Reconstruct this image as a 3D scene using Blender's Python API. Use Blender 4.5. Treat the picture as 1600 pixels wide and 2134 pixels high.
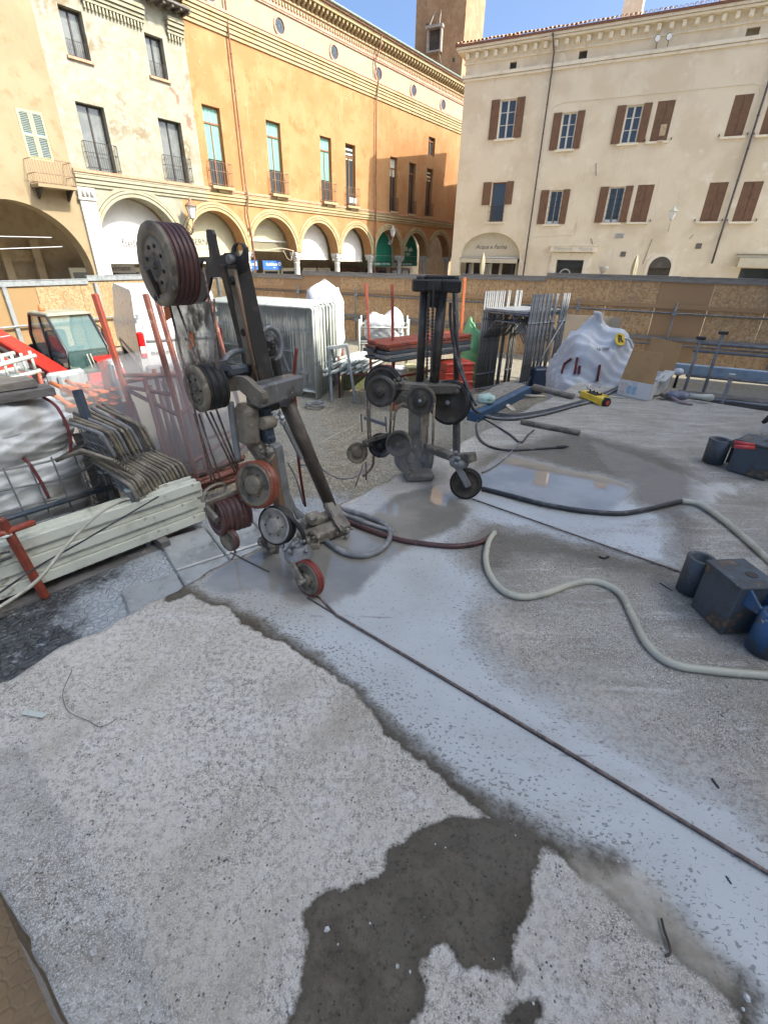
import bpy, math, random
import numpy as np
from mathutils import Vector, Matrix
for o in list(bpy.data.objects): bpy.data.objects.remove(o)
S = bpy.context.scene
C = S.collection
random.seed(7)
# ------------------------------------------------------------------ camera, light
H = 1.65                      # eye height above the top of the concrete slab (slab top is z = 0)
G = -0.95                     # level of the square
FPX, PITCH, ROLL = 970.0, math.radians(28.43), math.radians(1.16)
_f = Vector((0, math.cos(PITCH), -math.sin(PITCH)))
_r = Vector((1, 0, 0)); _u = _r.cross(_f)
CR = _r*math.cos(ROLL) + _u*math.sin(ROLL)
CU = -_r*math.sin(ROLL) + _u*math.cos(ROLL)
CF = _f
cam = bpy.data.cameras.new('camera'); camo = bpy.data.objects.new('camera', cam); C.objects.link(camo)
cam.sensor_fit = 'HORIZONTAL'; cam.sensor_width = 36; cam.lens = FPX/1600*36
cam.clip_start = 0.05; cam.clip_end = 2000
m = Matrix((CR, CU, -CF)).transposed().to_4x4(); m.translation = (0, 0, H)
camo.matrix_world = m
S.camera = camo
SUN_AZ, SUN_EL = math.radians(-22), math.radians(43.5)
sd = Vector((math.cos(SUN_EL)*math.cos(SUN_AZ), math.cos(SUN_EL)*math.sin(SUN_AZ), math.sin(SUN_EL)))
w = bpy.data.worlds.new('World'); S.world = w; w.use_nodes = True
nt = w.node_tree; bg = nt.nodes['Background']
sky = nt.nodes.new('ShaderNodeTexSky'); sky.sky_type = 'NISHITA'; sky.sun_disc = False
sky.sun_elevation = SUN_EL; sky.sun_rotation = math.pi/2 - SUN_AZ
sky.air_density = 0.35; sky.dust_density = 4.5; sky.ozone_density = 10.0
wb = nt.nodes.new('ShaderNodeMix'); wb.data_type = 'RGBA'; wb.blend_type = 'MULTIPLY'; wb.inputs[0].default_value = 1    # the camera's white balance, set for the shade
wb.inputs[7].default_value = (1.06, 1.0, .80, 1); nt.links.new(sky.outputs[0], wb.inputs[6])
nt.links.new(wb.outputs[2], bg.inputs[0]); bg.inputs[1].default_value = 0.15
sl = bpy.data.lights.new('sun', 'SUN'); slo = bpy.data.objects.new('sun', sl); C.objects.link(slo)
sl.energy = 2.0; sl.angle = math.radians(0.5); sl.color = (1, .93, .82)
slo.rotation_euler = sd.to_track_quat('Z', 'Y').to_euler(); slo.location = (8, -3, 12)
S.view_settings.view_transform = 'Standard'; S.view_settings.look = 'None'
S.view_settings.exposure = 2.15; S.view_settings.gamma = 1; S.view_settings.use_curve_mapping = False
S.render.engine = 'CYCLES'
# ------------------------------------------------------------------ where a sight line meets the place
def ray(px, py): return CR*((px-800)/FPX) + CU*(-(py-1067)/FPX) + CF
EYE = Vector((0, 0, H))
def on(px, py, z=0.0):
    d = ray(px, py); return EYE + d*((z-H)/d.z)
def at(px, py, dist):
    d = ray(px, py); return EYE + d*(dist/math.hypot(d.x, d.y))
def onplane(px, py, p, n):
    d = ray(px, py); return EYE + d*(n.dot(p-EYE)/n.dot(d))
def hz(p, px, py):            # height of a sight line above ground point p
    d = ray(px, py); return H + d.z*math.hypot(p[0], p[1])/math.hypot(d.x, d.y)
# ------------------------------------------------------------------ mesh builder
class MB:
    def __init__(s): s.v = []; s.f = []; s.sm = []
    def add(s, vs, fs, smooth=False):
        b = len(s.v); s.v += [tuple(v) for v in vs]
        s.f += [tuple(i+b for i in f) for f in fs]; s.sm += [smooth]*len(fs); return s
    def boxm(s, M, sx, sy, sz, bev=0.0):
        x, y, z = sx/2, sy/2, sz/2
        if bev <= 0:
            vs = [(-x,-y,-z),(x,-y,-z),(x,y,-z),(-x,y,-z),(-x,-y,z),(x,-y,z),(x,y,z),(-x,y,z)]
            fs = [(0,3,2,1),(4,5,6,7),(0,1,5,4),(1,2,6,5),(2,3,7,6),(3,0,4,7)]
        else:
            b = min(bev, x*.9, y*.9, z*.9); vs = []; fs = []
            for k in (-1, 1):
                for (i, j) in ((-1,-1),(1,-1),(1,1),(-1,1)):
                    vs += [(i*(x-b), j*(y-b), k*z), (i*x, j*(y-b), k*(z-b)), (i*(x-b), j*y, k*(z-b))]
            c = lambda k, q, t: k*12+q*3+t
            fs = [tuple(c(0,q,0) for q in (0,3,2,1)), tuple(c(1,q,0) for q in (0,1,2,3))]
            for q in range(4):
                r = (q+1) % 4; a = 2 if q in (0, 2) else 1
                fs.append((c(0,q,a), c(0,r,a), c(1,r,a), c(1,q,a)))
                fs.append((c(0,q,0), c(0,r,0), c(0,r,a), c(0,q,a)))
                fs.append((c(1,q,a), c(1,r,a), c(1,r,0), c(1,q,0)))
                a2 = 3-a
                fs.append((c(0,q,a), c(1,q,a), c(1,q,a2), c(0,q,a2)))
                fs.append((c(0,q,0), c(0,q,a), c(0,q,a2))); fs.append((c(1,q,0), c(1,q,a2), c(1,q,a)))
        return s.add([M @ Vector(v) for v in vs], fs)
    def box(s, c, size, rz=0.0, bev=0.0):
        return s.boxm(Matrix.Translation(c) @ Matrix.Rotation(rz, 4, 'Z'), *size, bev)
    def bar(s, a, b, w, h, up=(0,0,1), bev=0.0):          # rectangular bar from a to b
        a = Vector(a); b = Vector(b); x = (b-a); L = x.length; x /= L
        up = Vector(up); y = up.cross(x)
        if y.length < 1e-4: y = Vector((1,0,0)).cross(x)
        y.normalize(); z = x.cross(y)
        M = Matrix((x, y, z)).transposed().to_4x4(); M.translation = (a+b)/2
        return s.boxm(M, L, w, h, bev)
    def tube(s, pts, r, seg=8, cap=True, closed=False):
        pts = [Vector(p) for p in pts]; n = len(pts)
        rs = r if isinstance(r, (list, tuple)) else [r]*n
        T = []
        for i in range(n):
            if closed: t = pts[(i+1) % n]-pts[i-1]
            else: t = pts[min(i+1, n-1)]-pts[max(i-1, 0)]
            T.append(t.normalized() if t.length > 1e-9 else Vector((0,0,1)))
        a = Vector((0,0,1)) if abs(T[0].z) < .9 else Vector((1,0,0))
        N = (a - T[0]*a.dot(T[0])).normalized(); vs = []
        for i in range(n):
            N = N - T[i]*N.dot(T[i]); N.normalize(); B = T[i].cross(N)
            for k in range(seg):
                q = 2*math.pi*k/seg; vs.append(pts[i] + (N*math.cos(q)+B*math.sin(q))*rs[i])
        fs = []
        for i in range(n if closed else n-1):
            j = (i+1) % n
            for k in range(seg):
                l = (k+1) % seg; fs.append((i*seg+k, i*seg+l, j*seg+l, j*seg+k))
        s.add(vs, fs, seg > 5)
        if cap and not closed:
            b = len(s.v)-len(vs)
            s.f.append(tuple(b+k for k in reversed(range(seg)))); s.f.append(tuple(b+(n-1)*seg+k for k in range(seg))); s.sm += [False]*2
        return s
    def lathe(s, prof, o, ax, seg=24, smooth=True, caps=True):        # prof: (distance along axis, radius)
        ax = Vector(ax).normalized(); o = Vector(o)
        a = Vector((0,0,1)) if abs(ax.z) < .9 else Vector((1,0,0))
        N = (a-ax*a.dot(ax)).normalized(); B = ax.cross(N); vs = []; fs = []
        for (h, r) in prof:
            for k in range(seg):
                q = 2*math.pi*k/seg; vs.append(o+ax*h+(N*math.cos(q)+B*math.sin(q))*r)
        for i in range(len(prof)-1):
            for k in range(seg):
                l = (k+1) % seg; fs.append((i*seg+k, i*seg+l, (i+1)*seg+l, (i+1)*seg+k))
        s.add(vs, fs, False)
        nf = len(fs)
        for i in range(len(prof)-1):
            dh = abs(prof[i+1][0]-prof[i][0]); dr = abs(prof[i+1][1]-prof[i][1])
            if smooth:
                for k in range(seg): s.sm[len(s.sm)-nf+i*seg+k] = True
        b = len(s.v)-len(vs)
        if not caps: return s
        if prof[0][1] > 1e-5: s.f.append(tuple(b+k for k in reversed(range(seg)))); s.sm.append(False)
        if prof[-1][1] > 1e-5: s.f.append(tuple(b+(len(prof)-1)*seg+k for k in range(seg))); s.sm.append(False)
        return s
    def prism(s, pts, d):                                   # planar polygon (3D points) pushed by vector d
        pts = [Vector(p) for p in pts]; d = Vector(d); n = len(pts)
        return s.add(pts+[p+d for p in pts], [tuple(reversed(range(n))), tuple(range(n, 2*n))] +
                     [(i, (i+1) % n, n+(i+1) % n, n+i) for i in range(n)])
    def grid(s, nu, nv, fn, smooth=True, closed_u=False):
        vs = [fn(i/(nu-1) if not closed_u else i/nu, j/(nv-1)) for j in range(nv) for i in range(nu)]
        fs = []
        for j in range(nv-1):
            for i in range(nu if closed_u else nu-1):
                k = (i+1) % nu; fs.append((j*nu+i, j*nu+k, (j+1)*nu+k, (j+1)*nu+i))
        return s.add(vs, fs, smooth)
    def mesh(s, name, off=None):
        me = bpy.data.meshes.new(name)
        vs = s.v if off is None else [(x-off[0], y-off[1], z-off[2]) for x, y, z in s.v]
        me.from_pydata(vs, [], s.f); me.polygons.foreach_set('use_smooth', s.sm); me.update(); return me
OFF = {}
def part(name, mb, m, parent, label=None, kind=None, mesh=None):
    off = OFF.get(parent.name, (0,0,0))
    me = mesh or mb.mesh(name, off)
    o = bpy.data.objects.new(name, me)
    if m and not me.materials: me.materials.append(m)
    C.objects.link(o); o.parent = parent; OFF[o.name] = off
    if label: o['label'] = label
    if kind: o['kind'] = kind
    return o
def piece(name, me, parent, loc, rz=0.0, M=None):          # another copy of a shared mesh
    o = bpy.data.objects.new(name, me); C.objects.link(o); o.parent = parent
    off = Vector(OFF.get(parent.name, (0,0,0)))
    if M is not None:
        M = M.copy(); M.translation -= off; o.matrix_basis = M
    else: o.location = Vector(loc)-off; o.rotation_euler.z = rz
    return o
def thing(name, label, cat, loc, rz=0.0, group=None, world=True):
    o = bpy.data.objects.new(name, None); C.objects.link(o); o.location = loc; o.rotation_euler.z = rz
    o.empty_display_size = .1
    o['label'] = label; o['category'] = cat
    if group: o['group'] = group
    OFF[o.name] = tuple(loc) if world else (0,0,0); return o
def solo(name, mb, m, label, cat, group=None, loc=None, rz=0.0):   # a thing that is one mesh
    if loc is None:
        a = np.array(mb.v); loc = ((a[:,0].min()+a[:,0].max())/2, (a[:,1].min()+a[:,1].max())/2, a[:,2].min()); off = loc
    else: off = None
    o = bpy.data.objects.new(name, mb.mesh(name, off)); o.data.materials.append(m); C.objects.link(o)
    o.location = loc; o.rotation_euler.z = rz
    o['label'] = label; o['category'] = cat; OFF[o.name] = tuple(off) if off else (0,0,0)
    if group: o['group'] = group
    return o
def struct(name, mb, m, parent=None):
    o = bpy.data.objects.new(name, mb.mesh(name)); o.data.materials.append(m); C.objects.link(o)
    o['kind'] = 'structure'; OFF[o.name] = (0,0,0); return o
def dup(root, loc, rz=0.0, label=None):
    r = root.copy(); C.objects.link(r); r.location = loc; r.rotation_euler.z = rz
    if label: r['label'] = label
    for ch in list(root.children):
        c = ch.copy(); C.objects.link(c); c.parent = r
        for gch in list(ch.children):
            d = gch.copy(); C.objects.link(d); d.parent = c
    return r
# ------------------------------------------------------------------ materials
def _n(nt, t, **kw):
    n = nt.nodes.new(t)
    for k, v in kw.items(): setattr(n, k, v)
    return n
def mix(nt, fac, a, b):
    n = _n(nt, 'ShaderNodeMix', data_type='RGBA')
    for sock, v in ((n.inputs[0], fac), (n.inputs[6], a), (n.inputs[7], b)):
        if isinstance(v, bpy.types.NodeSocket): nt.links.new(v, sock)
        elif isinstance(v, (int, float)): sock.default_value = v
        else: sock.default_value = (*v, 1)
    return n.outputs[2]
def mth(nt, op, a, b=None, c=None, clamp=False):
    n = _n(nt, 'ShaderNodeMath', operation=op, use_clamp=clamp)
    for i, v in enumerate((a, b, c)):
        if v is None: continue
        if isinstance(v, bpy.types.NodeSocket): nt.links.new(v, n.inputs[i])
        else: n.inputs[i].default_value = v
    return n.outputs[0]
def ramp(nt, x, lo, hi):
    n = _n(nt, 'ShaderNodeMapRange', interpolation_type='SMOOTHSTEP'); nt.links.new(x, n.inputs[0])
    n.inputs[1].default_value = lo; n.inputs[2].default_value = hi; return n.outputs[0]
def coords(nt, st=(1,1,1), rot=(0,0,0)):
    tc = _n(nt, 'ShaderNodeTexCoord'); mp = _n(nt, 'ShaderNodeMapping')
    nt.links.new(tc.outputs['Object'], mp.inputs[0]); mp.inputs[3].default_value = st; mp.inputs[2].default_value = rot
    return mp.outputs[0]
def noise(nt, co, sc, det=5, rough=.55, dist=0.0):
    n = _n(nt, 'ShaderNodeTexNoise'); nt.links.new(co, n.inputs['Vector'])
    n.inputs['Scale'].default_value = sc; n.inputs['Detail'].default_value = det; n.inputs['Roughness'].default_value = rough
    n.inputs['Distortion'].default_value = dist; return n.outputs[0]
def voro(nt, co, sc, feat='F1', rnd=1.0):
    n = _n(nt, 'ShaderNodeTexVoronoi', feature=feat); nt.links.new(co, n.inputs['Vector'])
    n.inputs['Scale'].default_value = sc; n.inputs['Randomness'].default_value = rnd; return n
def bumpn(nt, h, st, dist=.01, prev=None):
    n = _n(nt, 'ShaderNodeBump'); nt.links.new(h, n.inputs['Height']); n.inputs['Strength'].default_value = st
    n.inputs['Distance'].default_value = dist
    if prev is not None: nt.links.new(prev, n.inputs['Normal'])
    return n.outputs[0]
MATS = {}
# overall depth of the paints and plasters against the first colour guesses
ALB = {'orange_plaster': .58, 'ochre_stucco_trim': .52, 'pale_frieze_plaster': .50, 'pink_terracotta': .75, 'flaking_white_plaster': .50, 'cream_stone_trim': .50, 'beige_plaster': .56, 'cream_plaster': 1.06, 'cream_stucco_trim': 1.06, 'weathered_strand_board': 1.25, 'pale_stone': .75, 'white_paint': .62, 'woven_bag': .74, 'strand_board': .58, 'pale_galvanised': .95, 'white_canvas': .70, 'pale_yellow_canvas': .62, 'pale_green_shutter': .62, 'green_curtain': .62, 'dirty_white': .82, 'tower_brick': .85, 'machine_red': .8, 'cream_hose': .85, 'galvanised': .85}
def mat(name, col, layers=(), rough=.8, bump=0.0, bscale=60, metal=0.0, rvar=.12, spec=.5, coat=0.0):
    """layers: (colour, scale, lo, hi[, stretch[, kind]]) laid over the base where the noise passes lo..hi"""
    if name in MATS: return MATS[name]
    m = bpy.data.materials.new(name); m.use_nodes = True; nt = m.node_tree; b = nt.nodes['Principled BSDF']
    a_ = ALB.get(name, 1.0); col = tuple(c*a_ for c in col); layers = [(tuple(c*a_ for c in L[0]),)+tuple(L[1:]) for L in layers]
    cur = None
    for L in layers:
        c, sc, lo, hi = L[:4]; st = L[4] if len(L) > 4 else (1,1,1); kind = L[5] if len(L) > 5 else 'n'
        co = coords(nt, st)
        if kind == 'o':
            x = _n(nt, 'ShaderNodeObjectInfo').outputs['Random']
        elif kind == 'v':
            x = _n(nt, 'ShaderNodeSeparateColor'); nt.links.new(voro(nt, co, sc).outputs['Color'], x.inputs[0]); x = x.outputs[0]
        else: x = noise(nt, co, sc, 6, .6)
        cur = mix(nt, ramp(nt, x, lo, hi), cur if cur is not None else col, c)
    if cur is not None: nt.links.new(cur, b.inputs['Base Color'])
    else: b.inputs['Base Color'].default_value = (*col, 1)
    b.inputs['Metallic'].default_value = metal; b.inputs['Specular IOR Level'].default_value = spec
    b.inputs['Coat Weight'].default_value = coat
    co = coords(nt)
    if rvar:
        r = mth(nt, 'MULTIPLY_ADD', noise(nt, co, 7, 4), rvar*2, rough-rvar, clamp=True); nt.links.new(r, b.inputs['Roughness'])
    else: b.inputs['Roughness'].default_value = rough
    if bump: nt.links.new(bumpn(nt, noise(nt, co, bscale, 5, .65), bump), b.inputs['Normal'])
    MATS[name] = m; return m
# ------------------------------------------------------------------ palette
steel = mat('dark_steel', (.042,.038,.034), [((.095,.085,.072), 9, .52, .72), ((.08,.045,.028), 14, .62, .72)], .5, .15, 80, .15, spec=.35)
steel_mud = mat('muddy_steel', (.10,.086,.066), [((.22,.195,.155), 7, .50, .64), ((.04,.035,.03), 14, .56, .68)], .65, .3, 70, 0, spec=.3)
mud = mat('cement_mud', (.235,.205,.16), [((.125,.105,.08), 9, .45, .65), ((.45,.43,.40), 22, .6, .75)], .6, .5, 55)
tanp = mat('tan_paint', (.185,.155,.112), [((.095,.078,.056), 9, .48, .64), ((.30,.26,.20), 20, .60, .70)], .5, .15, 60)
galv = mat('galvanised', (.36,.385,.385), [((.25,.27,.275), 7, .45, .65), ((.48,.50,.48), 30, .6, .7)], .48, .05, 60, .35)
galv_g = mat('pale_galvanised', (.52,.545,.49), [((.38,.41,.37), 5, .5, .66), ((.30,.24,.18), 26, .66, .72)], .5, .05, 60, .15)
galv_d = mat('dull_galvanised', (.20,.20,.195), [((.13,.13,.125), 8, .45, .65)], .55, .05, 60, .15)
black = mat('black_rubber', (.018,.017,.016), [((.055,.05,.043), 8, .5, .7)], .6, .15, 70, spec=.3)
rub_red = mat('red_rubber', (.19,.028,.018), [((.11,.022,.015), 7, .45, .65), ((.26,.14,.09), 20, .58, .74)], .55, .15, 70)
rub_ora = mat('orange_rubber', (.21,.05,.022), [((.12,.032,.018), 8, .48, .66), ((.28,.15,.09), 16, .56, .72)], .5, .12, 70)
rub_mar = mat('maroon_rubber', (.085,.035,.028), [((.045,.02,.02), 7, .45, .65), ((.20,.15,.12), 20, .62, .76)], .5, .15, 70)
disc_t = mat('dusty_disc', (.185,.155,.108), [((.085,.07,.05), 9, .46, .64), ((.28,.24,.18), 24, .58, .72)], .6, .15, 60, 0, spec=.3)
disc_d = mat('dark_disc', (.052,.043,.033), [((.10,.085,.065), 8, .45, .68)], .6, .12, 60, 0, spec=.25)
disc_g = mat('grey_disc', (.30,.28,.24), [((.20,.185,.155), 10, .45, .65)], .6, .15, 60, 0, spec=.3)
redp = mat('red_oxide_paint', (.26,.048,.022), [((.16,.035,.02), 6, .45, .65), ((.35,.20,.14), 22, .6, .72)], .6, .1, 60)
redp_d = mat('dusty_red_paint', (.19,.065,.042), [((.12,.042,.03), 6, .45, .65), ((.30,.19,.145), 14, .56, .7)], .65, .1, 60)
orap = mat('orange_paint', (.60,.16,.05), [((.42,.11,.04), 7, .5, .66), ((.5,.35,.25), 22, .62, .72)], .5, .08, 60)
mred = mat('machine_red', (.55,.022,.014), [((.42,.02,.014), 4, .5, .7), ((.42,.16,.10), 14, .68, .78)], .35, .03, 50, 0, .1)
white_p = mat('white_paint', (.78,.79,.78), [((.66,.66,.63), 4, .5, .7)], .3, .02, 40)
white_d = mat('dirty_white', (.68,.68,.56), [((.52,.51,.41), 4, .46, .66), ((.34,.30,.23), 11, .60, .72)], .5, .08, 60)
bagm = mat('woven_bag', (.72,.73,.74), [((.62,.62,.61), 5, .5, .7), ((.52,.50,.46), 2, .62, .78)], .6, .12, 220)
bag_d = mat('dusty_bag', (.60,.60,.58), [((.42,.40,.36), 3, .48, .66), ((.66,.66,.65), 9, .6, .72), ((.36,.33,.28), 1.4, .60, .78)], .65, .15, 220)
strap = mat('dark_red_strap', (.14,.025,.025), [((.09,.02,.02), 20, .5, .6)], .8, .2, 120)
blue_s = mat('blue_steel', (.045,.062,.085), [((.10,.10,.10), 5, .48, .62), ((.16,.085,.045), 12, .6, .7)], .5, .2, 60, .2)
wgt = mat('worn_blue_grey_steel', (.062,.078,.092), [((.055,.054,.05), 7, .45, .6), ((.15,.10,.06), 7, .56, .66), ((.17,.17,.165), 22, .64, .7)], .6, .3, 60, .1)
wgt_b = mat('chipped_blue_paint', (.035,.09,.19), [((.06,.07,.08), 10, .5, .58), ((.35,.32,.25), 16, .64, .67)], .5, .25, 60, .2)
hose_w = mat('cream_hose', (.52,.49,.38), [((.42,.39,.30), 6, .5, .66), ((.62,.58,.46), 20, .6, .7)], .45, .05, 60)
hose_b = mat('grey_hose', (.16,.16,.16), [((.30,.29,.275), 6, .48, .66)], .5, .1, 60)
hose_k = mat('black_hose', (.03,.03,.032), [((.13,.125,.12), 7, .52, .7)], .5, .1, 60)
wirem = mat('rusty_wire', (.12,.085,.07), [((.22,.16,.13), 40, .45, .6)], .55, .3, 160, .3)
osb_kw = dict(rough=.75, bump=.25, bscale=90)
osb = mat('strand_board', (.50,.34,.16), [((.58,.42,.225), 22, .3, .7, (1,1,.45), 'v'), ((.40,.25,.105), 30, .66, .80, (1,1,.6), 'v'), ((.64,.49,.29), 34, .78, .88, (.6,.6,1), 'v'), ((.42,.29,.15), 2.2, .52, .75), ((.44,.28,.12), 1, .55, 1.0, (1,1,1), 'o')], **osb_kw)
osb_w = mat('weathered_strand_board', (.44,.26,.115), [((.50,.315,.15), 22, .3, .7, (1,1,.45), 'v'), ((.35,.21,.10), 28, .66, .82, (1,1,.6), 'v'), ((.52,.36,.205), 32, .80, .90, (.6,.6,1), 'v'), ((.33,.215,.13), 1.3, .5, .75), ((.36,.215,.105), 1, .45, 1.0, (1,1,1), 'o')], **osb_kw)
cap_w = mat('grey_timber', (.30,.27,.23), [((.20,.175,.15), 8, .42, .66, (.3,.3,4)), ((.38,.35,.31), 20, .6, .7)], .8, .2, 60)
wood_d = mat('weathered_timber', (.15,.135,.12), [((.09,.08,.07), 9, .42, .62, (.4,.4,5)), ((.24,.22,.20), 25, .6, .7, (.4,.4,5))], .85, .3, 60)
wood_p = mat('pale_wood', (.55,.46,.33), [((.42,.33,.22), 10, .48, .64)], .7, .1, 60)
cardb = mat('cardboard', (.42,.25,.11), [((.36,.21,.09), 4, .45, .65)], .8, .05, 80)
cardw = mat('printed_cardboard', (.62,.60,.57), [((.50,.50,.50), 5, .5, .65)], .6, .04, 60)
yell = mat('yellow_plastic', (.72,.50,.045), [((.58,.38,.04), 9, .5, .66)], .45, .05, 60)
ring_red = mat('red_plastic', (.50,.05,.045), [], .4)
glass = mat('window_glass', (.035,.045,.05), [], .06, rvar=0.0, spec=.8)
glass_cab = mat('cab_glass', (.07,.15,.14), [], .05, rvar=0.0, spec=.9); glass_cab.node_tree.nodes['Principled BSDF'].inputs['Alpha'].default_value = .45
glass_g = mat('grey_pane', (.13,.135,.12), [((.10,.105,.095), 2, .45, .6)], .15, rvar=0, spec=.6)
lampg = mat('lamp_glass', (.75,.78,.80), [], .12, rvar=.0, spec=.9)
dark_i = mat('dark_interior', (.05,.042,.034), [((.09,.075,.055), 1.2, .45, .65)], .8)
iron = mat('wrought_iron', (.045,.038,.035), [((.09,.06,.045), 12, .55, .7)], .6, .1, 80, .3)
rust_i = mat('rusty_iron', (.17,.10,.06), [((.24,.17,.11), 10, .5, .65)], .7, .1, 80)
# plasters
pl_cream = mat('cream_plaster', (.68,.585,.43), [((.61,.51,.36), .45, .42, .62), ((.72,.64,.50), 1.3, .55, .72), ((.56,.48,.36), 5, .62, .8), ((.53,.455,.345), .9, .6, .8, (6,6,.5))], .9, .10, 30)
pl_cream_t = mat('cream_stucco_trim', (.72,.645,.50), [((.62,.54,.41), 2.5, .5, .7), ((.44,.39,.31), 7, .66, .78)], .9, .10, 30)
pl_oran = mat('orange_plaster', (.55,.265,.095), [((.60,.33,.135), .5, .4, .6), ((.50,.225,.07), 1.6, .52, .7), ((.62,.42,.23), 3.2, .6, .74), ((.66,.46,.26), .8, .60, .80, (5,5,.45))], .9, .12, 25)
pl_oran_t = mat('ochre_stucco_trim', (.66,.52,.28), [((.60,.43,.20), 1.5, .45, .65), ((.55,.36,.16), 6, .62, .75)], .9, .1, 30)
pl_frieze = mat('pale_frieze_plaster', (.62,.52,.33), [((.55,.46,.30), .8, .4, .6), ((.66,.58,.42), 2.5, .55, .7), ((.48,.40,.27), 5, .64, .78)], .9, .1, 30)
pl_pink = mat('pink_terracotta', (.52,.27,.18), [((.60,.38,.27), 5, .45, .62)], .85, .15, 40)
pl_white = mat('flaking_white_plaster', (.53,.50,.375), [((.45,.425,.30), 1.2, .42, .6), ((.58,.56,.47), 2.6, .54, .68), ((.38,.30,.18), .42, .55, .63), ((.56,.53,.42), 4.5, .53, .60), ((.40,.24,.15), .7, .64, .70), ((.45,.41,.31), 9, .60, .70)], .9, .15, 25)
pl_whit_t = mat('cream_stone_trim', (.56,.52,.36), [((.48,.43,.28), 2.5, .45, .65), ((.50,.40,.26), 8, .64, .76)], .88, .12, 30)
pl_beige = mat('beige_plaster', (.44,.335,.19), [((.49,.38,.225), .5, .42, .62), ((.39,.285,.15), 1.8, .54, .7), ((.48,.37,.24), 4, .62, .76), ((.50,.40,.27), .8, .6, .8, (5,5,.4))], .9, .12, 25)
brick_red = mat('red_brick', (.40,.20,.12), [((.48,.28,.18), 7, .45, .62)], .9, .2, 40)
tower_b = mat('tower_brick', (.29,.18,.095), [((.36,.235,.13), 1.2, .42, .62), ((.21,.125,.07), 3, .55, .72), ((.40,.28,.165), 9, .62, .74)], .92, .3, 12)
stone = mat('pale_stone', (.62,.60,.55), [((.52,.50,.45), 4, .5, .68)], .75, .12, 40)
tile_m = mat('terracotta_tile', (.42,.25,.15), [((.34,.19,.11), 6, .42, .62), ((.50,.42,.24), 14, .58, .7)], .85, .2, 40)
shut_b = mat('brown_shutter', (.165,.085,.042), [((.13,.066,.034), 3, .45, .65)], .6, .05, 60)
shut_g = mat('pale_green_shutter', (.58,.60,.31), [((.52,.53,.26), 4, .5, .68)], .6, .05, 60)
frame_b = mat('brown_window_frame', (.19,.085,.035), [], .55)
frame_w = mat('cream_window_frame', (.66,.62,.52), [], .5)
curt_g = mat('green_curtain', (.22,.50,.38), [((.30,.58,.46), 5, .4, .6, (6,6,.4))], .7, .2, 8)
awn_w = mat('white_canvas', (.72,.70,.66), [((.66,.63,.57), 2, .5, .7)], .8, .05, 40)
awn_y = mat('pale_yellow_canvas', (.66,.60,.40), [((.60,.54,.35), 2, .5, .7)], .8, .05, 40)
awn_g = mat('green_canvas', (.010,.165,.105), [((.012,.12,.08), 2, .5, .7)], .75, .08, 40)
awn_t = mat('beige_canvas', (.55,.49,.36), [((.50,.44,.32), 2, .5, .7)], .8, .05, 40)
sign_b = mat('blue_sign', (.03,.11,.34), [], .4)
ink = mat('sign_ink', (.09,.085,.08), [], .6); ink_g = mat('faded_sign_ink', (.42,.41,.36), [], .6); ink_w = mat('white_letters', (.8,.82,.8), [], .5)
ink_k = mat('black_letters', (.02,.02,.02), [], .5)
copper = mat('green_gutter', (.16,.19,.15), [((.22,.24,.19), 4, .5, .7)], .6)
pipe_m = mat('brown_downpipe', (.20,.085,.05), [((.27,.13,.08), 6, .5, .66)], .5, .05, 60)
pipe_k = mat('dark_downpipe', (.07,.055,.055), [((.11,.085,.08), 6, .5, .66)], .5, .05, 60)
# ------------------------------------------------------------------ ground and slab
E1 = Vector((.79,-.613,0)).normalized(); E2 = Vector((.613,.79,0)).normalized()
K1 = Vector((-1.82, 1.24, 0))
def sdf(px, py, poly):                                     # + inside, in metres
    P = np.stack([px, py], 1); A = np.array(poly, float)[:, :2]; B = np.roll(A, -1, 0)
    d = np.full(len(P), 1e9); ins = np.zeros(len(P), bool)
    for a, b in zip(A, B):
        e = b-a; wv = P-a; t = np.clip((wv@e)/max(e@e, 1e-12), 0, 1)[:, None]
        d = np.minimum(d, ((wv-t*e)**2).sum(1))
        c = (a[1] > P[:,1]) != (b[1] > P[:,1])
        if abs(b[1]-a[1]) > 1e-12: ins ^= c & (P[:,0] < (b[0]-a[0])*(P[:,1]-a[1])/(b[1]-a[1])+a[0])
    d = np.sqrt(d); return np.where(ins, d, -d)
def polypx(pts, z=0.0): return [tuple(on(x, y, z))[:2] for x, y in pts]
def fattr(me, name, arr):
    a = me.attributes.new(name, 'FLOAT', 'POINT'); a.data.foreach_set('value', np.asarray(arr, np.float32))
def vnoise(x, y, s, seed):                                 # smooth value noise on numpy arrays
    x = x*s+seed*17.3; y = y*s-seed*9.1; xi = np.floor(x); yi = np.floor(y); fx = x-xi; fy = y-yi
    fx = fx*fx*(3-2*fx); fy = fy*fy*(3-2*fy)
    h = lambda a, b: np.modf(np.abs(np.sin(a*127.1+b*311.7+seed*3.1)*43758.5453))[0]
    return (h(xi,yi)*(1-fx)+h(xi+1,yi)*fx)*(1-fy)+(h(xi,yi+1)*(1-fx)+h(xi+1,yi+1)*fx)*fy
W1 = [(924,1707),(963,1697),(1026,1712),(1060,1705),(1100,1722),(1130,1745),(1135,1769),(1126,1804),(1112,1847),(1112,1890),(1085,1918),(1081,1957),(1057,2004),(1030,2023),(991,2011),(960,2019),(932,1972),(909,1972),(893,2007),(874,2019),(889,2062),(885,2101),(854,2170),(590,2170),(600,2125),(627,2070),(623,2015),(635,1960),(623,1906),(651,1879),(682,1847),(713,1859),(741,1837),(787,1832),(803,1808),(807,1769),(834,1757),(862,1730),(877,1718)]
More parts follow.
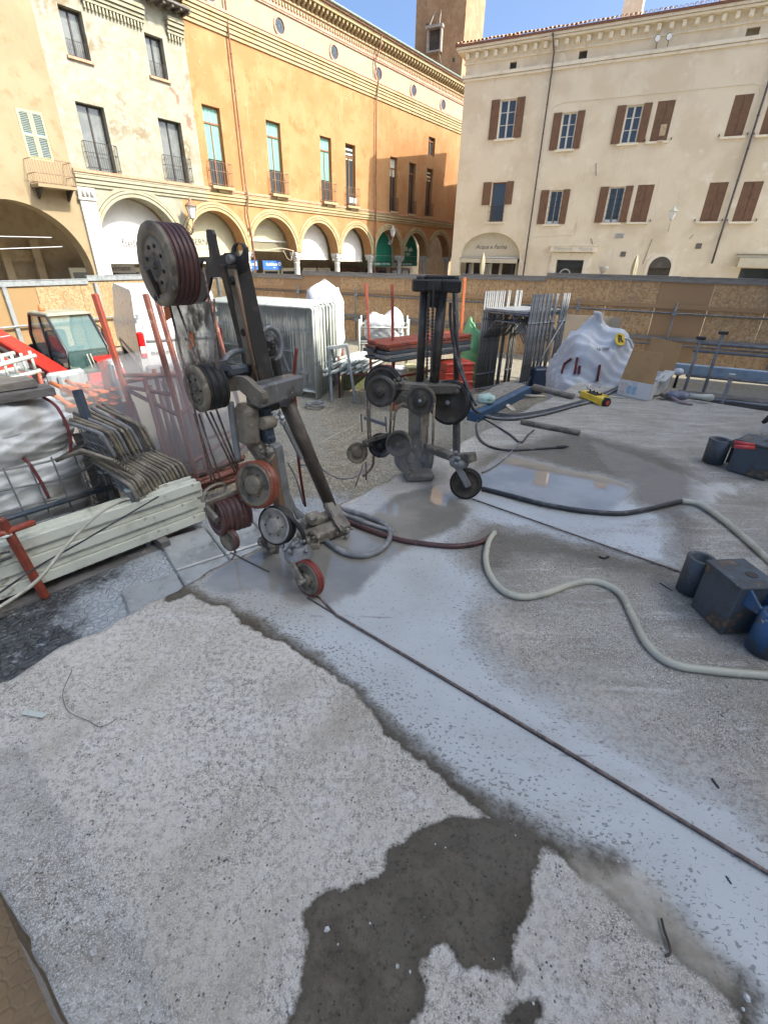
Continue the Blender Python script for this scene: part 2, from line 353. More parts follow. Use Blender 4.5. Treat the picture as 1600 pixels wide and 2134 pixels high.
W2 = [(1010,2150),(1030,2113),(1069,2097),(1100,2089),(1124,2082),(1135,2097),(1124,2121),(1130,2150)]
W3 = [(1072,2018),(1090,2020),(1088,2045),(1070,2042)]
BAND = [(330,1262),(395,1240),(440,1262),(480,1268),(500,1300),(560,1330),(600,1345),(650,1385),(700,1412),(745,1450),(775,1490),(800,1528),(840,1562),(890,1600),(940,1645),(980,1680),(1030,1715),(1080,1730),(1135,1765),(1170,1790),(1230,1840),(1330,1930),(1420,2010),(1490,2060),(1535,2100),(1560,2190),(1800,2190),(1800,1790),(1600,1668),(1560,1640),(1490,1597),(1400,1553),(1330,1513),(1260,1472),(1200,1444),(1140,1402),(1085,1372),(1045,1340),(1035,1305),(1050,1275),(1085,1250),(1080,1215),(1050,1190),(1080,1165),(1150,1165),(1260,1190),(1350,1215),(1432,1230),(1440,1180),(1445,1100),(1452,1040),(1452,1000),(1440,976),(1412,962),(1364,940),(1320,928),(1264,918),(1216,905),(1150,905),(1090,925),(1040,935),(980,960),(930,985),(880,985),(820,975),(760,1005),(700,1035),(640,1060),(560,1100),(480,1150),(420,1185),(360,1215)]
SLURRY = [(380,1212),(400,1238),(450,1256),(500,1275),(560,1315),(620,1350),(680,1395),(730,1430),(775,1478),(810,1515),(850,1548),(900,1590),(950,1628),(1000,1668),(1050,1700),(1110,1725),(1160,1758),(1230,1780),(1300,1812),(1370,1880),(1430,1960),(1480,2010),(1530,2050),(1560,2080),(1570,2190),(1800,2190),(1800,1800),(1600,1680),(1540,1640),(1480,1602),(1390,1562),(1320,1522),(1250,1482),(1190,1450),(1120,1405),(1060,1370),(1020,1335),(1010,1300),(1030,1268),(1060,1240),(1040,1205),(1000,1180),(960,1150),(980,1115),(1010,1095),(1060,1110),(1130,1120),(1200,1140),(1300,1165),(1400,1190),(1428,1185),(1415,1150),(1420,1110),(1400,1080),(1370,1060),(1330,1040),(1328,1012),(1304,998),(1256,986),(1200,976),(1128,958),(1080,946),(1048,944),(1008,972),(960,990),(890,1000),(830,985),(760,1015),(700,1045),(640,1068),(560,1108),(480,1155),(420,1190)]
WATER = [(1008,975),(1046,947),(1080,951),(1128,963),(1200,981),(1256,991),(1300,1004),(1322,1016),(1310,1035),(1290,1052),(1265,1072),(1200,1072),(1120,1060),(1050,1040),(1005,1018),(975,1000)]
WATER2 = [(560,1140),(660,1115),(760,1080),(820,1030),(905,1010),(985,1060),(960,1100),(880,1130),(800,1175),(760,1230),(690,1262),(620,1262),(540,1235),(460,1240),(410,1220),(480,1170)]
TAN = [(1212,1800),(1290,1800),(1370,1850),(1430,1930),(1500,2000),(1530,2050),(1490,2065),(1400,1990),(1300,1910),(1225,1850)]
DUST = [(1200,900),(1330,1080),(1400,1190),(1460,1180),(1440,1090),(1600,1010),(1600,1000),(1480,1000)]
OLIVE = [(960,900),(1100,800),(1300,800),(1620,850),(1900,900),(1900,1100),(1800,1600),(1600,1640),(1400,1540),(1200,1430),(1100,1360),(1050,1290),(1000,1200),(1000,1000)]
SCRAPE = [[(330,1850),(400,1760),(520,1640),(640,1520),(730,1440),(790,1480),(690,1570),(560,1690),(440,1800),(360,1890)],[(60,1560),(180,1480),(330,1400),(340,1425),(200,1510),(80,1600)],[(420,2100),(520,1960),(600,1850),(625,1870),(560,2000),(470,2134)],[(560,1420),(640,1400),(660,1440),(600,1480),(540,1470)]]
def slab():
    st = .025; nu = int(14/st)+1; nv = int(8/st)+1
    # finer only where the camera is close: keep rows/cols irregular
    us = np.concatenate([np.arange(0, 4.6, .025), np.arange(4.6, 14.01, .08)]); vs = np.concatenate([np.arange(0, 3.6, .025), np.arange(3.6, 8.02, .06)])
    U, V = np.meshgrid(us, vs); U = U.ravel(); V = V.ravel(); nu = len(us); nv = len(vs)
    X = K1.x+E1.x*U+E2.x*V; Y = K1.y+E1.y*U+E2.y*V
    # broken outline
    edge0 = (vnoise(Y*3, U, 2.2, 1)-.5)*.05+(vnoise(Y*3, U, 9, 2)-.5)*.025
    f0 = np.clip(1-U/.12, 0, 1); X += E1.x*edge0*f0; Y += E1.y*edge0*f0
    edge1 = (vnoise(X*3, V*0, 2.5, 3)-.5)*.05+(vnoise(X*3, V*0, 8, 4)-.5)*.03
    f1 = np.clip(1-V/.12, 0, 1)*(U > .1); X += E2.x*edge1*f1; Y += E2.y*edge1*f1
    wat = np.maximum(sdf(X, Y, polypx(WATER)), sdf(X, Y, polypx(WATER2))); slu = sdf(X, Y, polypx(SLURRY))
    dmp = np.maximum.reduce([sdf(X, Y, polypx(p)) for p in (W1, W2, W3, BAND)])
    Z = (vnoise(X, Y, 1.1, 5)-.5)*.010+(vnoise(X, Y, 4, 6)-.5)*.006+(vnoise(X, Y, 17, 7)-.5)*.003
    flat = np.clip(np.maximum(wat, slu*.8)*12+.4, 0, 1); Z *= 1-flat
    # the lower margin along the near edge
    step = .235+(vnoise(U, V*0, 3.5, 8)-.5)*.05+(vnoise(U, V*0, 14, 9)-.5)*.02-U*.03
    low = np.clip((step-V)/.035, 0, 1)*np.clip((U-.28)/.2, 0, 1); Z -= low*.018
    low2 = np.clip((step*.62-V)/.03, 0, 1)*np.clip((U-.2)/.2, 0, 1)*np.clip((1.0-U)/.2, 0, 1); Z -= low2*.006
    Z -= np.clip(1-V/.05, 0, 1)*.012*vnoise(U, V, 12, 10)+np.clip(1-U/.05, 0, 1)*.012*vnoise(V, U, 12, 11)
    top = np.stack([X, Y, Z], 1)
    b = MB(); b.v = [tuple(t) for t in top]
    for j in range(nv-1):
        r = j*nu
        b.f += [(r+i, r+i+1, r+nu+i+1, r+nu+i) for i in range(nu-1)]
    b.sm = [True]*len(b.f)
    per = list(range(nu))+[j*nu+nu-1 for j in range(1, nv)]+[(nv-1)*nu+i for i in range(nu-2, -1, -1)]+[j*nu for j in range(nv-2, 0, -1)]
    base = len(b.v)
    for i in per:                                           # footing flares out a little at the bottom of the near side
        fl = .10*max(0, 1-V[i]/.05)
        b.v.append((X[i]-E2.x*fl, Y[i]-E2.y*fl, G-.05))
    n = len(per)
    for k in range(n): l = (k+1) % n; b.f.append((per[l], per[k], base+k, base+l)); b.sm.append(False)
    o = struct('concrete_slab', b, slab_material())
    ext = lambda a, v=-1.0: np.concatenate([a, np.full(n, v)])
    fattr(o.data, 'damp', ext(dmp)); fattr(o.data, 'slurry', ext(slu)); fattr(o.data, 'water', ext(wat))
    fattr(o.data, 'tan', ext(sdf(X, Y, polypx(TAN)))); fattr(o.data, 'dust', ext(sdf(X, Y, polypx(DUST)))); fattr(o.data, 'olive', ext(sdf(X, Y, polypx(OLIVE))))
    wa_, wb_ = on(660, 1248, 0), on(1600, 1818, 0); wd = (wb_-wa_).normalized(); side = (X-wa_.x)*(-wd.y)+(Y-wa_.y)*wd.x     # + beyond the saw line
    pd = sdf(X, Y, polypx([(1000,850),(1500,850),(1500,1190),(1000,1190)]))
    fattr(o.data, 'soft', ext(np.clip(side/.12, 0, 1)*np.clip(.55-pd/.2, .55, 1)*np.clip((X-.1)/.5, 0, 1)))
    bp = on(560, 1160, 0); bq = on(870, 1000, 0); fattr(o.data, 'brown', ext(np.maximum(.55-np.hypot(X-bp.x, Y-bp.y), .55-np.hypot(X-bq.x, Y-bq.y))))
    fattr(o.data, 'scrape', ext(np.maximum.reduce([sdf(X, Y, polypx(p)) for p in SCRAPE]))); fattr(o.data, 'low', ext(low)); return o
def attr(nt, name):
    a = _n(nt, 'ShaderNodeAttribute', attribute_name=name); return a.outputs['Fac']
def slab_material():
    m = bpy.data.materials.new('rough_concrete'); m.use_nodes = True; nt = m.node_tree; b = nt.nodes['Principled BSDF']
    co = coords(nt); ang = math.atan2(E1.y, E1.x)
    cs = coords(nt, (.35,1,1), (0,0,-ang))                  # stretched along the saw line
    n_big = noise(nt, co, 1.3, 6, .6); n_mid = noise(nt, co, 6, 8, .7); n_fine = noise(nt, co, 42, 7, .75); n_grit = noise(nt, co, 210, 4, .8)
    pits = voro(nt, co, 75).outputs['Distance']; pitn = noise(nt, co, 26, 3, .6)
    # dry: pale scoured patches, tan scrapes, aggregate and pits
    sw = noise(nt, coords(nt, (1,.22,1), (0,0,-ang+.35)), 1.9, 6, .62); sw2 = noise(nt, coords(nt, (.2,1,1), (0,0,-ang-.55)), 3.1, 7, .65)
    col = mix(nt, ramp(nt, n_big, .34, .66), (.63,.575,.49), (.49,.435,.35))
    col = mix(nt, mth(nt, 'MULTIPLY', ramp(nt, sw, .50, .64), .85), col, (.40,.33,.24))
    col = mix(nt, mth(nt, 'MULTIPLY', ramp(nt, sw2, .52, .68), .7), col, (.69,.66,.615))
    col = mix(nt, mth(nt, 'MULTIPLY', ramp(nt, n_mid, .50, .70), .6), col, (.70,.665,.62))
    ol = ramp(nt, mth(nt, 'ADD', attr(nt, 'olive'), mth(nt, 'MULTIPLY_ADD', sw2, .5, -.25)), -.10, .22)
    olc = mix(nt, ramp(nt, noise(nt, cs, 5, 8, .72), .36, .66), (.20,.178,.132), (.40,.37,.305))
    olc = mix(nt, mth(nt, 'MULTIPLY', ramp(nt, n_big, .46, .66), .7), olc, (.25,.215,.16))
    olc = mix(nt, ramp(nt, noise(nt, coords(nt, (.12,1,1), (0,0,-ang)), 16, 5, .7), .54, .68), olc, (.52,.49,.43))
    col = mix(nt, mth(nt, 'MULTIPLY', ol, .88), col, olc)
    scr = ramp(nt, mth(nt, 'ADD', attr(nt, 'scrape'), mth(nt, 'MULTIPLY_ADD', sw, .5, -.25)), -.08, .10)
    col = mix(nt, mth(nt, 'MULTIPLY', scr, .8), col, mix(nt, n_mid, (.33,.275,.205), (.46,.40,.315)))
    col = mix(nt, mth(nt, 'MULTIPLY', ramp(nt, attr(nt, 'low'), .1, .9), .8), col, mix(nt, ramp(nt, noise(nt, cs, 7, 7, .7), .36, .66), (.27,.25,.205), (.50,.475,.42)))
    gm = mth(nt, 'MULTIPLY_ADD', ramp(nt, noise(nt, co, 2.6, 5, .6), .34, .66), .55, .40)
    gm = mth(nt, 'MULTIPLY', gm, mth(nt, 'MULTIPLY_ADD', scr, -.4, 1.0))
    col = mix(nt, mth(nt, 'MULTIPLY', ramp(nt, n_fine, .46, .60), gm), col, (.22,.19,.15))
    col = mix(nt, mth(nt, 'MULTIPLY', ramp(nt, n_grit, .50, .60), gm), col, (.80,.77,.72))
    col = mix(nt, mth(nt, 'MULTIPLY', ramp(nt, noise(nt, co, 120, 3, .7), .58, .66), gm), col, (.17,.15,.125))
    dn = mth(nt, 'ADD', attr(nt, 'dust'), mth(nt, 'MULTIPLY_ADD', noise(nt, coords(nt, (1,.2,1)), 9, 6, .7), .5, -.28))
    col = mix(nt, mth(nt, 'MULTIPLY', ramp(nt, dn, 0, .12), .7), col, (.68,.655,.61))
    pit = mth(nt, 'MULTIPLY', ramp(nt, pits, .30, .12), ramp(nt, pitn, .50, .62))
    col = mix(nt, mth(nt, 'MULTIPLY', pit, .8), col, (.10,.09,.075))
    wob = mth(nt, 'ADD', mth(nt, 'MULTIPLY_ADD', noise(nt, co, 9, 8, .65), .16, -.08), mth(nt, 'MULTIPLY_ADD', n_fine, .03, -.015))
    soft = attr(nt, 'soft')
    dsd = mth(nt, 'ADD', attr(nt, 'damp'), mth(nt, 'MULTIPLY', wob, mth(nt, 'MULTIPLY_ADD', soft, 1.6, .55)))
    dw = mth(nt, 'MULTIPLY_ADD', soft, .16, .007)
    damp = mth(nt, 'ADD', mth(nt, 'DIVIDE', dsd, mth(nt, 'MULTIPLY', dw, 2.0)), .5, clamp=True)
    damp = mth(nt, 'MULTIPLY', damp, mth(nt, 'MULTIPLY_ADD', soft, -.45, 1.0))
    wet = mix(nt, ramp(nt, n_mid, .34, .68), (.066,.054,.039), (.142,.119,.088))
    wet = mix(nt, ramp(nt, n_big, .42, .66), wet, (.11,.096,.073))
    wet = mix(nt, mth(nt, 'MULTIPLY', ramp(nt, n_fine, .5, .66), .65), wet, (.034,.029,.022))
    wet = mix(nt, mth(nt, 'MULTIPLY', pit, .8), wet, (.018,.016,.013))
    wet = mix(nt, ramp(nt, n_grit, .62, .72), wet, (.27,.245,.20))
    rim_ = ramp(nt, dsd, .035, .0)
    wet = mix(nt, mth(nt, 'MULTIPLY', rim_, .45), wet, (.055,.046,.034))
    col = mix(nt, damp, col, wet)
    # milky slurry, thick and thin, with the pits of the concrete showing through
    spk = noise(nt, coords(nt, (.62,1,1), (0,0,-ang)), 95, 2, .45, .6); spn = noise(nt, cs, 9, 8, .78)
    sl_sd = mth(nt, 'ADD', attr(nt, 'slurry'), mth(nt, 'MULTIPLY', wob, mth(nt, 'MULTIPLY_ADD', soft, 1.4, 1.0)))
    sw_ = mth(nt, 'MULTIPLY_ADD', soft, .20, .075)
    slur_full = mth(nt, 'DIVIDE', mth(nt, 'ADD', sl_sd, mth(nt, 'MULTIPLY_ADD', soft, .06, .015)), sw_, clamp=True)
    slur_full = mth(nt, 'SMOOTH_MIN', slur_full, 1.0, .1, clamp=True)
    thick = noise(nt, coords(nt, (.3,1,1), (0,0,-ang)), 3.2, 8, .7)
    thin = mth(nt, 'MAXIMUM', ramp(nt, sl_sd, .30, .0), ramp(nt, thick, .54, .70))
    speck = ramp(nt, mth(nt, 'ADD', spk, mth(nt, 'MULTIPLY_ADD', thin, .10, mth(nt, 'MULTIPLY', spn, .22))), .765, .81)
    line = mth(nt, 'MULTIPLY', ramp(nt, noise(nt, coords(nt, (.06,1,1), (0,0,-ang)), 26, 4, .6, .4), .64, .69), ramp(nt, noise(nt, co, 5, 4, .6), .50, .58)); speck = mth(nt, 'MAXIMUM', speck, mth(nt, 'MULTIPLY', line, .8))
    slur = mth(nt, 'MULTIPLY', slur_full, mth(nt, 'SUBTRACT', 1.0, mth(nt, 'MULTIPLY', mth(nt, 'SUBTRACT', 1.0, slur_full), ramp(nt, n_fine, .4, .6))))
    milk = mix(nt, ramp(nt, n_big, .36, .64), (.47,.475,.46), (.40,.40,.38))
    milk = mix(nt, mth(nt, 'MULTIPLY', ramp(nt, thick, .50, .72), .75), milk, mix(nt, ramp(nt, n_fine, .42, .62), (.39,.37,.325), (.27,.25,.21)))
    milk = mix(nt, mth(nt, 'MULTIPLY', ramp(nt, noise(nt, co, 2.3, 7, .7), .56, .74), .45), milk, (.54,.535,.51))
    milk = mix(nt, mth(nt, 'MULTIPLY', ramp(nt, attr(nt, 'brown'), -.35, .35), .6), milk, (.33,.285,.225))
    milk = mix(nt, mth(nt, 'MULTIPLY', speck, .72), milk, (.13,.125,.115))
    col = mix(nt, slur, col, milk)
    tn = ramp(nt, mth(nt, 'ADD', attr(nt, 'tan'), mth(nt, 'MULTIPLY', wob, 1.2)), -.05, .06)
    col = mix(nt, mth(nt, 'MULTIPLY', tn, .75), col, mix(nt, ramp(nt, n_mid, .4, .65), (.40,.345,.265), (.54,.49,.41)))
    water = ramp(nt, mth(nt, 'ADD', attr(nt, 'water'), mth(nt, 'MULTIPLY', wob, .7)), -.02, .05)
    col = mix(nt, water, col, mix(nt, ramp(nt, n_big, .4, .6), (.20,.185,.155), (.29,.27,.23)))
    nt.links.new(col, b.inputs['Base Color'])
    r = mth(nt, 'MULTIPLY_ADD', damp, mth(nt, 'MULTIPLY_ADD', n_mid, .25, -.74), .92)
    r = mth(nt, 'MULTIPLY_ADD', slur, mth(nt, 'SUBTRACT', mth(nt, 'MULTIPLY_ADD', thick, .34, .0), r), r)
    r = mth(nt, 'MULTIPLY_ADD', tn, mth(nt, 'SUBTRACT', .5, r), r)
    r = mth(nt, 'MULTIPLY_ADD', water, mth(nt, 'SUBTRACT', .035, r), r)
    nt.links.new(r, b.inputs['Roughness']); nt.links.new(mth(nt, 'MULTIPLY_ADD', water, .45, 1.4), b.inputs['IOR'])
    nt.links.new(mth(nt, 'MULTIPLY_ADD', slur, .30, mth(nt, 'MULTIPLY_ADD', damp, -.18, .40)), b.inputs['Specular IOR Level'])
    dry = mth(nt, 'SUBTRACT', 1.0, mth(nt, 'MAXIMUM', water, mth(nt, 'MULTIPLY', slur, .97)))
    dry = mth(nt, 'MULTIPLY', dry, mth(nt, 'MULTIPLY_ADD', damp, -.45, 1.0))
    hgt = mth(nt, 'ADD', mth(nt, 'MULTIPLY', n_fine, .8), mth(nt, 'MULTIPLY', n_grit, .35))
    hgt = mth(nt, 'SUBTRACT', hgt, mth(nt, 'MULTIPLY', pit, .9))
    hgt = mth(nt, 'ADD', hgt, mth(nt, 'MULTIPLY', noise(nt, cs, 22, 4, .6), .5))
    bn = _n(nt, 'ShaderNodeBump'); nt.links.new(hgt, bn.inputs['Height']); bn.inputs['Distance'].default_value = .012
    nt.links.new(mth(nt, 'MULTIPLY', dry, .95), bn.inputs['Strength']); nt.links.new(bn.outputs[0], b.inputs['Normal'])
    return m
slab_o = slab()
EARTH = [(-6,-4),(3,-4),(1.5,-1),(-.6,1.0),(-1.8,1.55),(-2.6,1.2),(-6,.6)]
WETG = [(-1.75,1.2),(-4.2,1.3),(-4.4,2.6),(-3.4,3.4),(-2.6,4.3),(-2.2,5.2),(-1.2,5.0),(.2,4.6),(.2,3.0)]
SLG = [(-2.75,3.05),(-2.35,4.1),(-1.7,4.9),(-.6,5.2),(.3,4.9),(.3,4.0),(-1.2,2.2),(-1.75,2.0),(-2.1,2.5)]
def ground():
    xs = np.unique(np.concatenate([[-400,-120,-50,-26], np.arange(-16, 10.01, .14), [16,26,50,120,400]]))
    ys = np.unique(np.concatenate([[-400,-120,-50,-14], np.arange(-4, 18.01, .14), [26,40,70,150,400]]))
    X, Y = np.meshgrid(xs, ys); X = X.ravel(); Y = Y.ravel(); nu = len(xs)
    inn = (np.abs(X) < 15) & (Y > -3.9) & (Y < 17.9)
    Z = np.where(inn, (vnoise(X, Y, .6, 21)-.5)*.03+(vnoise(X, Y, 2.5, 22)-.5)*.012, 0)+G
    b = MB(); b.v = list(zip(X.tolist(), Y.tolist(), Z.tolist()))
    for j in range(len(ys)-1):
        r = j*nu; b.f += [(r+i, r+i+1, r+nu+i+1, r+nu+i) for i in range(nu-1)]
    b.sm = [True]*len(b.f)
    m = bpy.data.materials.new('pebble_paving'); m.use_nodes = True; nt = m.node_tree; bs = nt.nodes['Principled BSDF']
    co = coords(nt); nb = noise(nt, co, .8, 5); nm = noise(nt, co, 5, 7, .65); v = voro(nt, co, 19, 'F1'); e = voro(nt, co, 19, 'DISTANCE_TO_EDGE').outputs['Distance']
    sep = _n(nt, 'ShaderNodeSeparateColor'); nt.links.new(v.outputs['Color'], sep.inputs[0])
    col = mix(nt, sep.outputs[0], (.23,.19,.125), (.38,.325,.225))
    col = mix(nt, ramp(nt, nb, .4, .62), col, (.31,.285,.225)); col = mix(nt, ramp(nt, nm, .54, .7), col, (.20,.19,.15))
    col = mix(nt, mth(nt, 'MULTIPLY', ramp(nt, e, .09, .02), .7), col, (.15,.135,.105))
    wob = mth(nt, 'MULTIPLY_ADD', noise(nt, co, 3, 8, .65), .7, -.35)
    wet = ramp(nt, mth(nt, 'ADD', attr(nt, 'wet'), wob), -.15, .2)
    col = mix(nt, wet, col, mix(nt, sep.outputs[1], (.045,.048,.05), (.085,.085,.08)))
    sl = ramp(nt, mth(nt, 'ADD', attr(nt, 'slurry'), mth(nt, 'MULTIPLY', wob, 1.6)), -.25, .30)
    sl = mth(nt, 'MULTIPLY', sl, ramp(nt, mth(nt, 'ADD', noise(nt, co, 11, 7, .7), mth(nt, 'MULTIPLY', sl, .45)), .52, .78))
    rim = mth(nt, 'MULTIPLY', mth(nt, 'MULTIPLY', wet, ramp(nt, noise(nt, co, 14, 6, .7), .55, .66)), .65)
    col = mix(nt, mth(nt, 'MAXIMUM', sl, rim), col, (.40,.41,.405))
    er = ramp(nt, mth(nt, 'ADD', attr(nt, 'earth'), wob), -.1, .1)
    col = mix(nt, er, col, mix(nt, nm, (.20,.125,.062), (.34,.23,.125)))
    nt.links.new(col, bs.inputs['Base Color'])
    r = mth(nt, 'MULTIPLY_ADD', wet, -.5, .85); r = mth(nt, 'MULTIPLY_ADD', er, .3, r, clamp=True); nt.links.new(r, bs.inputs['Roughness'])
    hh = mth(nt, 'ADD', ramp(nt, e, 0, .16), mth(nt, 'MULTIPLY', nm, .6)); hh = mth(nt, 'MULTIPLY', hh, mth(nt, 'MULTIPLY_ADD', er, -.75, 1.0)); nt.links.new(bumpn(nt, hh, .7, .02), bs.inputs['Normal'])
    o = struct('plaza_ground', b, m)
    inner = lambda a: np.where(inn, a, -5)
    fattr(o.data, 'wet', inner(sdf(X, Y, WETG))); fattr(o.data, 'slurry', inner(sdf(X, Y, SLG))); fattr(o.data, 'earth', inner(sdf(X, Y, EARTH)))
    # the big flagstones beside the slab
    fm = mat('wet_flagstone', (.36,.36,.335), [((.26,.255,.235), 2.2, .42, .60), ((.15,.145,.13), 7, .58, .70), ((.50,.505,.50), 5, .58, .72)], .3, .12, 40)
    D = Vector((.80,.60,0)).normalized(); N = Vector((-.60,.80,0)).normalized(); me = None
    p0 = on(331, 1134, G)
    for i in range(-1, 4):
        for j in range(2):
            c = p0+D*(.47*(i-.5)+.2*j*0)+N*(-.31-(j*.66))
            if (Vector((c.x, c.y, 0))-K1).dot(E1) > -.25 or c.x < -2.25: continue
            q = MB(); q.box((0,0,0), (.455+.012*random.random(), .63, .06), 0, .012)
            k = part('paving_stone', q, fm, o); k.location = (c.x, c.y, G+.012+.006*random.random()); k.rotation_euler.z = math.atan2(D.y, D.x)
    return o
ground_o = ground()
# ------------------------------------------------------------------ buildings
Z3 = Vector((0,0,1))
class Fac:
    """facade frame: u along the wall, v height, n out of the wall"""
    k = 1.0                                                    # size of the front: heights and widths grow from eye level
    def __init__(s, o, az, k=1.0): s.o = Vector(o); s.u = Vector((math.cos(az), math.sin(az), 0)); s.n = Vector((s.u.y, -s.u.x, 0)); s.az = az; s.k = k
    def P(s, u, v, n=0.0): return s.o+s.u*(u*s.k)+s.n*(n*s.k)+Z3*(v if s.k == 1 or v == G else H+(v-H)*s.k)
    def M(s, u, v, n=0.0):
        M = Matrix((s.u*s.k, s.n*s.k, Z3*s.k)).transposed().to_4x4(); M.translation = s.P(u, v, n); return M   # local x=u, y=n, z=up
    def box(s, mb, u0, u1, v0, v1, n0, n1, bev=0.0):
        if s.k != 1 and v0 == G: v0 = H+(G-H)/s.k
        return mb.boxm(s.M((u0+u1)/2, (v0+v1)/2, (n0+n1)/2), u1-u0, n1-n0, v1-v0, bev)
    def quad(s, mb, u0, u1, v0, v1, n): mb.add([s.P(u0,v0,n), s.P(u1,v0,n), s.P(u1,v1,n), s.P(u0,v1,n)], [(0,1,2,3)])
    def wall(s, mb, u0, u1, v0, v1, holes, n=0.0, dep=.2):
        us = sorted({u0, u1, *[h[0] for h in holes], *[h[1] for h in holes]}); vs = sorted({v0, v1, *[h[2] for h in holes], *[h[3] for h in holes]})
        us = [x for x in us if u0 <= x <= u1]; vs = [x for x in vs if v0 <= x <= v1]
        for a, b in zip(us, us[1:]):
            for c, d in zip(vs, vs[1:]):
                x, y = (a+b)/2, (c+d)/2
                if any(h[0] < x < h[1] and h[2] < y < h[3] for h in holes): continue
                s.quad(mb, a, b, c, d, n)
        for a, b, c, d in [h[:4] for h in holes]:
            P = s.P
            for q in ([P(a,c,n),P(a,d,n),P(a,d,n-dep),P(a,c,n-dep)], [P(b,d,n),P(b,c,n),P(b,c,n-dep),P(b,d,n-dep)],
                      [P(a,d,n),P(b,d,n),P(b,d,n-dep),P(a,d,n-dep)], [P(b,c,n),P(a,c,n),P(a,c,n-dep),P(b,c,n-dep)]):
                mb.add(q, [(0,1,2,3)])
    def ring(s, mb, uc, vc, r0, r1, n0, n1, a0=0.0, a1=math.pi, seg=28):
        vs = []; fs = []
        for k in range(seg+1):
            q = a0+(a1-a0)*k/seg; cu, su = math.cos(q), math.sin(q)
            vs += [s.P(uc+r0*cu, vc+r0*su, n0), s.P(uc+r0*cu, vc+r0*su, n1), s.P(uc+r1*cu, vc+r1*su, n1), s.P(uc+r1*cu, vc+r1*su, n0)]
        for k in range(seg):
            b = 4*k
            for t in range(4): fs.append((b+t, b+(t+1)%4, b+4+(t+1)%4, b+4+t))
        fs += [(0,1,2,3), (4*seg+3,4*seg+2,4*seg+1,4*seg)]
        mb.add(vs, fs)
    def archwall(s, mb, u0, u1, vtop, arches, n=0.0, dep=.5, seg=28):
        """wall strip between the springing line of each arch and vtop, with the arches left open and their soffits"""
        P = s.P; cur = u0
        for (uc, vs_, r) in sorted(arches):
            if uc-r > cur: s.quad(mb, cur, uc-r, vs_, vtop, n)
            pts = [(uc-r*math.cos(math.pi*k/seg), vs_+r*math.sin(math.pi*k/seg)) for k in range(seg+1)]
            for (a, c), (b, d) in zip(pts, pts[1:]):
                mb.add([P(a,c,n), P(b,d,n), P(b,vtop,n), P(a,vtop,n)], [(0,1,2,3)])
                mb.add([P(a,c,n), P(a,c,n-dep), P(b,d,n-dep), P(b,d,n)], [(0,1,2,3)])
            cur = uc+r
        if cur < u1: s.quad(mb, cur, u1, sorted(arches)[-1][1], vtop, n)
    def disc(s, mb, uc, vb, r, n, vlow=None, seg=28, th=.03):
        pts = [s.P(uc+r*math.cos(math.pi*k/seg), vb+r*math.sin(math.pi*k/seg), n) for k in range(seg+1)]
        if vlow is not None: pts += [s.P(uc-r, vlow, n), s.P(uc+r, vlow, n)]
        mb.prism(pts, -s.n*th)
def text_on(F, txt, u, v, n, size, m, parent, name='lettering', shear=0.0, align='CENTER', M=None, thick=.004, bold=0.0):
    cu = bpy.data.curves.new('t', 'FONT'); cu.body = txt; cu.size = size; cu.align_x = align; cu.align_y = 'CENTER'; cu.extrude = thick; cu.shear = shear; cu.resolution_u = 3; cu.offset = bold
    to = bpy.data.objects.new('t', cu); C.objects.link(to)
    bpy.context.view_layer.update()
    me = bpy.data.meshes.new_from_object(to.evaluated_get(bpy.context.evaluated_depsgraph_get()))
    bpy.data.objects.remove(to)
    if M is None:
        M = Matrix((F.u*F.k, Z3*F.k, F.n*F.k)).transposed().to_4x4(); M.translation = F.P(u, v, n)
    off = Vector(OFF.get(parent.name, (0,0,0)))
    M2 = M.copy(); M2.translation -= off; me.transform(M2)
    me.materials.clear()
    return part(name, None, m, parent, mesh=me)
AZA, AZB = math.radians(53.4), math.radians(154.15-180)
BK = 1.45                                                      # the fronts stand this much farther off than first measured
FA = Fac((4.66*BK, 39.72*BK, 0), AZA, BK); FB = Fac((2.33*1.533*BK, 19.86*1.533*BK, 0), AZB, 1.533/1.7*BK)
SPR, TOPA = 1.93, 3.66
# ---- the arcaded range: white house and orange palace share the arcade
COLS = [-21.95, -18.72, -15.55, -12.45, -9.45, -6.38, -3.36, -.30]
def arch_list(us, r): return [((a+b)/2, SPR, (b-a)/2-.17) for a, b in zip(us, us[1:])]
def column(parent, u, m):
    c = MB(); o = FA.P(u, 0, -.22); o.z = 0; kk = FA.k; zf = lambda v: H+(v-H)*kk
    c.lathe([(G,.24*kk),(G+.16,.24*kk),(G+.18,.2*kk),(G+.3,.17*kk),(zf(1.42),.145*kk),(zf(1.46),.17*kk),(zf(1.50),.15*kk)], o, Z3, 16)
    k = part('column', c, m, parent)
    c = MB(); c.lathe([(zf(1.50),.15*kk),(zf(1.60),.19*kk),(zf(1.70),.185*kk),(zf(1.78),.25*kk)], o, Z3, 12)
    for q in range(4):
        a = FA.az+math.pi/4+q*math.pi/2; c.tube([o+Vector((math.cos(a)*.2*kk,math.sin(a)*.2*kk,zf(1.66))), o+Vector((math.cos(a)*.28*kk,math.sin(a)*.28*kk,zf(1.76)))], .05*kk, 6)
    FA.box(c, u-.24, u+.24, 1.78, 1.93, -.46, .02, .02)
    part('capital', c, m, k)
def mould(parent, uc, r, m, name='arch_moulding'):
    b = MB()
    for (r0, r1, n) in ((r+.0,r+.10,.05),(r+.12,r+.20,.075),(r+.22,r+.32,.055)): FA.ring(b, uc, SPR, r0, r1, .003, n)
    part(name, b, m, parent)
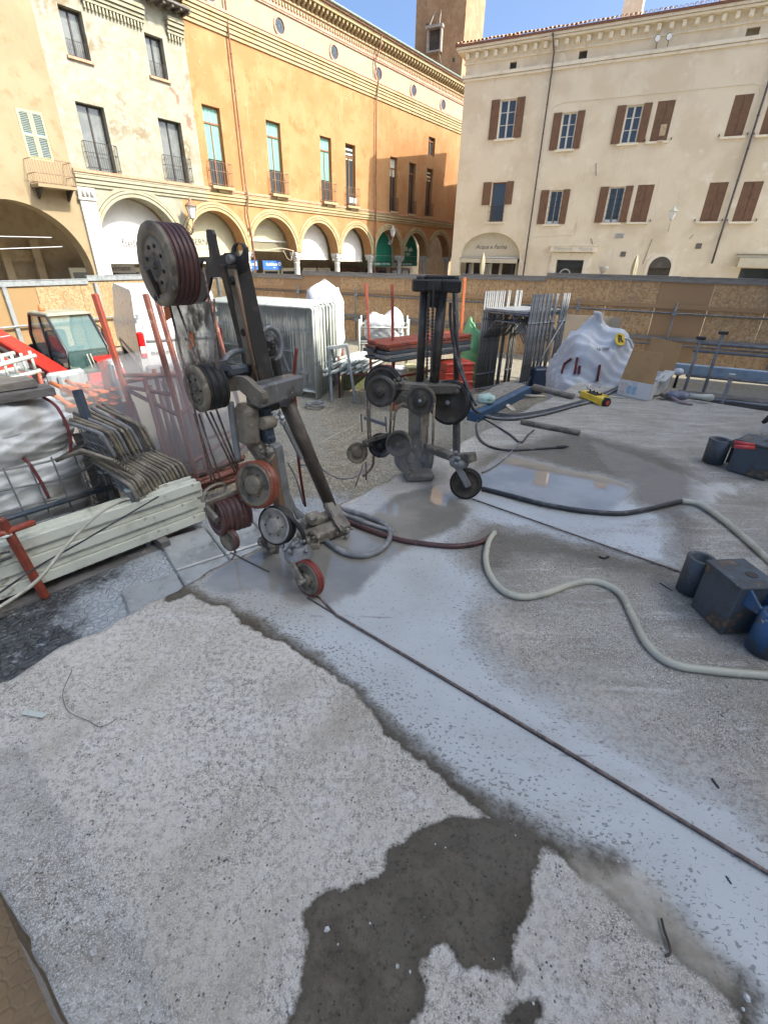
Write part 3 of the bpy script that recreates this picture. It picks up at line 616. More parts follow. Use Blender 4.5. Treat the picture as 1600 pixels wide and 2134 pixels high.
def string_course(parent, u0, u1, m, mb_=brick_red):
    b = MB()
    for v0, v1, n in ((3.70,3.78,.05),(3.80,3.90,.09),(3.93,4.02,.12),(4.04,4.10,.07)): FA.box(b, u0, u1, v0, v1, .002, n)
    part('string_course', b, m, parent)
    b = MB(); FA.box(b, u0, u1, 4.102, 4.19, .002, .10); part('brick_course', b, mb_, parent)
def tall_window(parent, u0, u1, v0, v1, fr, curtain=None, split=.78, dep=.2, balc=True, cut=True):
    b = MB(); w_ = .055
    n0, n1 = -dep, -dep+.06
    FA.box(b, u0, u0+w_, v0, v1, n0, n1); FA.box(b, u1-w_, u1, v0, v1, n0, n1)
    FA.box(b, u0+w_, u1-w_, v1-w_, v1, n0, n1); FA.box(b, u0+w_, u1-w_, v0, v0+w_, n0, n1)
    vm = v0+(v1-v0)*split
    FA.box(b, u0+w_, u1-w_, vm-.03, vm+.03, n0, n1+.01); FA.box(b, (u0+u1)/2-.025, (u0+u1)/2+.025, v0+w_, vm-.03, n0, n1)
    k = part('window', b, fr, parent)
    g = MB(); FA.quad(g, u0, u1, v0, v1, n0+.02); part('pane', g, glass, k)
    if curtain:
        g = MB(); bot = v0+.95; n = 24
        for (a, b2, c, d) in ((u0+w_, (u0+u1)/2-.03, bot, vm-.03), ((u0+u1)/2+.03, u1-w_, bot, vm-.03), (u0+w_, u1-w_, vm+.03, v1-w_)):
            g.grid(n, 2, lambda s_, t_: FA.P(a+(b2-a)*s_, c+(d-c)*t_, n0+.035+.012*math.sin(s_*26)), True)
        part('curtain', g, curtain, k)
    return k
def balconet(parent, u0, u1, v0, m, h=.82, proj=.24, bars=11, sill=True):
    b = MB()
    if sill: FA.box(b, u0-.12, u1+.12, v0-.10, v0, .002, proj+.03); FA.box(b, u0+.2, u1-.2, v0-.2, v0-.1, .002, proj*.7)
    k = part('balcony_slab', b, pl_oran_t, parent) if sill else None
    b = MB(); a0, a1 = u0-.1, u1+.1
    for vv in (v0+.06, v0+h*.62, v0+h):
        b.tube([FA.P(a0, vv, .01), FA.P(a0, vv, proj), FA.P(a1, vv, proj), FA.P(a1, vv, .01)], .014, 5)
    for i in range(bars):
        uu = a0+(a1-a0)*i/(bars-1); b.tube([FA.P(uu, v0, proj), FA.P(uu, v0+h, proj)], .010, 4, cap=False)
    for nn in (.08, .16):
        for uu in (a0, a1): b.tube([FA.P(uu, v0, nn), FA.P(uu, v0+h, nn)], .010, 4, cap=False)
    part('railing', b, m, parent)
def lunette(parent, uc, r, m, txt=None, tm=ink, size=.3, vlow=1.62, n=-.72, sub=None, name='awning', tv=None):
    b = MB(); FA.disc(b, uc, SPR, r-.02, n, vlow); k = part(name, b, m, parent)
    b = MB(); FA.box(b, uc-r+.05, uc+r-.05, vlow-.07, vlow-.005, n-.1, n+.05); part('awning_bar', b, frame_w if m is not awn_g else iron, k)
    b = MB(); FA.box(b, uc-r+.03, uc+r-.03, vlow+.30, vlow+.315, n+.003, n+.01); part('seam', b, ink_g, k)
    if txt: text_on(FA, txt, uc, tv or SPR+.42, n+.006, size, tm, k)
    if sub: text_on(FA, sub, uc, (tv or SPR+.42)-size*.85, n+.006, size*.45, tm, k)
    return k
def shopfront(parent, u0, u1, n=-3.4, m=None):
    for (a, b2) in ((u0, (u0+u1)/2-.08), ((u0+u1)/2+.08, u1)):
        b = MB(); FA.box(b, a, a+.1, G, 1.15, n, n+.08); FA.box(b, b2-.1, b2, G, 1.15, n, n+.08); FA.box(b, a+.1, b2-.1, .98, 1.15, n, n+.08); FA.box(b, a+.1, b2-.1, G, G+.3, n, n+.08)
        k = part('shop_window', b, m or frame_w, parent); g = MB(); FA.quad(g, a+.1, b2-.1, G+.3, .98, n+.03); part('pane', g, glass, k)
# common arcade interior belongs to the house in front of it
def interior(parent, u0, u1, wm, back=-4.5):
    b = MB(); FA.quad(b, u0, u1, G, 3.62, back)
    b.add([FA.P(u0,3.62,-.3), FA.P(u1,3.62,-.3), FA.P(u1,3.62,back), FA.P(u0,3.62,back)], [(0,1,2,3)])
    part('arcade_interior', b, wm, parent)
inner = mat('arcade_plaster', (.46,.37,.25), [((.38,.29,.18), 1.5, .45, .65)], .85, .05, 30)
# ---------------- beige house at the far left
bz = thing('beige_house', 'beige house with one broad dark archway and closed pale green shutters over a balcony', 'house', FA.P(-29, G, 0))
b = MB(); win = (-26.95, -26.2, 4.28, 5.52)
FA.wall(b, -40, -25.72, 3.2, 12, [win], 0.0, .12); FA.archwall(b, -40, -25.72, 3.2, [(-27.95, 1.0, 2.12), (-33.2, 1.0, 2.12)], 0, .6)
for u0, u1 in ((-40,-35.3),(-31.1,-30.05),(-25.85,-25.72)): FA.box(b, u0, u1, G, 1.0, -.6, 0)
part('wall', b, pl_beige, bz)
b = MB(); FA.box(b, -40, -25.72, 12, 12.3, -6, .4); part('roof', b, tile_m, bz)
interior(bz, -40, -25.72, inner, -4.5)
b = MB()
for uu in (-30.2, -27.3, -26.2):
    FA.ring(b, 0, 0, 0, 0, 0, 0, seg=1) if False else None
    FA.box(b, uu, uu+.28, G, 2.1, -4.3, -4.0)
b.add([], [])
FA.box(b, -31, -26, 1.35, 1.75, -4.45, -4.25); part('shop_lintel', b, inner, bz)
for uu in (-30.6, -29.3, -28.2):
    b = MB(); FA.box(b, uu, uu+.16, 1.4, 3.2, -4.4, -3.2); part('vault_beam', b, wood_d, bz)
shopfront(bz, -30.0, -27.5, -4.4, frame_b)
k = thing('shop_sign', 'grey shop sign with pale lettering under the broad beige archway', 'sign', FA.P(-28.4, 1.1, -4.2))
b = MB(); FA.box(b, -29.3, -27.6, .95, 1.32, -4.24, -4.2); part('board', b, inner, k); text_on(FA, 'librerie', -28.5, 1.13, -4.19, .3, ink_w, k)
for i in range(2):
    sh = MB(); a = win[0]+.01+i*.37; c = a+.36
    FA.box(sh, a, a+.06, win[2], win[3], -.05, .0); FA.box(sh, c-.06, c, win[2], win[3], -.05, .0)
    for vv in (win[2], (win[2]+win[3])/2-.03, win[3]-.06): FA.box(sh, a+.06, c-.06, vv, vv+.06, -.05, .0)
    ks = part('shutter', sh, shut_g, bz); sl_ = MB()
    for q in range(26):
        vv = win[2]+.075+q*.0445
        if abs(vv-(win[2]+win[3])/2) < .045: continue
        sl_.boxm(FA.M((a+c)/2, vv, -.028) @ Matrix.Rotation(.6, 4, 'X'), c-a-.12, .04, .008)
    part('louvres', sl_, shut_g, ks, kind='stuff')
b = MB(); FA.box(b, -27.12, -25.95, 3.50, 3.58, .002, .62); part('balcony_slab', b, pl_beige, bz)
b = MB()
for uu in (-27.0, -26.1): b.prism([FA.P(uu, 3.5, .01), FA.P(uu, 3.5, .5), FA.P(uu, 3.2, .01)], FA.u*.08)
part('balcony_bracket', b, iron, bz)
b = MB()
for vv in (3.62, 3.86, 4.24): b.tube([FA.P(-27.1, vv, .01), FA.P(-27.1, vv, .58), FA.P(-25.97, vv, .58), FA.P(-25.97, vv, .01)], .016, 5)
for i in range(15): b.tube([FA.P(-27.1+i*1.13/14, 3.58, .58), FA.P(-27.1+i*1.13/14, 4.24, .58)], .010, 4, cap=False)
for nn in (.14,.28,.43):
    for uu in (-27.1, -25.97): b.tube([FA.P(uu, 3.58, nn), FA.P(uu, 4.24, nn)], .010, 4, cap=False)
part('balcony_railing', b, rust_i, bz)
# ---------------- white house
wh = thing('white_house', 'flaking white plaster house with four dark windows between beige and orange fronts', 'house', FA.P(-23.2, G, 0))
WINS = [(-24.97,-24.28,7.16,8.34),(-22.23,-21.55,7.28,8.42),(-25.11,-24.2,4.2,6.03),(-22.25,-21.32,4.22,6.12)]
b = MB(); FA.wall(b, -25.72, -20.65, TOPA, 9.6, WINS, 0, .25); FA.archwall(b, -25.72, -21.78, TOPA, [(-23.72, SPR, 1.60)], 0, .55)
part('wall', b, pl_white, wh)
b = MB(); FA.box(b, -25.74, -25.22, G, 3.3, -.4, .10); FA.box(b, -25.79, -25.17, 3.3, 3.38, -.4, .15); FA.box(b, -25.76, -25.2, 3.40, 3.66, -.4, .13); FA.box(b, -25.8, -25.16, G, G+.35, -.4, .16)
FA.box(b, -25.22, -25.14, 1.72, 1.93, -.4, .06)
pk = part('pilaster', b, stone, wh)
b = MB()
for uu in (-25.62, -25.48, -25.34): b.tube([FA.P(uu, 3.40, .14), FA.P(uu, 3.5, .19), FA.P(uu+.02, 3.6, .2)], .055, 6)
part('capital', b, stone, pk)
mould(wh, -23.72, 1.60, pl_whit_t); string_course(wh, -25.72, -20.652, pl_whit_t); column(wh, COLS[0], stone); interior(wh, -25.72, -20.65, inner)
for (a, c, d, e) in WINS:
    kw = MB(); n0 = -.24
    FA.box(kw, a, a+.05, d, e, n0, n0+.05); FA.box(kw, c-.05, c, d, e, n0, n0+.05); FA.box(kw, a+.05, c-.05, e-.05, e, n0, n0+.05); FA.box(kw, (a+c)/2-.025, (a+c)/2+.025, d, e-.05, n0, n0+.04)
    kk = part('window', kw, iron, wh); g = MB(); FA.quad(g, a, c, d, e, n0+.01); part('pane', g, glass_g, kk)
    s_ = MB(); FA.box(s_, a-.06, c+.06, d-.07, d, -.2, .07); part('sill', s_, pl_whit_t if d < 5 else brick_red, kk)
    if d < 5: balconet(wh, a+.02, c-.02, d, iron, .78, .14, 15, False)
    else:
        r_ = MB()
        for vv in (d+.04, d+.42): r_.tube([FA.P(a, vv, -.05), FA.P(c, vv, -.05)], .011, 5)
        for q in range(12): uu = a+(c-a)*(q+.5)/12; r_.tube([FA.P(uu, d, -.05), FA.P(uu, d+.42, -.05)], .009, 4, cap=False)
        part('railing', r_, iron, wh)
# brick corbel tables of the white house
for (a, c) in ((-24.22, -22.2), (-21.36, -20.70)):
    t = MB()
    for v0, v1, n in ((8.62,8.70,.10),(8.72,8.80,.14),(8.82,8.92,.19),(8.94,9.04,.23)): FA.box(t, a, c, v0, v1, .002, n)
    kt = part('corbel_cornice', t, pl_whit_t, wh)
    me = MB().boxm(Matrix(), .055, .08, .16).mesh('corbel'); me.materials.append(pl_whit_t)
    n = int((c-a)/.115)
    for i in range(n): piece('corbel', me, kt, None, M=FA.M(a+.06+i*.115, 8.535, .045))
b = MB(); FA.box(b, -22.2, -20.62, 9.30, 9.36, -.2, .55); FA.box(b, -25.72, -22.2, 9.55, 9.6, -.2, .5); part('eave', b, wood_d, wh)
b = MB(); FA.box(b, -25.72, -20.62, 9.62, 9.72, -5, .6); part('roof', b, tile_m, wh)
for i in range(5):
    b = MB(); FA.box(b, -21.95+i*.32, -21.87+i*.32, 9.22, 9.298, -.1, .5); part('rafter', b, wood_d, wh)
lk = lunette(wh, -23.72, 1.60, awn_w, None, ink, .3, 1.42)
text_on(FA, 'fielmann', -23.45, 2.05, -.712, .46, ink, lk, bold=-.004)
shopfront(wh, -25.3, -22.3, -3.4)
k = thing('shop_sign', 'cream shop sign lettered under the white house arch beside the stone pilaster', 'sign', FA.P(-23.6, 1.2, -3.2))
b = MB(); FA.box(b, -24.6, -22.6, .95, 1.32, -3.25, -3.2); part('board', b, awn_w, k); text_on(FA, 'fielmann', -23.3, 1.13, -3.19, .30, ink, k)
# ---------------- orange palace
orp = thing('orange_palace', 'long orange plaster palace over an arcade with round attic windows in a pale frieze', 'building', FA.P(-10, G, 0))
OW = [(-20.28,-19.45,4.25,6.90,1,1),(-17.08,-16.25,4.28,6.98,1,1),(-13.70,-12.9,4.26,6.97,1,1),(-11.82,-11.02,4.23,6.96,0,1),(-7.90,-7.18,4.28,6.94,0,0),(-5.94,-5.22,4.27,6.91,0,0),(-3.96,-3.2,4.28,6.88,0,0),(-3.94,-3.16,7.55,8.48,0,0)]
b = MB(); FA.wall(b, -20.65, 2.4, TOPA, 9.2, [q[:4] for q in OW], 0, .26)
FA.archwall(b, -18.89, 2.4, TOPA, [((x+y)/2, SPR, (y-x)/2-.17) for x, y in zip(COLS, COLS[1:])][0:] if False else [((x+y)/2, SPR, (y-x)/2-.17) for x, y in zip(COLS[1:], COLS[2:])], 0, .55)
part('wall', b, pl_oran, orp)
b = MB(); FA.archwall(b, -21.78, -18.89, TOPA, [((COLS[0]+COLS[1])/2, SPR, (COLS[1]-COLS[0])/2-.17)], .0005, .55); part('arch_wall', b, pl_oran, orp)
b = MB(); FA.wall(b, -20.65, 2.4, 9.88, 10.78, [], 0); part('frieze', b, pl_frieze, orp)
b = MB()
for v0, v1, n in ((9.20,9.30,.05),(9.32,9.43,.09),(9.46,9.55,.12),(9.58,9.66,.15),(9.69,9.78,.19)): FA.box(b, -20.65, 2.4, v0, v1, -.05, n)
part('moulded_band', b, pl_oran_t, orp)
b = MB(); FA.box(b, -20.65, 2.4, 9.802, 9.88, -.05, .21); FA.box(b, -20.65, 2.4, 10.70, 10.74, -.02, .05); part('red_band', b, pl_pink, orp)
b = MB(); FA.box(b, -20.65, 2.4, 10.78, 11.1, -.05, .03); part('pink_band', b, pl_pink, orp)
me = MB().boxm(Matrix(), .09, .05, .11).mesh('dentil'); me.materials.append(pl_oran_t)
for i in range(130): piece('dentil', me, orp, None, M=FA.M(-20.5+i*.172, 10.97, .055))
b = MB(); FA.box(b, -20.65, 2.4, 11.10, 11.16, -.05, .10); part('cornice_fillet', b, pl_oran_t, orp)
b = MB(); FA.box(b, -20.65, 2.4, 11.16, 11.45, -.05, .03); part('cornice_wall', b, pl_pink, orp)
bk = MB(); bk.prism([(-.055,-.12,-.14),(-.055,.16,.02),(-.055,.20,.14),(-.055,-.12,.14)], (.11,0,0)); me = bk.mesh('bracket'); me.materials.append(pl_oran_t)
for i in range(84): piece('bracket', me, orp, None, M=FA.M(-20.5+i*.27, 11.30, .14))
b = MB(); FA.box(b, -20.65, 2.4, 11.45, 11.58, -.05, .38); part('cornice', b, pl_oran_t, orp)
b = MB(); FA.box(b, -20.65, 2.4, 11.60, 11.66, -.05, .46); part('eave_board', b, pl_pink, orp)
b = MB(); b.tube([FA.P(-20.65, 11.70, .50), FA.P(2.4, 11.70, .50)], .075, 8); part('gutter', b, copper, orp)
b = MB(); b.add([FA.P(-20.65,11.68,.5), FA.P(2.4,11.68,.5), FA.P(2.4,13.2,-6), FA.P(-20.65,13.2,-6)], [(0,1,2,3)]); part('roof', b, tile_m, orp)
for uo in (-19.31,-15.91,-12.52,-9.1,-5.82,-2.53,.8):
    t = MB(); FA.ring(t, uo, 10.25, .25, .33, .003, .05, 0, 2*math.pi, 24)
    ko = part('round_window', t, pl_pink, orp)
    g = MB(); g.prism([FA.P(uo+.25*math.cos(q*math.pi/10), 10.25+.25*math.sin(q*math.pi/10), .012) for q in range(20)], FA.n*-.008); part('pane', g, glass, ko)
    g = MB(); FA.ring(g, uo, 10.25, .09, .105, .014, .02, 0, 2*math.pi, 14)
    for q in range(8): a = q*math.pi/4; g.tube([FA.P(uo+.1*math.cos(a), 10.25+.1*math.sin(a), .016), FA.P(uo+.25*math.cos(a), 10.25+.25*math.sin(a), .016)], .008, 4)
    part('tracery', g, iron, ko)
for i, (a, c, d, e, cu, ba) in enumerate(OW):
    kk = tall_window(orp, a, c, d, e, frame_b, curt_g if cu else None, .80)
    if ba: balconet(orp, a, c, d, rust_i)
    elif i < 7: balconet(orp, a+.1, c-.1, d, iron, .7, .12, 7, True)
    if i in (3, 6):
        g = MB()
        for q in range(3): FA.box(g, a+.06, c-.06, e-.25-q*.2, e-.17-q*.2, -.19, -.17)
        part('blind_slat', g, white_d, kk)
    if i == 4: g = MB(); FA.quad(g, a+.06, c-.06, d+1.75, e-.08, -.17); part('roller_blind', g, white_d, kk)
wb = MB()
for q in range(5): FA.box(wb, -11.75+q*.13, -11.66+q*.13, 4.36, 4.62, .10, .16)
part('white_planter', wb, white_p, orp)
string_course(orp, -20.648, 2.4, pl_oran_t)
for x, y in zip(COLS, COLS[1:]): mould(orp, (x+y)/2, (y-x)/2-.17, pl_oran_t)
for u in COLS[1:]: column(orp, u, stone)
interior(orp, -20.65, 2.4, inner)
for a, c in zip(COLS, COLS[1:]): shopfront(orp, a+.35, c-.25, -3.4, frame_w if a < -10 else frame_b)
mids = [(x+y)/2 for x, y in zip(COLS, COLS[1:])]; rr = [(y-x)/2-.17 for x, y in zip(COLS, COLS[1:])]
lk = lunette(orp, mids[0], rr[0], awn_y, None, ink, .3, 1.45); text_on(FA, 'BERNI', mids[0]-.42, 2.2, -.712, .34, ink, lk); text_on(FA, 'Blanch', mids[0]+.62, 2.17, -.712, .26, ink_g, lk); text_on(FA, 'abbigliamento    e boutique', mids[0]+.05, 1.98, -.712, .14, ink_g, lk)
lk = lunette(orp, mids[1], rr[1], awn_y, None, ink, .3, 2.42); text_on(FA, 'BERNI Blanch', mids[1]+.2, 2.95, -.712, .22, ink_g, lk)
lk = lunette(orp, mids[2], rr[2], awn_w, None, ink, .3, 1.68); text_on(FA, 'Goldblum', mids[2]-.1, 2.22, -.712, .34, ink_g, lk); text_on(FA, 'casa', mids[2]+.35, 2.02, -.712, .16, ink_g, lk)
b = MB(); FA.ring(b, mids[2]+.85, 2.24, .10, .17, -.714, -.708, 0, 2*math.pi, 16); part('round_mark', b, ink_g, lk)
lunette(orp, mids[3], rr[3], awn_w, None, ink, .3, 1.62)
lk = lunette(orp, mids[4], rr[4], awn_g, None, ink_w, .3, 1.6); vb = MB(); FA.box(vb, mids[4]-1.3, mids[4]+1.3, 1.32, 1.55, -.66, -.64); kq = part('valance', vb, awn_g, lk); text_on(FA, 'BAR  GELATERIA  CAFFETTERIA', mids[4], 1.43, -.635, .15, ink_w, lk)
lk = lunette(orp, mids[5], rr[5], awn_g, None, ink_w, .3, 1.6); text_on(FA, 'Caffè alla', mids[5], 2.32, -.712, .36, ink_w, lk, shear=.25); text_on(FA, 'al 1907', mids[5], 2.02, -.712, .26, ink_w, lk, shear=.25)
vb = MB(); FA.box(vb, mids[5]-1.25, mids[5]+1.25, 1.32, 1.55, -.66, -.64); part('valance', vb, awn_g, lk); text_on(FA, 'BAR  GELATERIA', mids[5], 1.43, -.635, .15, ink_w, lk)
for (uu, vv, wv) in ((-17.95, 1.32, 1.1), (-16.45, 1.32, 1.25)):
    k = thing('shop_sign', 'blue shop sign with white lettering and ring, %s of the two under the third arch' % ('left' if uu < -17 else 'right'), 'sign', FA.P(uu, vv-.2, -1.1))
    b = MB(); FA.box(b, uu-wv/2, uu+wv/2, vv-.21, vv+.21, -1.12, -1.08); part('board', b, sign_b, k)
    text_on(FA, 'Goldblum', uu-.05, vv+.04, -1.075, .19, ink_w, k); text_on(FA, 'casa', uu+.12, vv-.10, -1.075, .10, ink_w, k)
    b = MB(); FA.ring(b, uu+wv/2-.14, vv+.06, .05, .09, -1.079, -1.072, 0, 2*math.pi, 16); part('ring_mark', b, ink_w, k)
def downpipe(F, parent_label, pts, m, r=.05, name='downpipe'):
    b = MB(); b.tube([F.P(*p) for p in pts], r, 8)
    for i in range(len(pts)-1):
        a, c = F.P(*pts[i]), F.P(*pts[i+1]); L = (c-a).length
        for q in range(1, int(L/1.6)): p_ = a.lerp(c, q*1.6/L); b.tube([p_-Z3*.03, p_+Z3*.03], r*1.35, 8)
    return solo(name, b, m, parent_label, 'downpipe')
downpipe(FA, 'brown downpipe on the orange palace between the first and second green curtained windows', [(-18.72,11.6,.42),(-18.72,10.9,.12),(-18.66,4.3,.17),(-18.62,4.0,.2),(-18.72,3.4,.16),(-18.55,2.4,.1),(-18.5,G,.1)], pipe_m)
downpipe(FA, 'brown downpipe on the orange palace where its wall turns from sun to shade', [(-9.38,11.6,.42),(-9.42,11.2,.4),(-9.55,10.6,.12),(-9.38,9.9,.24),(-9.38,9.1,.12),(-9.40,4.3,.15),(-9.40,3.4,.15),(-9.42,2.0,.1),(-9.42,G,.1)], pipe_m)
def wall_lantern(F, u, v, label, m, glassm, sc=1.0):
    k = thing('wall_lantern', label, 'street lamp', F.P(u, v, .5*sc))
    o = F.P(u, v, .42*sc); b = MB(); sg = sc; sc = sc*F.k
    b.tube([F.P(u, v-.42*sg, .02), F.P(u, v-.5*sg, .2*sg), F.P(u, v-.34*sg, .38*sg), o-Z3*.05*sc], .022*sc, 6)
    for q in range(10): a = q*.7; b.tube([F.P(u, v-.36*sg+.08*math.sin(a)*sg, .12*sg+.05*math.cos(a)*sg), F.P(u, v-.36*sg+.08*math.sin(a+.7)*sg, .12*sg+.05*math.cos(a+.7)*sg)], .012*sc, 4)
    b.tube([F.P(u, v-.1*sg, .02), F.P(u, v-.38*sg, .36*sg)], .014*sc, 5); part('bracket', b, m, k)
    g = MB(); g.lathe([(0,.09*sc),(.34*sc,.17*sc)], o, Z3, 4, False); part('lantern_glass', g, glassm, k)
    c = MB(); 
    for q in range(4):
        a = q*math.pi/2; c.tube([o+Vector((math.cos(a),math.sin(a),0))*.095*sc, o+Vector((math.cos(a),math.sin(a),0))*.18*sc+Z3*.345*sc], .013*sc, 4)
    c.lathe([(.34*sc,.20*sc),(.36*sc,.20*sc),(.46*sc,.09*sc),(.48*sc,.05*sc),(.54*sc,.06*sc),(.58*sc,.02*sc),(.66*sc,.004)], o, Z3, 12); c.lathe([(-.04*sc,.05*sc),(0,.1*sc)], o, Z3, 8); part('lantern_frame', c, m, k)
wall_lantern(FA, -21.75, 3.0, 'ornate iron lantern bracketed on the arcade between the white and yellow awnings', rust_i, lampg, 1.15)
wall_lantern(FA, -8.0, 2.95, 'small lantern hanging in front of the left green awning', stone, lampg, .9)
b = MB(); b.tube([FA.P(-40, 1.62, .3), FA.P(-30, 1.66, .25), FA.P(-26.75, 1.86, .2)], .02, 6); b.tube([FA.P(-40, 2.02, .3), FA.P(-32, 2.02, .25), FA.P(-27.0, 2.12, .2)], .02, 6)
solo('string_lights', b, white_p, 'two white festoon cables hanging across the broad beige archway', 'cable')
b = MB(); pts = [FA.P(-18.4+2.6*t, 2.02-.06*math.sin(t*math.pi*2.2), -.1) for t in [i/14 for i in range(15)]]; b.tube(pts, .02, 5); b.tube([FA.P(-16.5,1.98,-.1),FA.P(-16.3,1.65,-.1),FA.P(-16.05,1.55,-.1),FA.P(-15.85,1.98,-.1)], .018, 5)
solo('string_lights', b, wood_p, 'white festoon cable with a drooping loop across the third arch', 'cable')
# ---------------- brick tower beyond
FT = Fac((7.4-5.6*.9, 67+5.6*.436, 0), AZB)
tw = thing('brick_tower', 'tall old brick tower rising behind the two palaces', 'tower', FT.P(2.8, G, -3))
b = MB(); P = FT.P; u1 = 5.6
for q in ([P(0,G,0),P(u1,G,0),P(u1,48,0),P(0,48,0)], [P(u1,G,0),P(u1,G,-6.3),P(u1,48,-6.3),P(u1,48,0)], [P(0,G,-6.3),P(0,G,0),P(0,48,0),P(0,48,-6.3)], [P(u1,G,-6.3),P(0,G,-6.3),P(0,48,-6.3),P(u1,48,-6.3)], [P(0,48,0),P(u1,48,0),P(u1,48,-6.3),P(0,48,-6.3)]): b.add(q, [(0,1,2,3)])
part('shaft', b, tower_b, tw)
a = Vector(onplane(892, 110, FT.o, FT.n)); uu = (a-FT.o).dot(FT.u); vv = a.z
b = MB(); FT.box(b, uu-.15, uu+1.75, vv+1.75, vv+2.0, 0, .7); FT.box(b, uu, uu+.16, vv, vv+1.75, 0, .6); FT.box(b, uu+1.5, uu+1.66, vv, vv+1.75, 0, .6); FT.box(b, uu, uu+1.66, vv-.15, vv, 0, .6)
kx = part('window_box', b, cap_w, tw)
b = MB(); FT.box(b, uu+.16, uu+1.5, vv, vv+1.75, .01, .1); part('window', b, dark_i, kx)
b = MB(); b.tube([FT.P(uu+.3, vv+2.0, .6), FT.P(uu+.6, vv+3.2, .02)], .05, 5); b.tube([FT.P(uu+1.4, vv+2.0, .6), FT.P(uu+1.25, vv+3.2, .02)], .05, 5); b.tube([FT.P(uu+1.4, vv-.1, .5), FT.P(uu+1.7, vv-1.2, .02)], .04, 5); part('stay', b, cap_w, kx)
for (px, py) in ((890,52),(945,124),(915,68)):
    a = Vector(onplane(px, py, FT.o, FT.n)); c = (a-FT.o).dot(FT.u)
    b = MB(); FT.box(b, c-.14, c+.14, a.z-.16, a.z+.16, -.1, .012); part('putlog_hole', b, dark_i, tw)
# ---------------- cream palace on the right
cp = thing('cream_palace', 'pale cream palace in shade with brown shutters and a dentilled cornice', 'building', FB.P(8, G, 0))
BW = [ # u0,u1,v0,v1, left shutter, right shutter, shutter drop, style
 (2.12,3.0,7.70,9.40,(1.64,2.10),(3.02,3.46),0,'sky'),(5.50,6.24,7.03,8.58,(5.06,5.48),(6.26,6.62),0,'sky'),(8.56,9.30,7.10,8.62,(8.12,8.54),(9.32,9.70),0,'open'),
 (9.92,10.68,7.10,8.66,None,None,0,'ajar'),(13.09,13.83,7.08,8.60,None,None,0,'shut'),(14.48,15.24,7.06,8.58,None,None,0,'shut'),
 (2.16,2.98,3.78,5.72,(1.63,2.12),(3.0,3.40),.85,'dark'),(5.48,6.17,3.63,5.23,(5.0,5.44),(6.19,6.55),0,'paned'),(8.53,9.30,3.67,5.28,(8.08,8.50),(9.32,9.68),0,'paned'),
 (9.88,10.65,3.68,5.32,None,None,0,'shut'),(13.09,13.88,3.67,5.30,None,None,0,'shut'),(14.50,15.30,3.65,5.28,None,None,0,'shut'),
 (17.6,18.4,3.65,5.28,None,None,0,'shut'),(17.6,18.4,7.06,8.58,None,None,0,'shut'),(20.6,21.4,3.65,5.28,None,None,0,'shut'),(20.6,21.4,7.06,8.58,None,None,0,'shut')]
holes = [q[:4] for q in BW]
att = [(2.40,2.76,10.60,10.89),(5.83,6.22,10.63,10.93),(12.8,13.3,10.58,10.88)]
holes += att + [(6.46,7.94,G,1.85),(15.55,19.0,G,1.62)]
AC = (2.42, 1.9, 1.86)
b = MB()
FB.wall(b, 0, 24, 3.45, 11.7, [h for h in holes if h[2] > 3.3], 0, .2)
FB.wall(b, 4.55, 24, G, 3.45, [(6.46,7.94,G,1.85),(15.55,19.0,G,1.62),(11.33,12.40,G,1.55)], 0, .4)
# low round arch of the restaurant (flattened)
P = FB.P; seg = 28; fl = .72
pts = [(AC[0]-AC[2]*math.cos(math.pi*k/seg), AC[1]+AC[2]*fl*math.sin(math.pi*k/seg)) for k in range(seg+1)]
for (a, c), (d, e) in zip(pts, pts[1:]):
    b.add([P(a,c,0),P(d,e,0),P(d,3.45,0),P(a,3.45,0)], [(0,1,2,3)]); b.add([P(a,c,0),P(a,c,-.4),P(d,e,-.4),P(d,e,0)], [(0,1,2,3)])
FB.quad(b, 0, AC[0]-AC[2], AC[1], 3.45, 0); FB.quad(b, AC[0]+AC[2], 4.55, AC[1], 3.45, 0)
FB.box(b, -.02, .5, G, 1.9, -.5, 0); FB.box(b, 4.3, 4.55, G, 1.9, -.4, 0)
# doorway arch head cut into a small fill
DC = (11.865, 1.55, .535)
b.add([P(0,G,0),P(0,11.7,0),P(0,11.7,-7.7),P(0,G,-7.7)], [(0,1,2,3)]); b.add([P(24,G,0),P(24,G,-7.7),P(24,11.7,-7.7),P(24,11.7,0)], [(0,1,2,3)])
wl = part('wall', b, pl_cream, cp)
b = MB(); pts = [(DC[0]-DC[2]*math.cos(math.pi*k/20), DC[1]+DC[2]*math.sin(math.pi*k/20)) for k in range(21)]
FB.disc(b, DC[0], DC[1], DC[2], .004, None, 20, .003); FB.quad(b, 11.33, 12.40, G, 1.55, -.3); part('arched_door', b, mat('brown_door', (.075,.062,.048), [((.11,.09,.07), 3, .5, .65)], .5), cp)
b = MB(); FB.ring(b, DC[0], DC[1], DC[2], DC[2]+.16, .001, .012, 0, math.pi, 20); FB.box(b, 11.17, 11.33, G, 1.55, .001, .012); FB.box(b, 12.40, 12.56, G, 1.55, .001, .012); part('door_surround', b, pl_cream_t, cp)
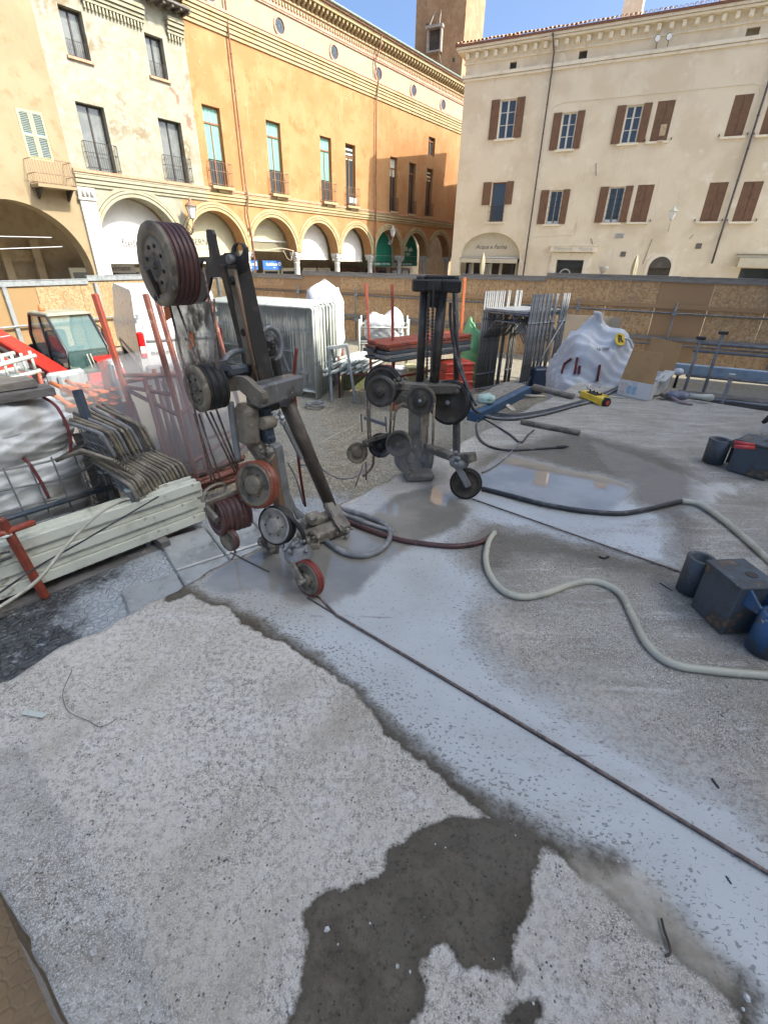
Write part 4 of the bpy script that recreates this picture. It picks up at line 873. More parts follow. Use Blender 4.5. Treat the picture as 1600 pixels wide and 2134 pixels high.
# string course, cornice, modillions
b = MB(); FB.box(b, -.12, 24, 10.32, 10.42, -.1, .07); FB.box(b, -.14, 24, 10.44, 10.58, -.1, .12); part('string_course', b, pl_cream_t, cp)
b = MB(); FB.box(b, -.1, 24, 11.02, 11.08, -.1, .07); FB.box(b, -.05, 24, 11.08, 11.46, -.1, .03); FB.box(b, -.38, 24, 11.46, 11.54, -.1, .38); FB.box(b, -.46, 24, 11.56, 11.66, -.1, .45); FB.box(b, -.38, 0, 11.46, 11.54, -7.7, -.1); part('cornice', b, pl_cream_t, cp)
me = MB().boxm(Matrix(), .18, .24, .25, .02).mesh('modillion'); me.materials.append(pl_cream_t)
for i in range(47): piece('modillion', me, cp, None, M=FB.M(.12+i*.507, 11.31, .15))
b = MB(); FB.box(b, -.5, 24, 11.665, 11.74, -.1, .52); part('eave_board', b, pipe_m, cp)
b = MB(); D_ = -8.2; b.add([P(-.5,11.745,.52),P(24,11.745,.52),P(24,12.75,-3.8),P(4.0,12.75,-3.8)], [(0,1,2,3)]); b.add([P(24,11.745,D_),P(-.5,11.745,D_),P(4.0,12.75,-3.8),P(24,12.75,-3.8)], [(0,1,2,3)]); b.add([P(-.5,11.745,D_),P(-.5,11.745,.52),P(4.0,12.75,-3.8)], [(0,1,2)]); rf = part('roof', b, tile_m, cp)
tl = MB(); seg = 6
vs = []; 
for k in range(seg+1):
    q = math.pi*k/seg; vs += [(math.cos(q)*.085, .02, math.sin(q)*.085), (math.cos(q)*.07, -.55, math.sin(q)*.075+.17), (math.cos(q)*.062, .02, math.sin(q)*.062)]
fs = [(3*k,3*k+3,3*k+4,3*k+1) for k in range(seg)]+[(3*k,3*k+2,3*k+5,3*k+3) for k in range(seg)]
tl.add(vs, fs); me = tl.mesh('roof_tile'); me.materials.append(tile_m)
for i in range(122):
    piece('roof_tile', me, rf, None, M=FB.M(-.42+i*.2, 11.75+.008*math.sin(i*7.1), .56+.02*math.sin(i*3.7)) @ Matrix.Rotation(.05*math.sin(i*5.3), 4, 'Z'))
for (u0, u1, v0, v1, n) in ((7.25,8.15,11.9,13.9,-2.0),(11.5,12.2,11.9,13.6,-3.0),(1.62,2.22,11.9,12.42,-1.6)):
    b = MB(); FB.box(b, u0, u1, v0, v1, n-.7, n); kc = part('chimney', b, pl_cream, rf)
    b = MB(); FB.box(b, u0-.08, u1+.08, v1, v1+.07, n-.78, n+.08); part('chimney_cap', b, tile_m, cp)
for (a, c, d, e) in att:
    b = MB(); FB.quad(b, a, c, d, e, -.15); part('attic_window', b, dark_i if a < 10 else pl_beige, cp)
def bshutter(u0, u1, v0, v1, n=.03, ang=0.0, hinge=0):
    b = MB(); w_ = u1-u0
    Mx = FB.M(u0 if hinge == 0 else u1, (v0+v1)/2, n) @ Matrix.Rotation(ang, 4, 'Z') @ Matrix.Translation((w_/2 if hinge == 0 else -w_/2, 0, 0))
    b.boxm(Mx, w_, .035, v1-v0, .006)
    for q in (-1, 1): b.boxm(Mx @ Matrix.Translation((0, .02, q*(v1-v0)*.25)), w_-.09, .012, (v1-v0)*.40, .004)
    return part('shutter', b, shut_b, cp)
for (a, c, d, e, ls, rs, drop, st_) in BW:
    if st_ in ('shut', 'ajar'):
        mdl = (a+c)/2; kw = None
        bshutter(a-.03, mdl-.004, d, e, -.03); bshutter(mdl+.004, c+.03, d, e, -.03)
        b = MB(); FB.quad(b, a, c, d, e, -.12); part('window', b, dark_i, cp)
        if st_ == 'ajar': b = MB(); b.boxm(FB.M(a+.50, d+.35, .06) @ Matrix.Rotation(-.5, 4, 'X'), .26, .02, .6); b.boxm(FB.M(a+.50, d-.03, .10), .22, .16, .08); part('propped_flap', b, wood_p, cp)
    else:
        b = MB(); n0 = -.17; w_ = .06; P = FB.P
        FB.box(b, a, a+w_, d, e, n0, n0+.06); FB.box(b, c-w_, c, d, e, n0, n0+.06); FB.box(b, a+w_, c-w_, e-w_, e, n0, n0+.06); FB.box(b, a+w_, c-w_, d, d+w_, n0, n0+.06)
        if st_ in ('sky', 'open'):
            FB.box(b, (a+c)/2-.045, (a+c)/2+.045, d+w_, e-w_, n0, n0+.065)
            for q in (.36, .68): FB.box(b, a+w_, (a+c)/2-.045, d+(e-d)*q-.015, d+(e-d)*q+.015, n0, n0+.05); FB.box(b, (a+c)/2+.045, c-w_, d+(e-d)*q-.015, d+(e-d)*q+.015, n0, n0+.05)
        elif st_ == 'paned': FB.box(b, (a+c)/2-.02, (a+c)/2+.02, d+w_, e-w_, n0, n0+.05)
        kw = part('window', b, frame_w if st_ != 'dark' else frame_b, cp); g = MB(); FB.quad(g, a+w_, c-w_, d+w_, e-w_, n0+.03); part('pane', g, glass, kw)
        if st_ == 'paned':
            g = MB()
            for q in range(1, 4): g.tube([P(a+(c-a)*q/4, d, -.04), P(a+(c-a)*q/4, e, -.04)], .010, 4)
            for q in range(1, 6): g.tube([P(a, d+(e-d)*q/6, -.04), P(c, d+(e-d)*q/6, -.04)], .010, 4)
            part('window_grille', g, iron, kw)
            for q in (0, 1): g = MB(); FB.box(g, a+.08+q*.36, a+.34+q*.36, d+.01, d+.14, -.1, -.02); part('white_box', g, white_p, kw)
        if ls: bshutter(*ls, d+drop, e+.02, .03)
        if rs: bshutter(*rs, d+drop, e+.02, .03)
        if st_ == 'dark':
            g = MB()
            for vv in (d+.05, d+.5, d+.78): g.tube([P(a-.05, vv, .0), P(a-.05, vv, .13), P(c+.05, vv, .13), P(c+.05, vv, 0)], .013, 5)
            for q in range(10): g.tube([P(a-.05+q*(c-a+.1)/9, d, .13), P(a-.05+q*(c-a+.1)/9, d+.78, .13)], .009, 4, cap=False)
            part('railing', g, iron, cp)
    g = MB(); FB.box(g, a-.13, c+.13, d-.09, d-.003, -.2, .09); part('sill', g, pl_cream_t, cp)
    if st_ == 'shut' or st_ == 'ajar':
        for uu in (a-.2, c+.2): g = MB(); FB.box(g, uu-.02, uu+.02, d+.02, d+.1, .0, .07); part('shutter_catch', g, iron, cp)
# restaurant awning in the low arch
b = MB(); pts = [FB.P(AC[0]-(AC[2]-.02)*math.cos(math.pi*k/28), AC[1]+.02+(AC[2]*fl-.02)*math.sin(math.pi*k/28), -.25) for k in range(29)]
b.prism(pts, FB.n*-.03); ka = part('awning', b, awn_t, cp); text_on(FB, 'Acqua e Farina', AC[0]-.02, 2.48, -.245, .32, ink, ka, shear=.35)
b = MB(); b.tube([FB.P(AC[0]-1.85, 1.90, -.1), FB.P(AC[0]+1.85, 1.90, -.1)], .05, 8); part('awning_bar', b, awn_w, ka)
b = MB(); FB.box(b, AC[0]-1.8, AC[0]+1.75, 1.62, 1.85, -.06, -.04); part('valance', b, awn_t, ka); text_on(FB, 'Ristorante      Pizzeria', AC[0], 1.74, -.035, .15, ink_g, ka, shear=.3)
b = MB(); FB.quad(b, .5, 4.4, G, 2.0, -1.6); part('porch_back', b, dark_i, cp)
for uu in (1.15, 2.35, 3.0, 4.0): b = MB(); b.lathe([(G,.15),(FB.P(0,1.66).z,.12)], FB.P(uu, G, -.9)-Z3*G, Z3, 12); part('porch_column', b, awn_t, cp)
for uu, mm in ((.72, white_p), (1.72, white_d), (1.95, white_p), (2.66, wgt), (3.5, wgt)): b = MB(); FB.box(b, uu, uu+.2, G, 1.55, -1.55, -1.5); part('porch_panel', b, mm, cp)
# second shop
b = MB(); FB.box(b, 6.05, 8.5, 2.26, 2.56, .002, .30); FB.box(b, 5.98, 8.57, 2.56, 2.62, .002, .34); kk = part('shop_hood', b, pl_cream_t, cp); text_on(FB, 'Ristorante     Pizzeria', 7.25, 2.40, .305, .24, ink_g, kk, shear=.3)
b = MB(); FB.box(b, 6.12, 6.44, G, 2.22, .001, .06); FB.box(b, 7.96, 8.3, G, 2.22, .001, .06); FB.box(b, 6.44, 7.96, 1.86, 2.22, .001, .06); part('shop_surround', b, pl_cream_t, cp)
b = MB(); FB.quad(b, 6.46, 7.94, G, 1.85, -.35); part('shop_window', b, glass, cp)
b = MB(); FB.ring(b, 7.0, 1.08, .26, .33, -.30, -.28, .1, 3.0, 16); part('white_arch_sign', b, white_p, cp)
b = MB(); FB.box(b, 15.3, 19.2, 1.66, 2.08, .002, .5); FB.box(b, 15.2, 19.3, 2.10, 2.2, .002, .12); FB.box(b, 15.2, 19.3, 2.24, 2.3, .002, .16); part('shop_canopy', b, awn_t, cp)
b = MB(); FB.quad(b, 15.55, 19, G, 1.62, -.35); part('shop_window', b, glass, cp)
for (uu, vv) in ((9.91,2.18),(13.39,2.59)): b = MB(); FB.box(b, uu-.13, uu+.13, vv-.12, vv+.12, .001, .02); part('vent_grate', b, wood_d, cp)
b = MB(); FB.box(b, 9.28, 9.74, 2.93, 3.17, .001, .02); sg = solo('street_sign', b, stone, 'small pale stone street name plate left of the white lantern', 'sign'); sg2 = text_on(FB, 'PIAZZA', 9.51, 3.09, .022, .09, ink, sg); text_on(FB, 'DELLE ERBE', 9.51, 2.99, .022, .07, ink, sg)
b = MB(); b.tube([FB.P(4.9,8.75,.012),FB.P(5.05,8.9,.012),FB.P(5.5,9.0,.012),FB.P(13.7,8.95,.012),FB.P(13.95,8.85,.012),FB.P(14.05,8.5,.012)], .02, 5); part('wall_cable', b, pl_cream_t, cp); b = MB(); b.tube([FB.P(4.8,3.0,.01),FB.P(7.2,3.1,.01),FB.P(7.2,4.0,.01)], .012, 5); part('wall_cable', b, pl_cream_t, cp)
b = MB()
for (u_, v_, du, dv) in ((7.6,6.35,.12,-.55),(8.25,2.62,-.15,.3),(13.0,3.1,-.12,-.2),(11.0,1.7,.15,1.2)): b = MB(); b.tube([FB.P(u_,v_,.01),FB.P(u_+du,v_+dv,.01)], .016, 4); part('wall_rod', b, wood_d, cp)
b = MB(); b.lathe([(0,.14),(.28,.3),(.38,.33),(.40,.33)], FB.P(9.1, 1.25, .5), Z3, 12); b.tube([FB.P(9.1,G,.5),FB.P(9.1,1.26,.5)], .12, 8)
solo('stone_urn', b, stone, 'pale stone pedestal bowl standing by the shop right of the shop window', 'urn')
downpipe(FB, 'dark downpipe on the cream palace between the first and second shutter columns', [(4.50,11.62,.48),(4.58,11.3,.44),(4.62,11.0,.12),(4.64,10.6,.2),(4.64,10.2,.09),(4.66,G,.09)], pipe_k)
downpipe(FB, 'dark downpipe on the cream palace beside the rightmost closed shutters', [(14.22,11.62,.48),(14.22,11.2,.12),(14.22,9.0,.09),(14.20,3.6,.11),(14.2,1.8,.10)], pipe_k, .06)
wall_lantern(FB, 11.8, 3.75, 'white painted wall lantern on the cream palace above the arched door', white_d, lampg, 1.0)
for uu, lab in ((9.29,'left one of two round floodlights under the cream palace cornice'),(9.76,'right one of two round floodlights under the cream palace cornice')):
    k = thing('floodlight', lab, 'floodlight', FB.P(uu, 10.7, .2), group='floodlights under the cornice')
    b = MB(); dr = (FB.n*-.9+FB.u*-.2+Z3*.3).normalized(); b.lathe([(0,.16),(.06,.17),(.2,.1),(.24,.04)], FB.P(uu, 10.88, .35), dr, 16); part('housing', b, iron, k)
    b = MB(); b.lathe([(-.012,.15),(-.008,.15)], FB.P(uu, 10.88, .35), dr, 16); part('lens', b, lampg, k)
    b = MB(); b.tube([FB.P(uu,10.60,.05),FB.P(uu,10.7,.15),FB.P(uu,10.86,.2)], .02, 5); part('bracket', b, iron, k)
b = MB(); q = 14
for uu, lab in ((10.66,'folded cream parasol standing left of the arched door'),(2.46,'folded cream parasol in front of the restaurant arch')):
    k = thing('parasol', lab, 'parasol', FB.P(uu, G, 1.6), group='folded cream parasols')
    o = FB.P(uu, G, 1.4)-Z3*G+Z3*.12
    b = MB(); b.grid(20, 9, lambda s_, t_: o+Vector((math.cos(s_*6.2832), math.sin(s_*6.2832), 0))*((.04+.13*math.sin(min(1,t_*1.15)*math.pi)**.7)*(1+.22*math.sin(s_*6.2832*5)))+Z3*(2.1-1.9*t_), True, True); part('canopy', b, awn_y, k)
    b = MB(); b.tube([o+Z3*(G-.12), o+Z3*2.15], .025, 6); b.lathe([(G-.12,.3),(G-.04,.3),(G-.02,.05)], o, Z3, 12); part('pole', b, frame_w, k)
# ---------------- unseen houses added right of the view, their roof lines shaped to shade the square
def shade_house(name, label, p0, p1, s0, s1, T0, T1, m):
    """block whose roof line, seen along the sun, runs from T0 at p0 to T1 at p1 (p measured across the sun)"""
    sh = Vector((math.cos(SUN_AZ), math.sin(SUN_AZ), 0)); ph = Vector((-sh.y, sh.x, 0)); tn = math.tan(SUN_EL)
    Q = lambda s_, p_, z_: sh*s_+ph*p_+Z3*z_
    t = thing(name, label, 'house', Q(s0, (p0+p1)/2, G))
    h0 = T0+tn*s0; h1 = T1+tn*s0; b = MB()
    vs = [Q(s0,p0,G),Q(s0,p1,G),Q(s1,p1,G),Q(s1,p0,G),Q(s0,p0,h0),Q(s0,p1,h1),Q(s1,p1,h1),Q(s1,p0,h0)]
    b.add(vs, [(0,1,5,4),(1,2,6,5),(2,3,7,6),(3,0,4,7)]); part('wall', b, m, t)
    b = MB(); b.add([Q(s0-.0,p0,h0),Q(s0-.0,p1,h1),Q(s1,p1,h1),Q(s1,p0,h0)], [(0,1,2,3)]); part('roof', b, tile_m, t)
    nw = max(1, int((p1-p0)/3.2))
    for i in range(nw):
        pc = p0+(i+.5)*(p1-p0)/nw; hh = h0+(h1-h0)*(pc-p0)/(p1-p0); z = G+1.2
        while z+2 < hh-.5:
            b = MB(); q = [Q(s0-.03,pc-.5,z),Q(s0-.03,pc+.5,z),Q(s0-.03,pc+.5,z+1.7),Q(s0-.03,pc-.5,z+1.7)]; b.prism(q, sh*.05); part('window', b, shut_b, t); z += 3.4
b = MB(); FB.box(b, -.0, 16, G, 10.2, -14.5, -7.72); part('rear_shade_wing', b, pl_cream, cp)  # hidden wing added for the shadow it casts on the orange palace
shade_house('corner_shade_house', 'unseen tall cream house beyond the frame on the right, shaped to shade the slab', -16, 8.6, 13, 22, 5.0, 4.9, pl_cream)
shade_house('low_shade_house', 'unseen low house between the two tall ones, roof sloped to shape the shade', 8.62, 14.6, 13, 20, 4.4, -1.9, pl_beige)
shade_house('tall_shade_house', 'unseen tall beige house right of the frame, roof sloped to shade the hoarding', 15.2, 24.5, 15, 22, 14.0, 10.8, pl_cream)
# ------------------------------------------------------------------ hoarding round the site
CN = Vector((-6.2, 20.5, 0)); UR = FB.u; ULf = Vector((-.436,-.9,0)).normalized()
class Line(Fac):
    def __init__(s, o, u, n): s.o = Vector(o); s.u = Vector(u); s.n = Vector(n); s.az = math.atan2(u[1], u[0])
FR = Line(CN, UR, FB.n); FL = Line(CN, ULf, Vector((.9,-.436,0)))
def hoard(F, length, topf, label, mats, railz, post_sp, capm, railm):
    t = thing('hoarding', label, 'fence', F.P(length/2, G, 0)); random.seed(len(label))
    n = int(length/1.25)
    for i in range(n):
        tz = topf((i+.5)*1.25)+.015*random.uniform(-1, 1); b = MB()
        F.box(b, i*1.25+.004, (i+1)*1.25-.004, G+.03, tz-.03, -.02+.004*random.random(), .0+.004*(i % 2), .003)
        part('board_panel', b, mats, t)
    i = 0.0; k = 0
    while i < length:
        L = 2.6 if k % 2 else 3.4; tz = topf(i+1)+(.05 if k % 3 == 1 else .0)
        b = MB(); F.box(b, i, min(i+L, length), tz-.115, tz+.01, .006, .045, .004); F.box(b, i, min(i+L, length), tz+.012, tz+.03, -.05, .055, .003); part('cap_board', b, capm, t); i += L+.003; k += 1
    for z in railz:
        if capm is cap_w: b = MB(); F.box(b, 0, length, z+.05, z+.15, .012, .05); part('timber_rail', b, mats if z > 0 else cap_w, t)
        b = MB(); b.tube([F.P(0, z, .10), F.P(length, z-.08, .10)], .026, 8); part('rail', b, railm, t)
    u = .8
    while u < length:
        b = MB()
        if capm is cap_w: b.tube([F.P(u, G, .16), F.P(u, railz[0]+.22, .16)], .026, 8)
        else: F.box(b, u-.05, u+.05, G, topf(u)-.1, .012, .09)
        k = part('post', b, railm, t)
        if capm is cap_w:
            for z in railz:
                z2 = z-.08*u/length; b = MB(); F.box(b, u-.05, u+.05, z2-.05, z2+.05, .07, .2, .012); b.tube([F.P(u-.02, z2+.06, .2), F.P(u+.08, z2+.07, .2)], .014, 5); part('clamp', b, galv, k)
        u += post_sp
    return t
lerpn = lambda x, pts: float(np.interp(x, [p[0] for p in pts], [p[1] for p in pts]))
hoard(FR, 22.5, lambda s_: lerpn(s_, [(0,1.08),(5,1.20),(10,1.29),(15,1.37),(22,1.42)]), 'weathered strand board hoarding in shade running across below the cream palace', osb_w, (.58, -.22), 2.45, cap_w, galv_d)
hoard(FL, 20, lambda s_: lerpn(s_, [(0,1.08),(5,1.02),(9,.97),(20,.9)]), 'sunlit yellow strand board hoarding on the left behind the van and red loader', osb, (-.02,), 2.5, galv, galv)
# ------------------------------------------------------------------ van
def box_profile(mb, prof, y0, y1):                            # side profile (x,z) swept over the width
    mb.prism([(x, y0, z) for x, z in prof], (0, y1-y0, 0))
VL = Vector((-5.18, 10.1, G)); VH = math.radians(90+33)       # heading away from the camera
van = thing('delivery_van', 'white high roofed delivery van parked with its rear doors facing the slab', 'van', (0,0,0), VH-0, world=False)
van.location = VL
Wv, Lv, Hv = 1.78, 4.9, 1.98
b = MB()                                                      # local x = forward, y = left(0)..right(-W)
sec = lambda z: .06 if z > 1.2 else .0
prof = [(0.0,.42),(0.0,1.0),(.10,Hv-.08),(.22,Hv),(3.3,Hv),(3.75,Hv-.12),(4.25,1.15),(4.85,.95),(4.9,.45)]
n = len(prof); vs = []
for (x, z) in prof:
    i_ = .10*max(0, (z-.9)/1.1); vs += [(x, -i_, z), (x, -Wv+i_, z)]
b.add(vs, [(2*k, 2*k+1, 2*((k+1)%n)+1, 2*((k+1)%n)) for k in range(n)]+[tuple(2*k for k in reversed(range(n))), tuple(2*k+1 for k in range(n))])
part('body', b, white_p, van)
def vx(z): return lerpn(z, [(.42,0),(1.0,0),(Hv-.08,.10)])
for k_, (y0, y1) in enumerate(((-.14,-.885),(-.895,-1.64))):
    q = MB(); zs = [.52,1.0,1.78]; ins = lambda z: .08*max(0,(z-.9)/1.1)*(1 if k_ == 0 else 0); ins2 = lambda z: .08*max(0,(z-.9)/1.1)*(1 if k_ == 1 else 0)
    pts = [(vx(z)-.012, y0-ins(z), z) for z in zs]+[(vx(z)-.012, y1+ins2(z), z) for z in reversed(zs)]
    q.add(pts+[(x+.02, y, z) for x, y, z in pts], [(0,1,4,5),(1,2,3,4),(0,6,7,1),(1,7,8,2),(2,8,9,3),(3,9,10,4),(4,10,11,5),(5,11,6,0)])
    dk = part('rear_door', q, white_p, van)
    q = MB(); yc = (y0+y1)/2
    pts = [(vx(z)-.018, yc+s_*.27, z) for s_, z in ((1,1.12),(1,1.62),(-1,1.62),(-1,1.12))]; q.prism(pts, (.004,0,0)); part('door_window', q, mat('blanked_window', (.62,.64,.62), [], .35), dk)
    q = MB(); q.box((-.03, yc, 1.04), (.03,.66,.05), 0, .01); part('door_trim', q, galv, dk)
q = MB(); q.box((-.05,-.89,.46), (.16,1.66,.16), 0, .03); part('rear_bumper', q, mat('grey_plastic', (.12,.125,.13), [], .6), van)
q = MB(); q.box((-.03,-.89,.60), (.02,.55,.13), 0, .004); part('number_plate', q, white_p, van)
for yy, s_ in ((-.02,1),(-1.76,-1)):
    q = MB(); q.box((.02, yy-.06*s_, .95), (.12,.13,.52), 0, .03); k = part('tail_light', q, mat('tail_red', (.55,.012,.012), [], .2, rvar=0), van)
    q = MB(); q.box((-.044, yy-.06*s_, .86), (.012,.10,.14), 0, .005); part('reverse_lens', q, mat('clear_lens', (.75,.62,.6), [], .2, rvar=0), k)
for yy in (-.1, -1.7):
    q = MB(); q.box((-.02, yy, 1.5), (.03,.05,.1), 0, .008); part('hinge', q, galv, van)
for xx in (.85, 3.95):
    for yy in (-.10, -1.68):
        q = MB(); q.lathe([(-.1,.20),(-.1,.3),(-.07,.33),(.07,.33),(.1,.3),(.1,.2)], (xx, yy, .33), (0,1,0), 20); wk = part('wheel', q, black, van)
        q = MB(); q.lathe([(-.105,.19),(.105,.19)], (xx, yy, .33), (0,1,0), 16); part('rim', q, galv, wk)
q = MB(); q.box((2.0,-.004,.6), (3.3,.02,.09), 0, .01); part('side_moulding', q, mat('grey_plastic', (.12,.125,.13)), van)
Mt = Matrix(((0,-1,0),(-1,0,0),(0,0,1))).transposed()
Mv = Matrix(((0,0,-1,-.026),(-1,0,0,-.40),(0,1,0,.78),(0,0,0,1)))
text_on(None, 'DUCATO', 0, 0, 0, .085, ink, van, M=Mv)
# ------------------------------------------------------------------ red telescopic loader
LH = thing('telehandler', 'red telescopic loader with a glazed cab and orange beacon in front of the left hoarding', 'loader', (0,0,0), math.radians(-33), world=False)
LH.location = on(150, 812, G)
LH.location = Vector((-6.35, 8.9, G)); LH.scale = (.88,.88,.84)
gp = mat('grey_paint', (.24,.26,.27), [((.17,.18,.19), 6, .5, .66)], .5, .05)
b = MB(); b.box((-.9,0,.62), (3.4,.85,.35), 0, .05); part('chassis', b, gp, LH)          # x forward, y left
b = MB(); b.bar((-2.6,-.18,1.55), (1.15,-.18,.72), .34, .36, bev=.03); bm_ = part('boom', b, mred, LH)
b = MB(); b.bar((-1.4,-.40,1.28), (.7,-.40,.86), .1, .12, bev=.02); part('boom_cylinder', b, iron, bm_)
b = MB(); b.box((1.15,-.18,.66), (.14,.7,.62), 0, .05); b.box((1.26,-.18,.72), (.1,.42,.42), 0, .04); part('carriage', b, gp, LH)
b = MB(); b.grid(18, 12, lambda s_, t_: Vector((-.75+1.35*math.cos(math.pi*t_)*(.95), -.95+.33*math.cos(s_*2*math.pi)*max(.55,math.sin(math.pi*t_)**.4), .75+.42*math.sin(math.pi*t_)+.20*max(-.8,math.sin(s_*2*math.pi))*math.sin(math.pi*t_)**.5)), True, True); part('engine_cover', b, mred, LH)
for s_ in (-.92, .82):
    for xx in (-2.0, .55):
        q = MB(); q.lathe([(-.17,.28),(-.17,.42),(-.12,.48),(.12,.48),(.17,.42),(.17,.28)], (xx, s_, .48), (0,1,0), 22)
        for a in range(14): aa = a*math.pi/7; q.box((xx+.475*math.cos(aa), s_, .48+.475*math.sin(aa)), (.06,.3,.06), 0)
        wk = part('wheel', q, black, LH); q = MB(); q.lathe([(-.175,.27),(-.1,.1),(.1,.1),(.175,.27)], (xx, s_, .48), (0,1,0), 16); part('rim', q, white_d, wk)
        q = MB(); n = 12
        for k in range(n):
            a0, a1 = math.pi*(.08+.84*k/n), math.pi*(.08+.84*(k+1)/n); R_ = .57
            q.prism([(xx+R_*math.cos(a0), s_-.2, .48+R_*math.sin(a0)), (xx+R_*math.cos(a1), s_-.2, .48+R_*math.sin(a1)), (xx+(R_+.03)*math.cos(a1), s_-.2, .48+(R_+.03)*math.sin(a1)), (xx+(R_+.03)*math.cos(a0), s_-.2, .48+(R_+.03)*math.sin(a0))], (0,.42,0))
        part('fender', q, mred if xx > 0 else black, LH)
# cab
CB = [(-.62,.98),(-.66,1.5),(-.45,1.92),(.30,1.92),(.72,1.25),(.62,.80),(-.5,.80)]
y0, y1 = .14, .98
for yy in (y0, y1):
    q = MB(); q.tube([(x, yy, z) for x, z in CB[:6]]+[(-.62,yy,.98)], .032, 8); q.tube([(-.05,yy,1.92),(-.02,yy,.9)], .024, 6); part('cab_frame', q, mat('cab_black', (.03,.03,.032), [], .4), LH)
q = MB(); q.prism([(x, y0+.02, z) for x, z in CB[1:6]]+[(-.62,y0+.02,.98)], (0,.008,0)); part('side_window', q, glass_cab, LH)
q = MB(); q.prism([(x, y1-.03, z) for x, z in CB[1:6]]+[(-.62,y1-.03,.98)], (0,.008,0)); part('side_window', q, glass_cab, LH)
q = MB(); q.prism([(.30,y0+.03,1.91),(.30,y1-.03,1.91),(.72,y1-.03,1.25),(.72,y0+.03,1.25)], (-.01,0,-.008)); q.prism([(.72,y0+.03,1.24),(.72,y1-.03,1.24),(.63,y1-.03,.84),(.63,y0+.03,.84)], (-.01,0,0)); ws = part('windscreen', q, glass_cab, LH)
q = MB(); q.tube([(.74,.55,.86),(.76,.50,1.16)], .012, 5); q.tube([(.74,.62,.86),(.76,.57,1.16)], .012, 5); part('wiper', q, white_d, ws)
q = MB(); q.box((-.08,(y0+y1)/2,1.95), (.82,.82,.06), 0, .025); q.box((.30,(y0+y1)/2,1.93), (.12,.86,.05), 0, .02); part('cab_roof', q, mat('olive_roof', (.28,.27,.19), [((.20,.2,.15), 4, .5, .66)], .5), LH)
q = MB(); q.box((.66,(y0+y1)/2,.80), (.28,.95,.10), 0, .03); part('cab_base', q, mat('dark_green', (.03,.07,.045), [], .5), LH)
q = MB(); q.box((-.35,.56,1.02), (.42,.44,.12), .0, .04); q.box((-.52,.56,1.30), (.12,.42,.5), 0, .05); q.lathe([(-.012,.17),(.012,.17)], (.25,.56,1.22), (-.5,0,.8), 16); q.box((.42,.56,1.02), (.2,.6,.3), 0, .05); part('cab_interior', q, mat('blue_grey_seat', (.06,.085,.11), [((.13,.17,.2), 5, .45, .6)], .6), LH)
q = MB(); q.lathe([(0,.055),(.03,.06),(.12,.05),(.14,.02)], (-.2,.3,1.98), Z3, 12); part('beacon', q, orap, LH)
for yy in (-1.02, .92):
    q = MB(); q.lathe([(-.05,.10),(0,.13),(.05,.12),(.07,.03)], (1.0, yy, .86), (1,0,.1), 14); k = part('headlight', q, lampg, LH); q = MB(); q.box((.93,yy,.9), (.16,.28,.24), 0, .03); part('headlight_housing', q, gp, k)
q = MB(); q.box((1.02,.42,.62), (.05,.30,.36), 0, .02); part('red_panel', q, mred, LH)
q = MB(); q.tube([(-.3,1.02,1.6),(-.1,1.3,1.62),(.1,1.32,1.5)], .015, 5); q.box((.1,1.33,1.42), (.05,.2,.3), .2, .03); part('mirror', q, black, LH)
q = MB(); q.tube([(.6,-1.1,1.15),(.6,-1.15,1.62),(.62,-.7,1.66)], .014, 5); q.box((.6,-1.05,1.30), (.06,.18,.24), .3, .03); q.box((.75,-.72,1.12), (.06,.2,.2), -.3, .03); part('mirror', q, gp, LH)
q = MB()
for yy in (-.62,.26): q.tube([(1.0,yy,.35),(1.12,yy,.9)], .02, 6)
q.tube([(1.0,.2,.55),(1.1,.95,.6),(1.05,.98,.9)], .018, 6); q.box((1.0,.0,.4), (.1,1.7,.12), 0, .03); part('front_bumper', q, iron, LH)
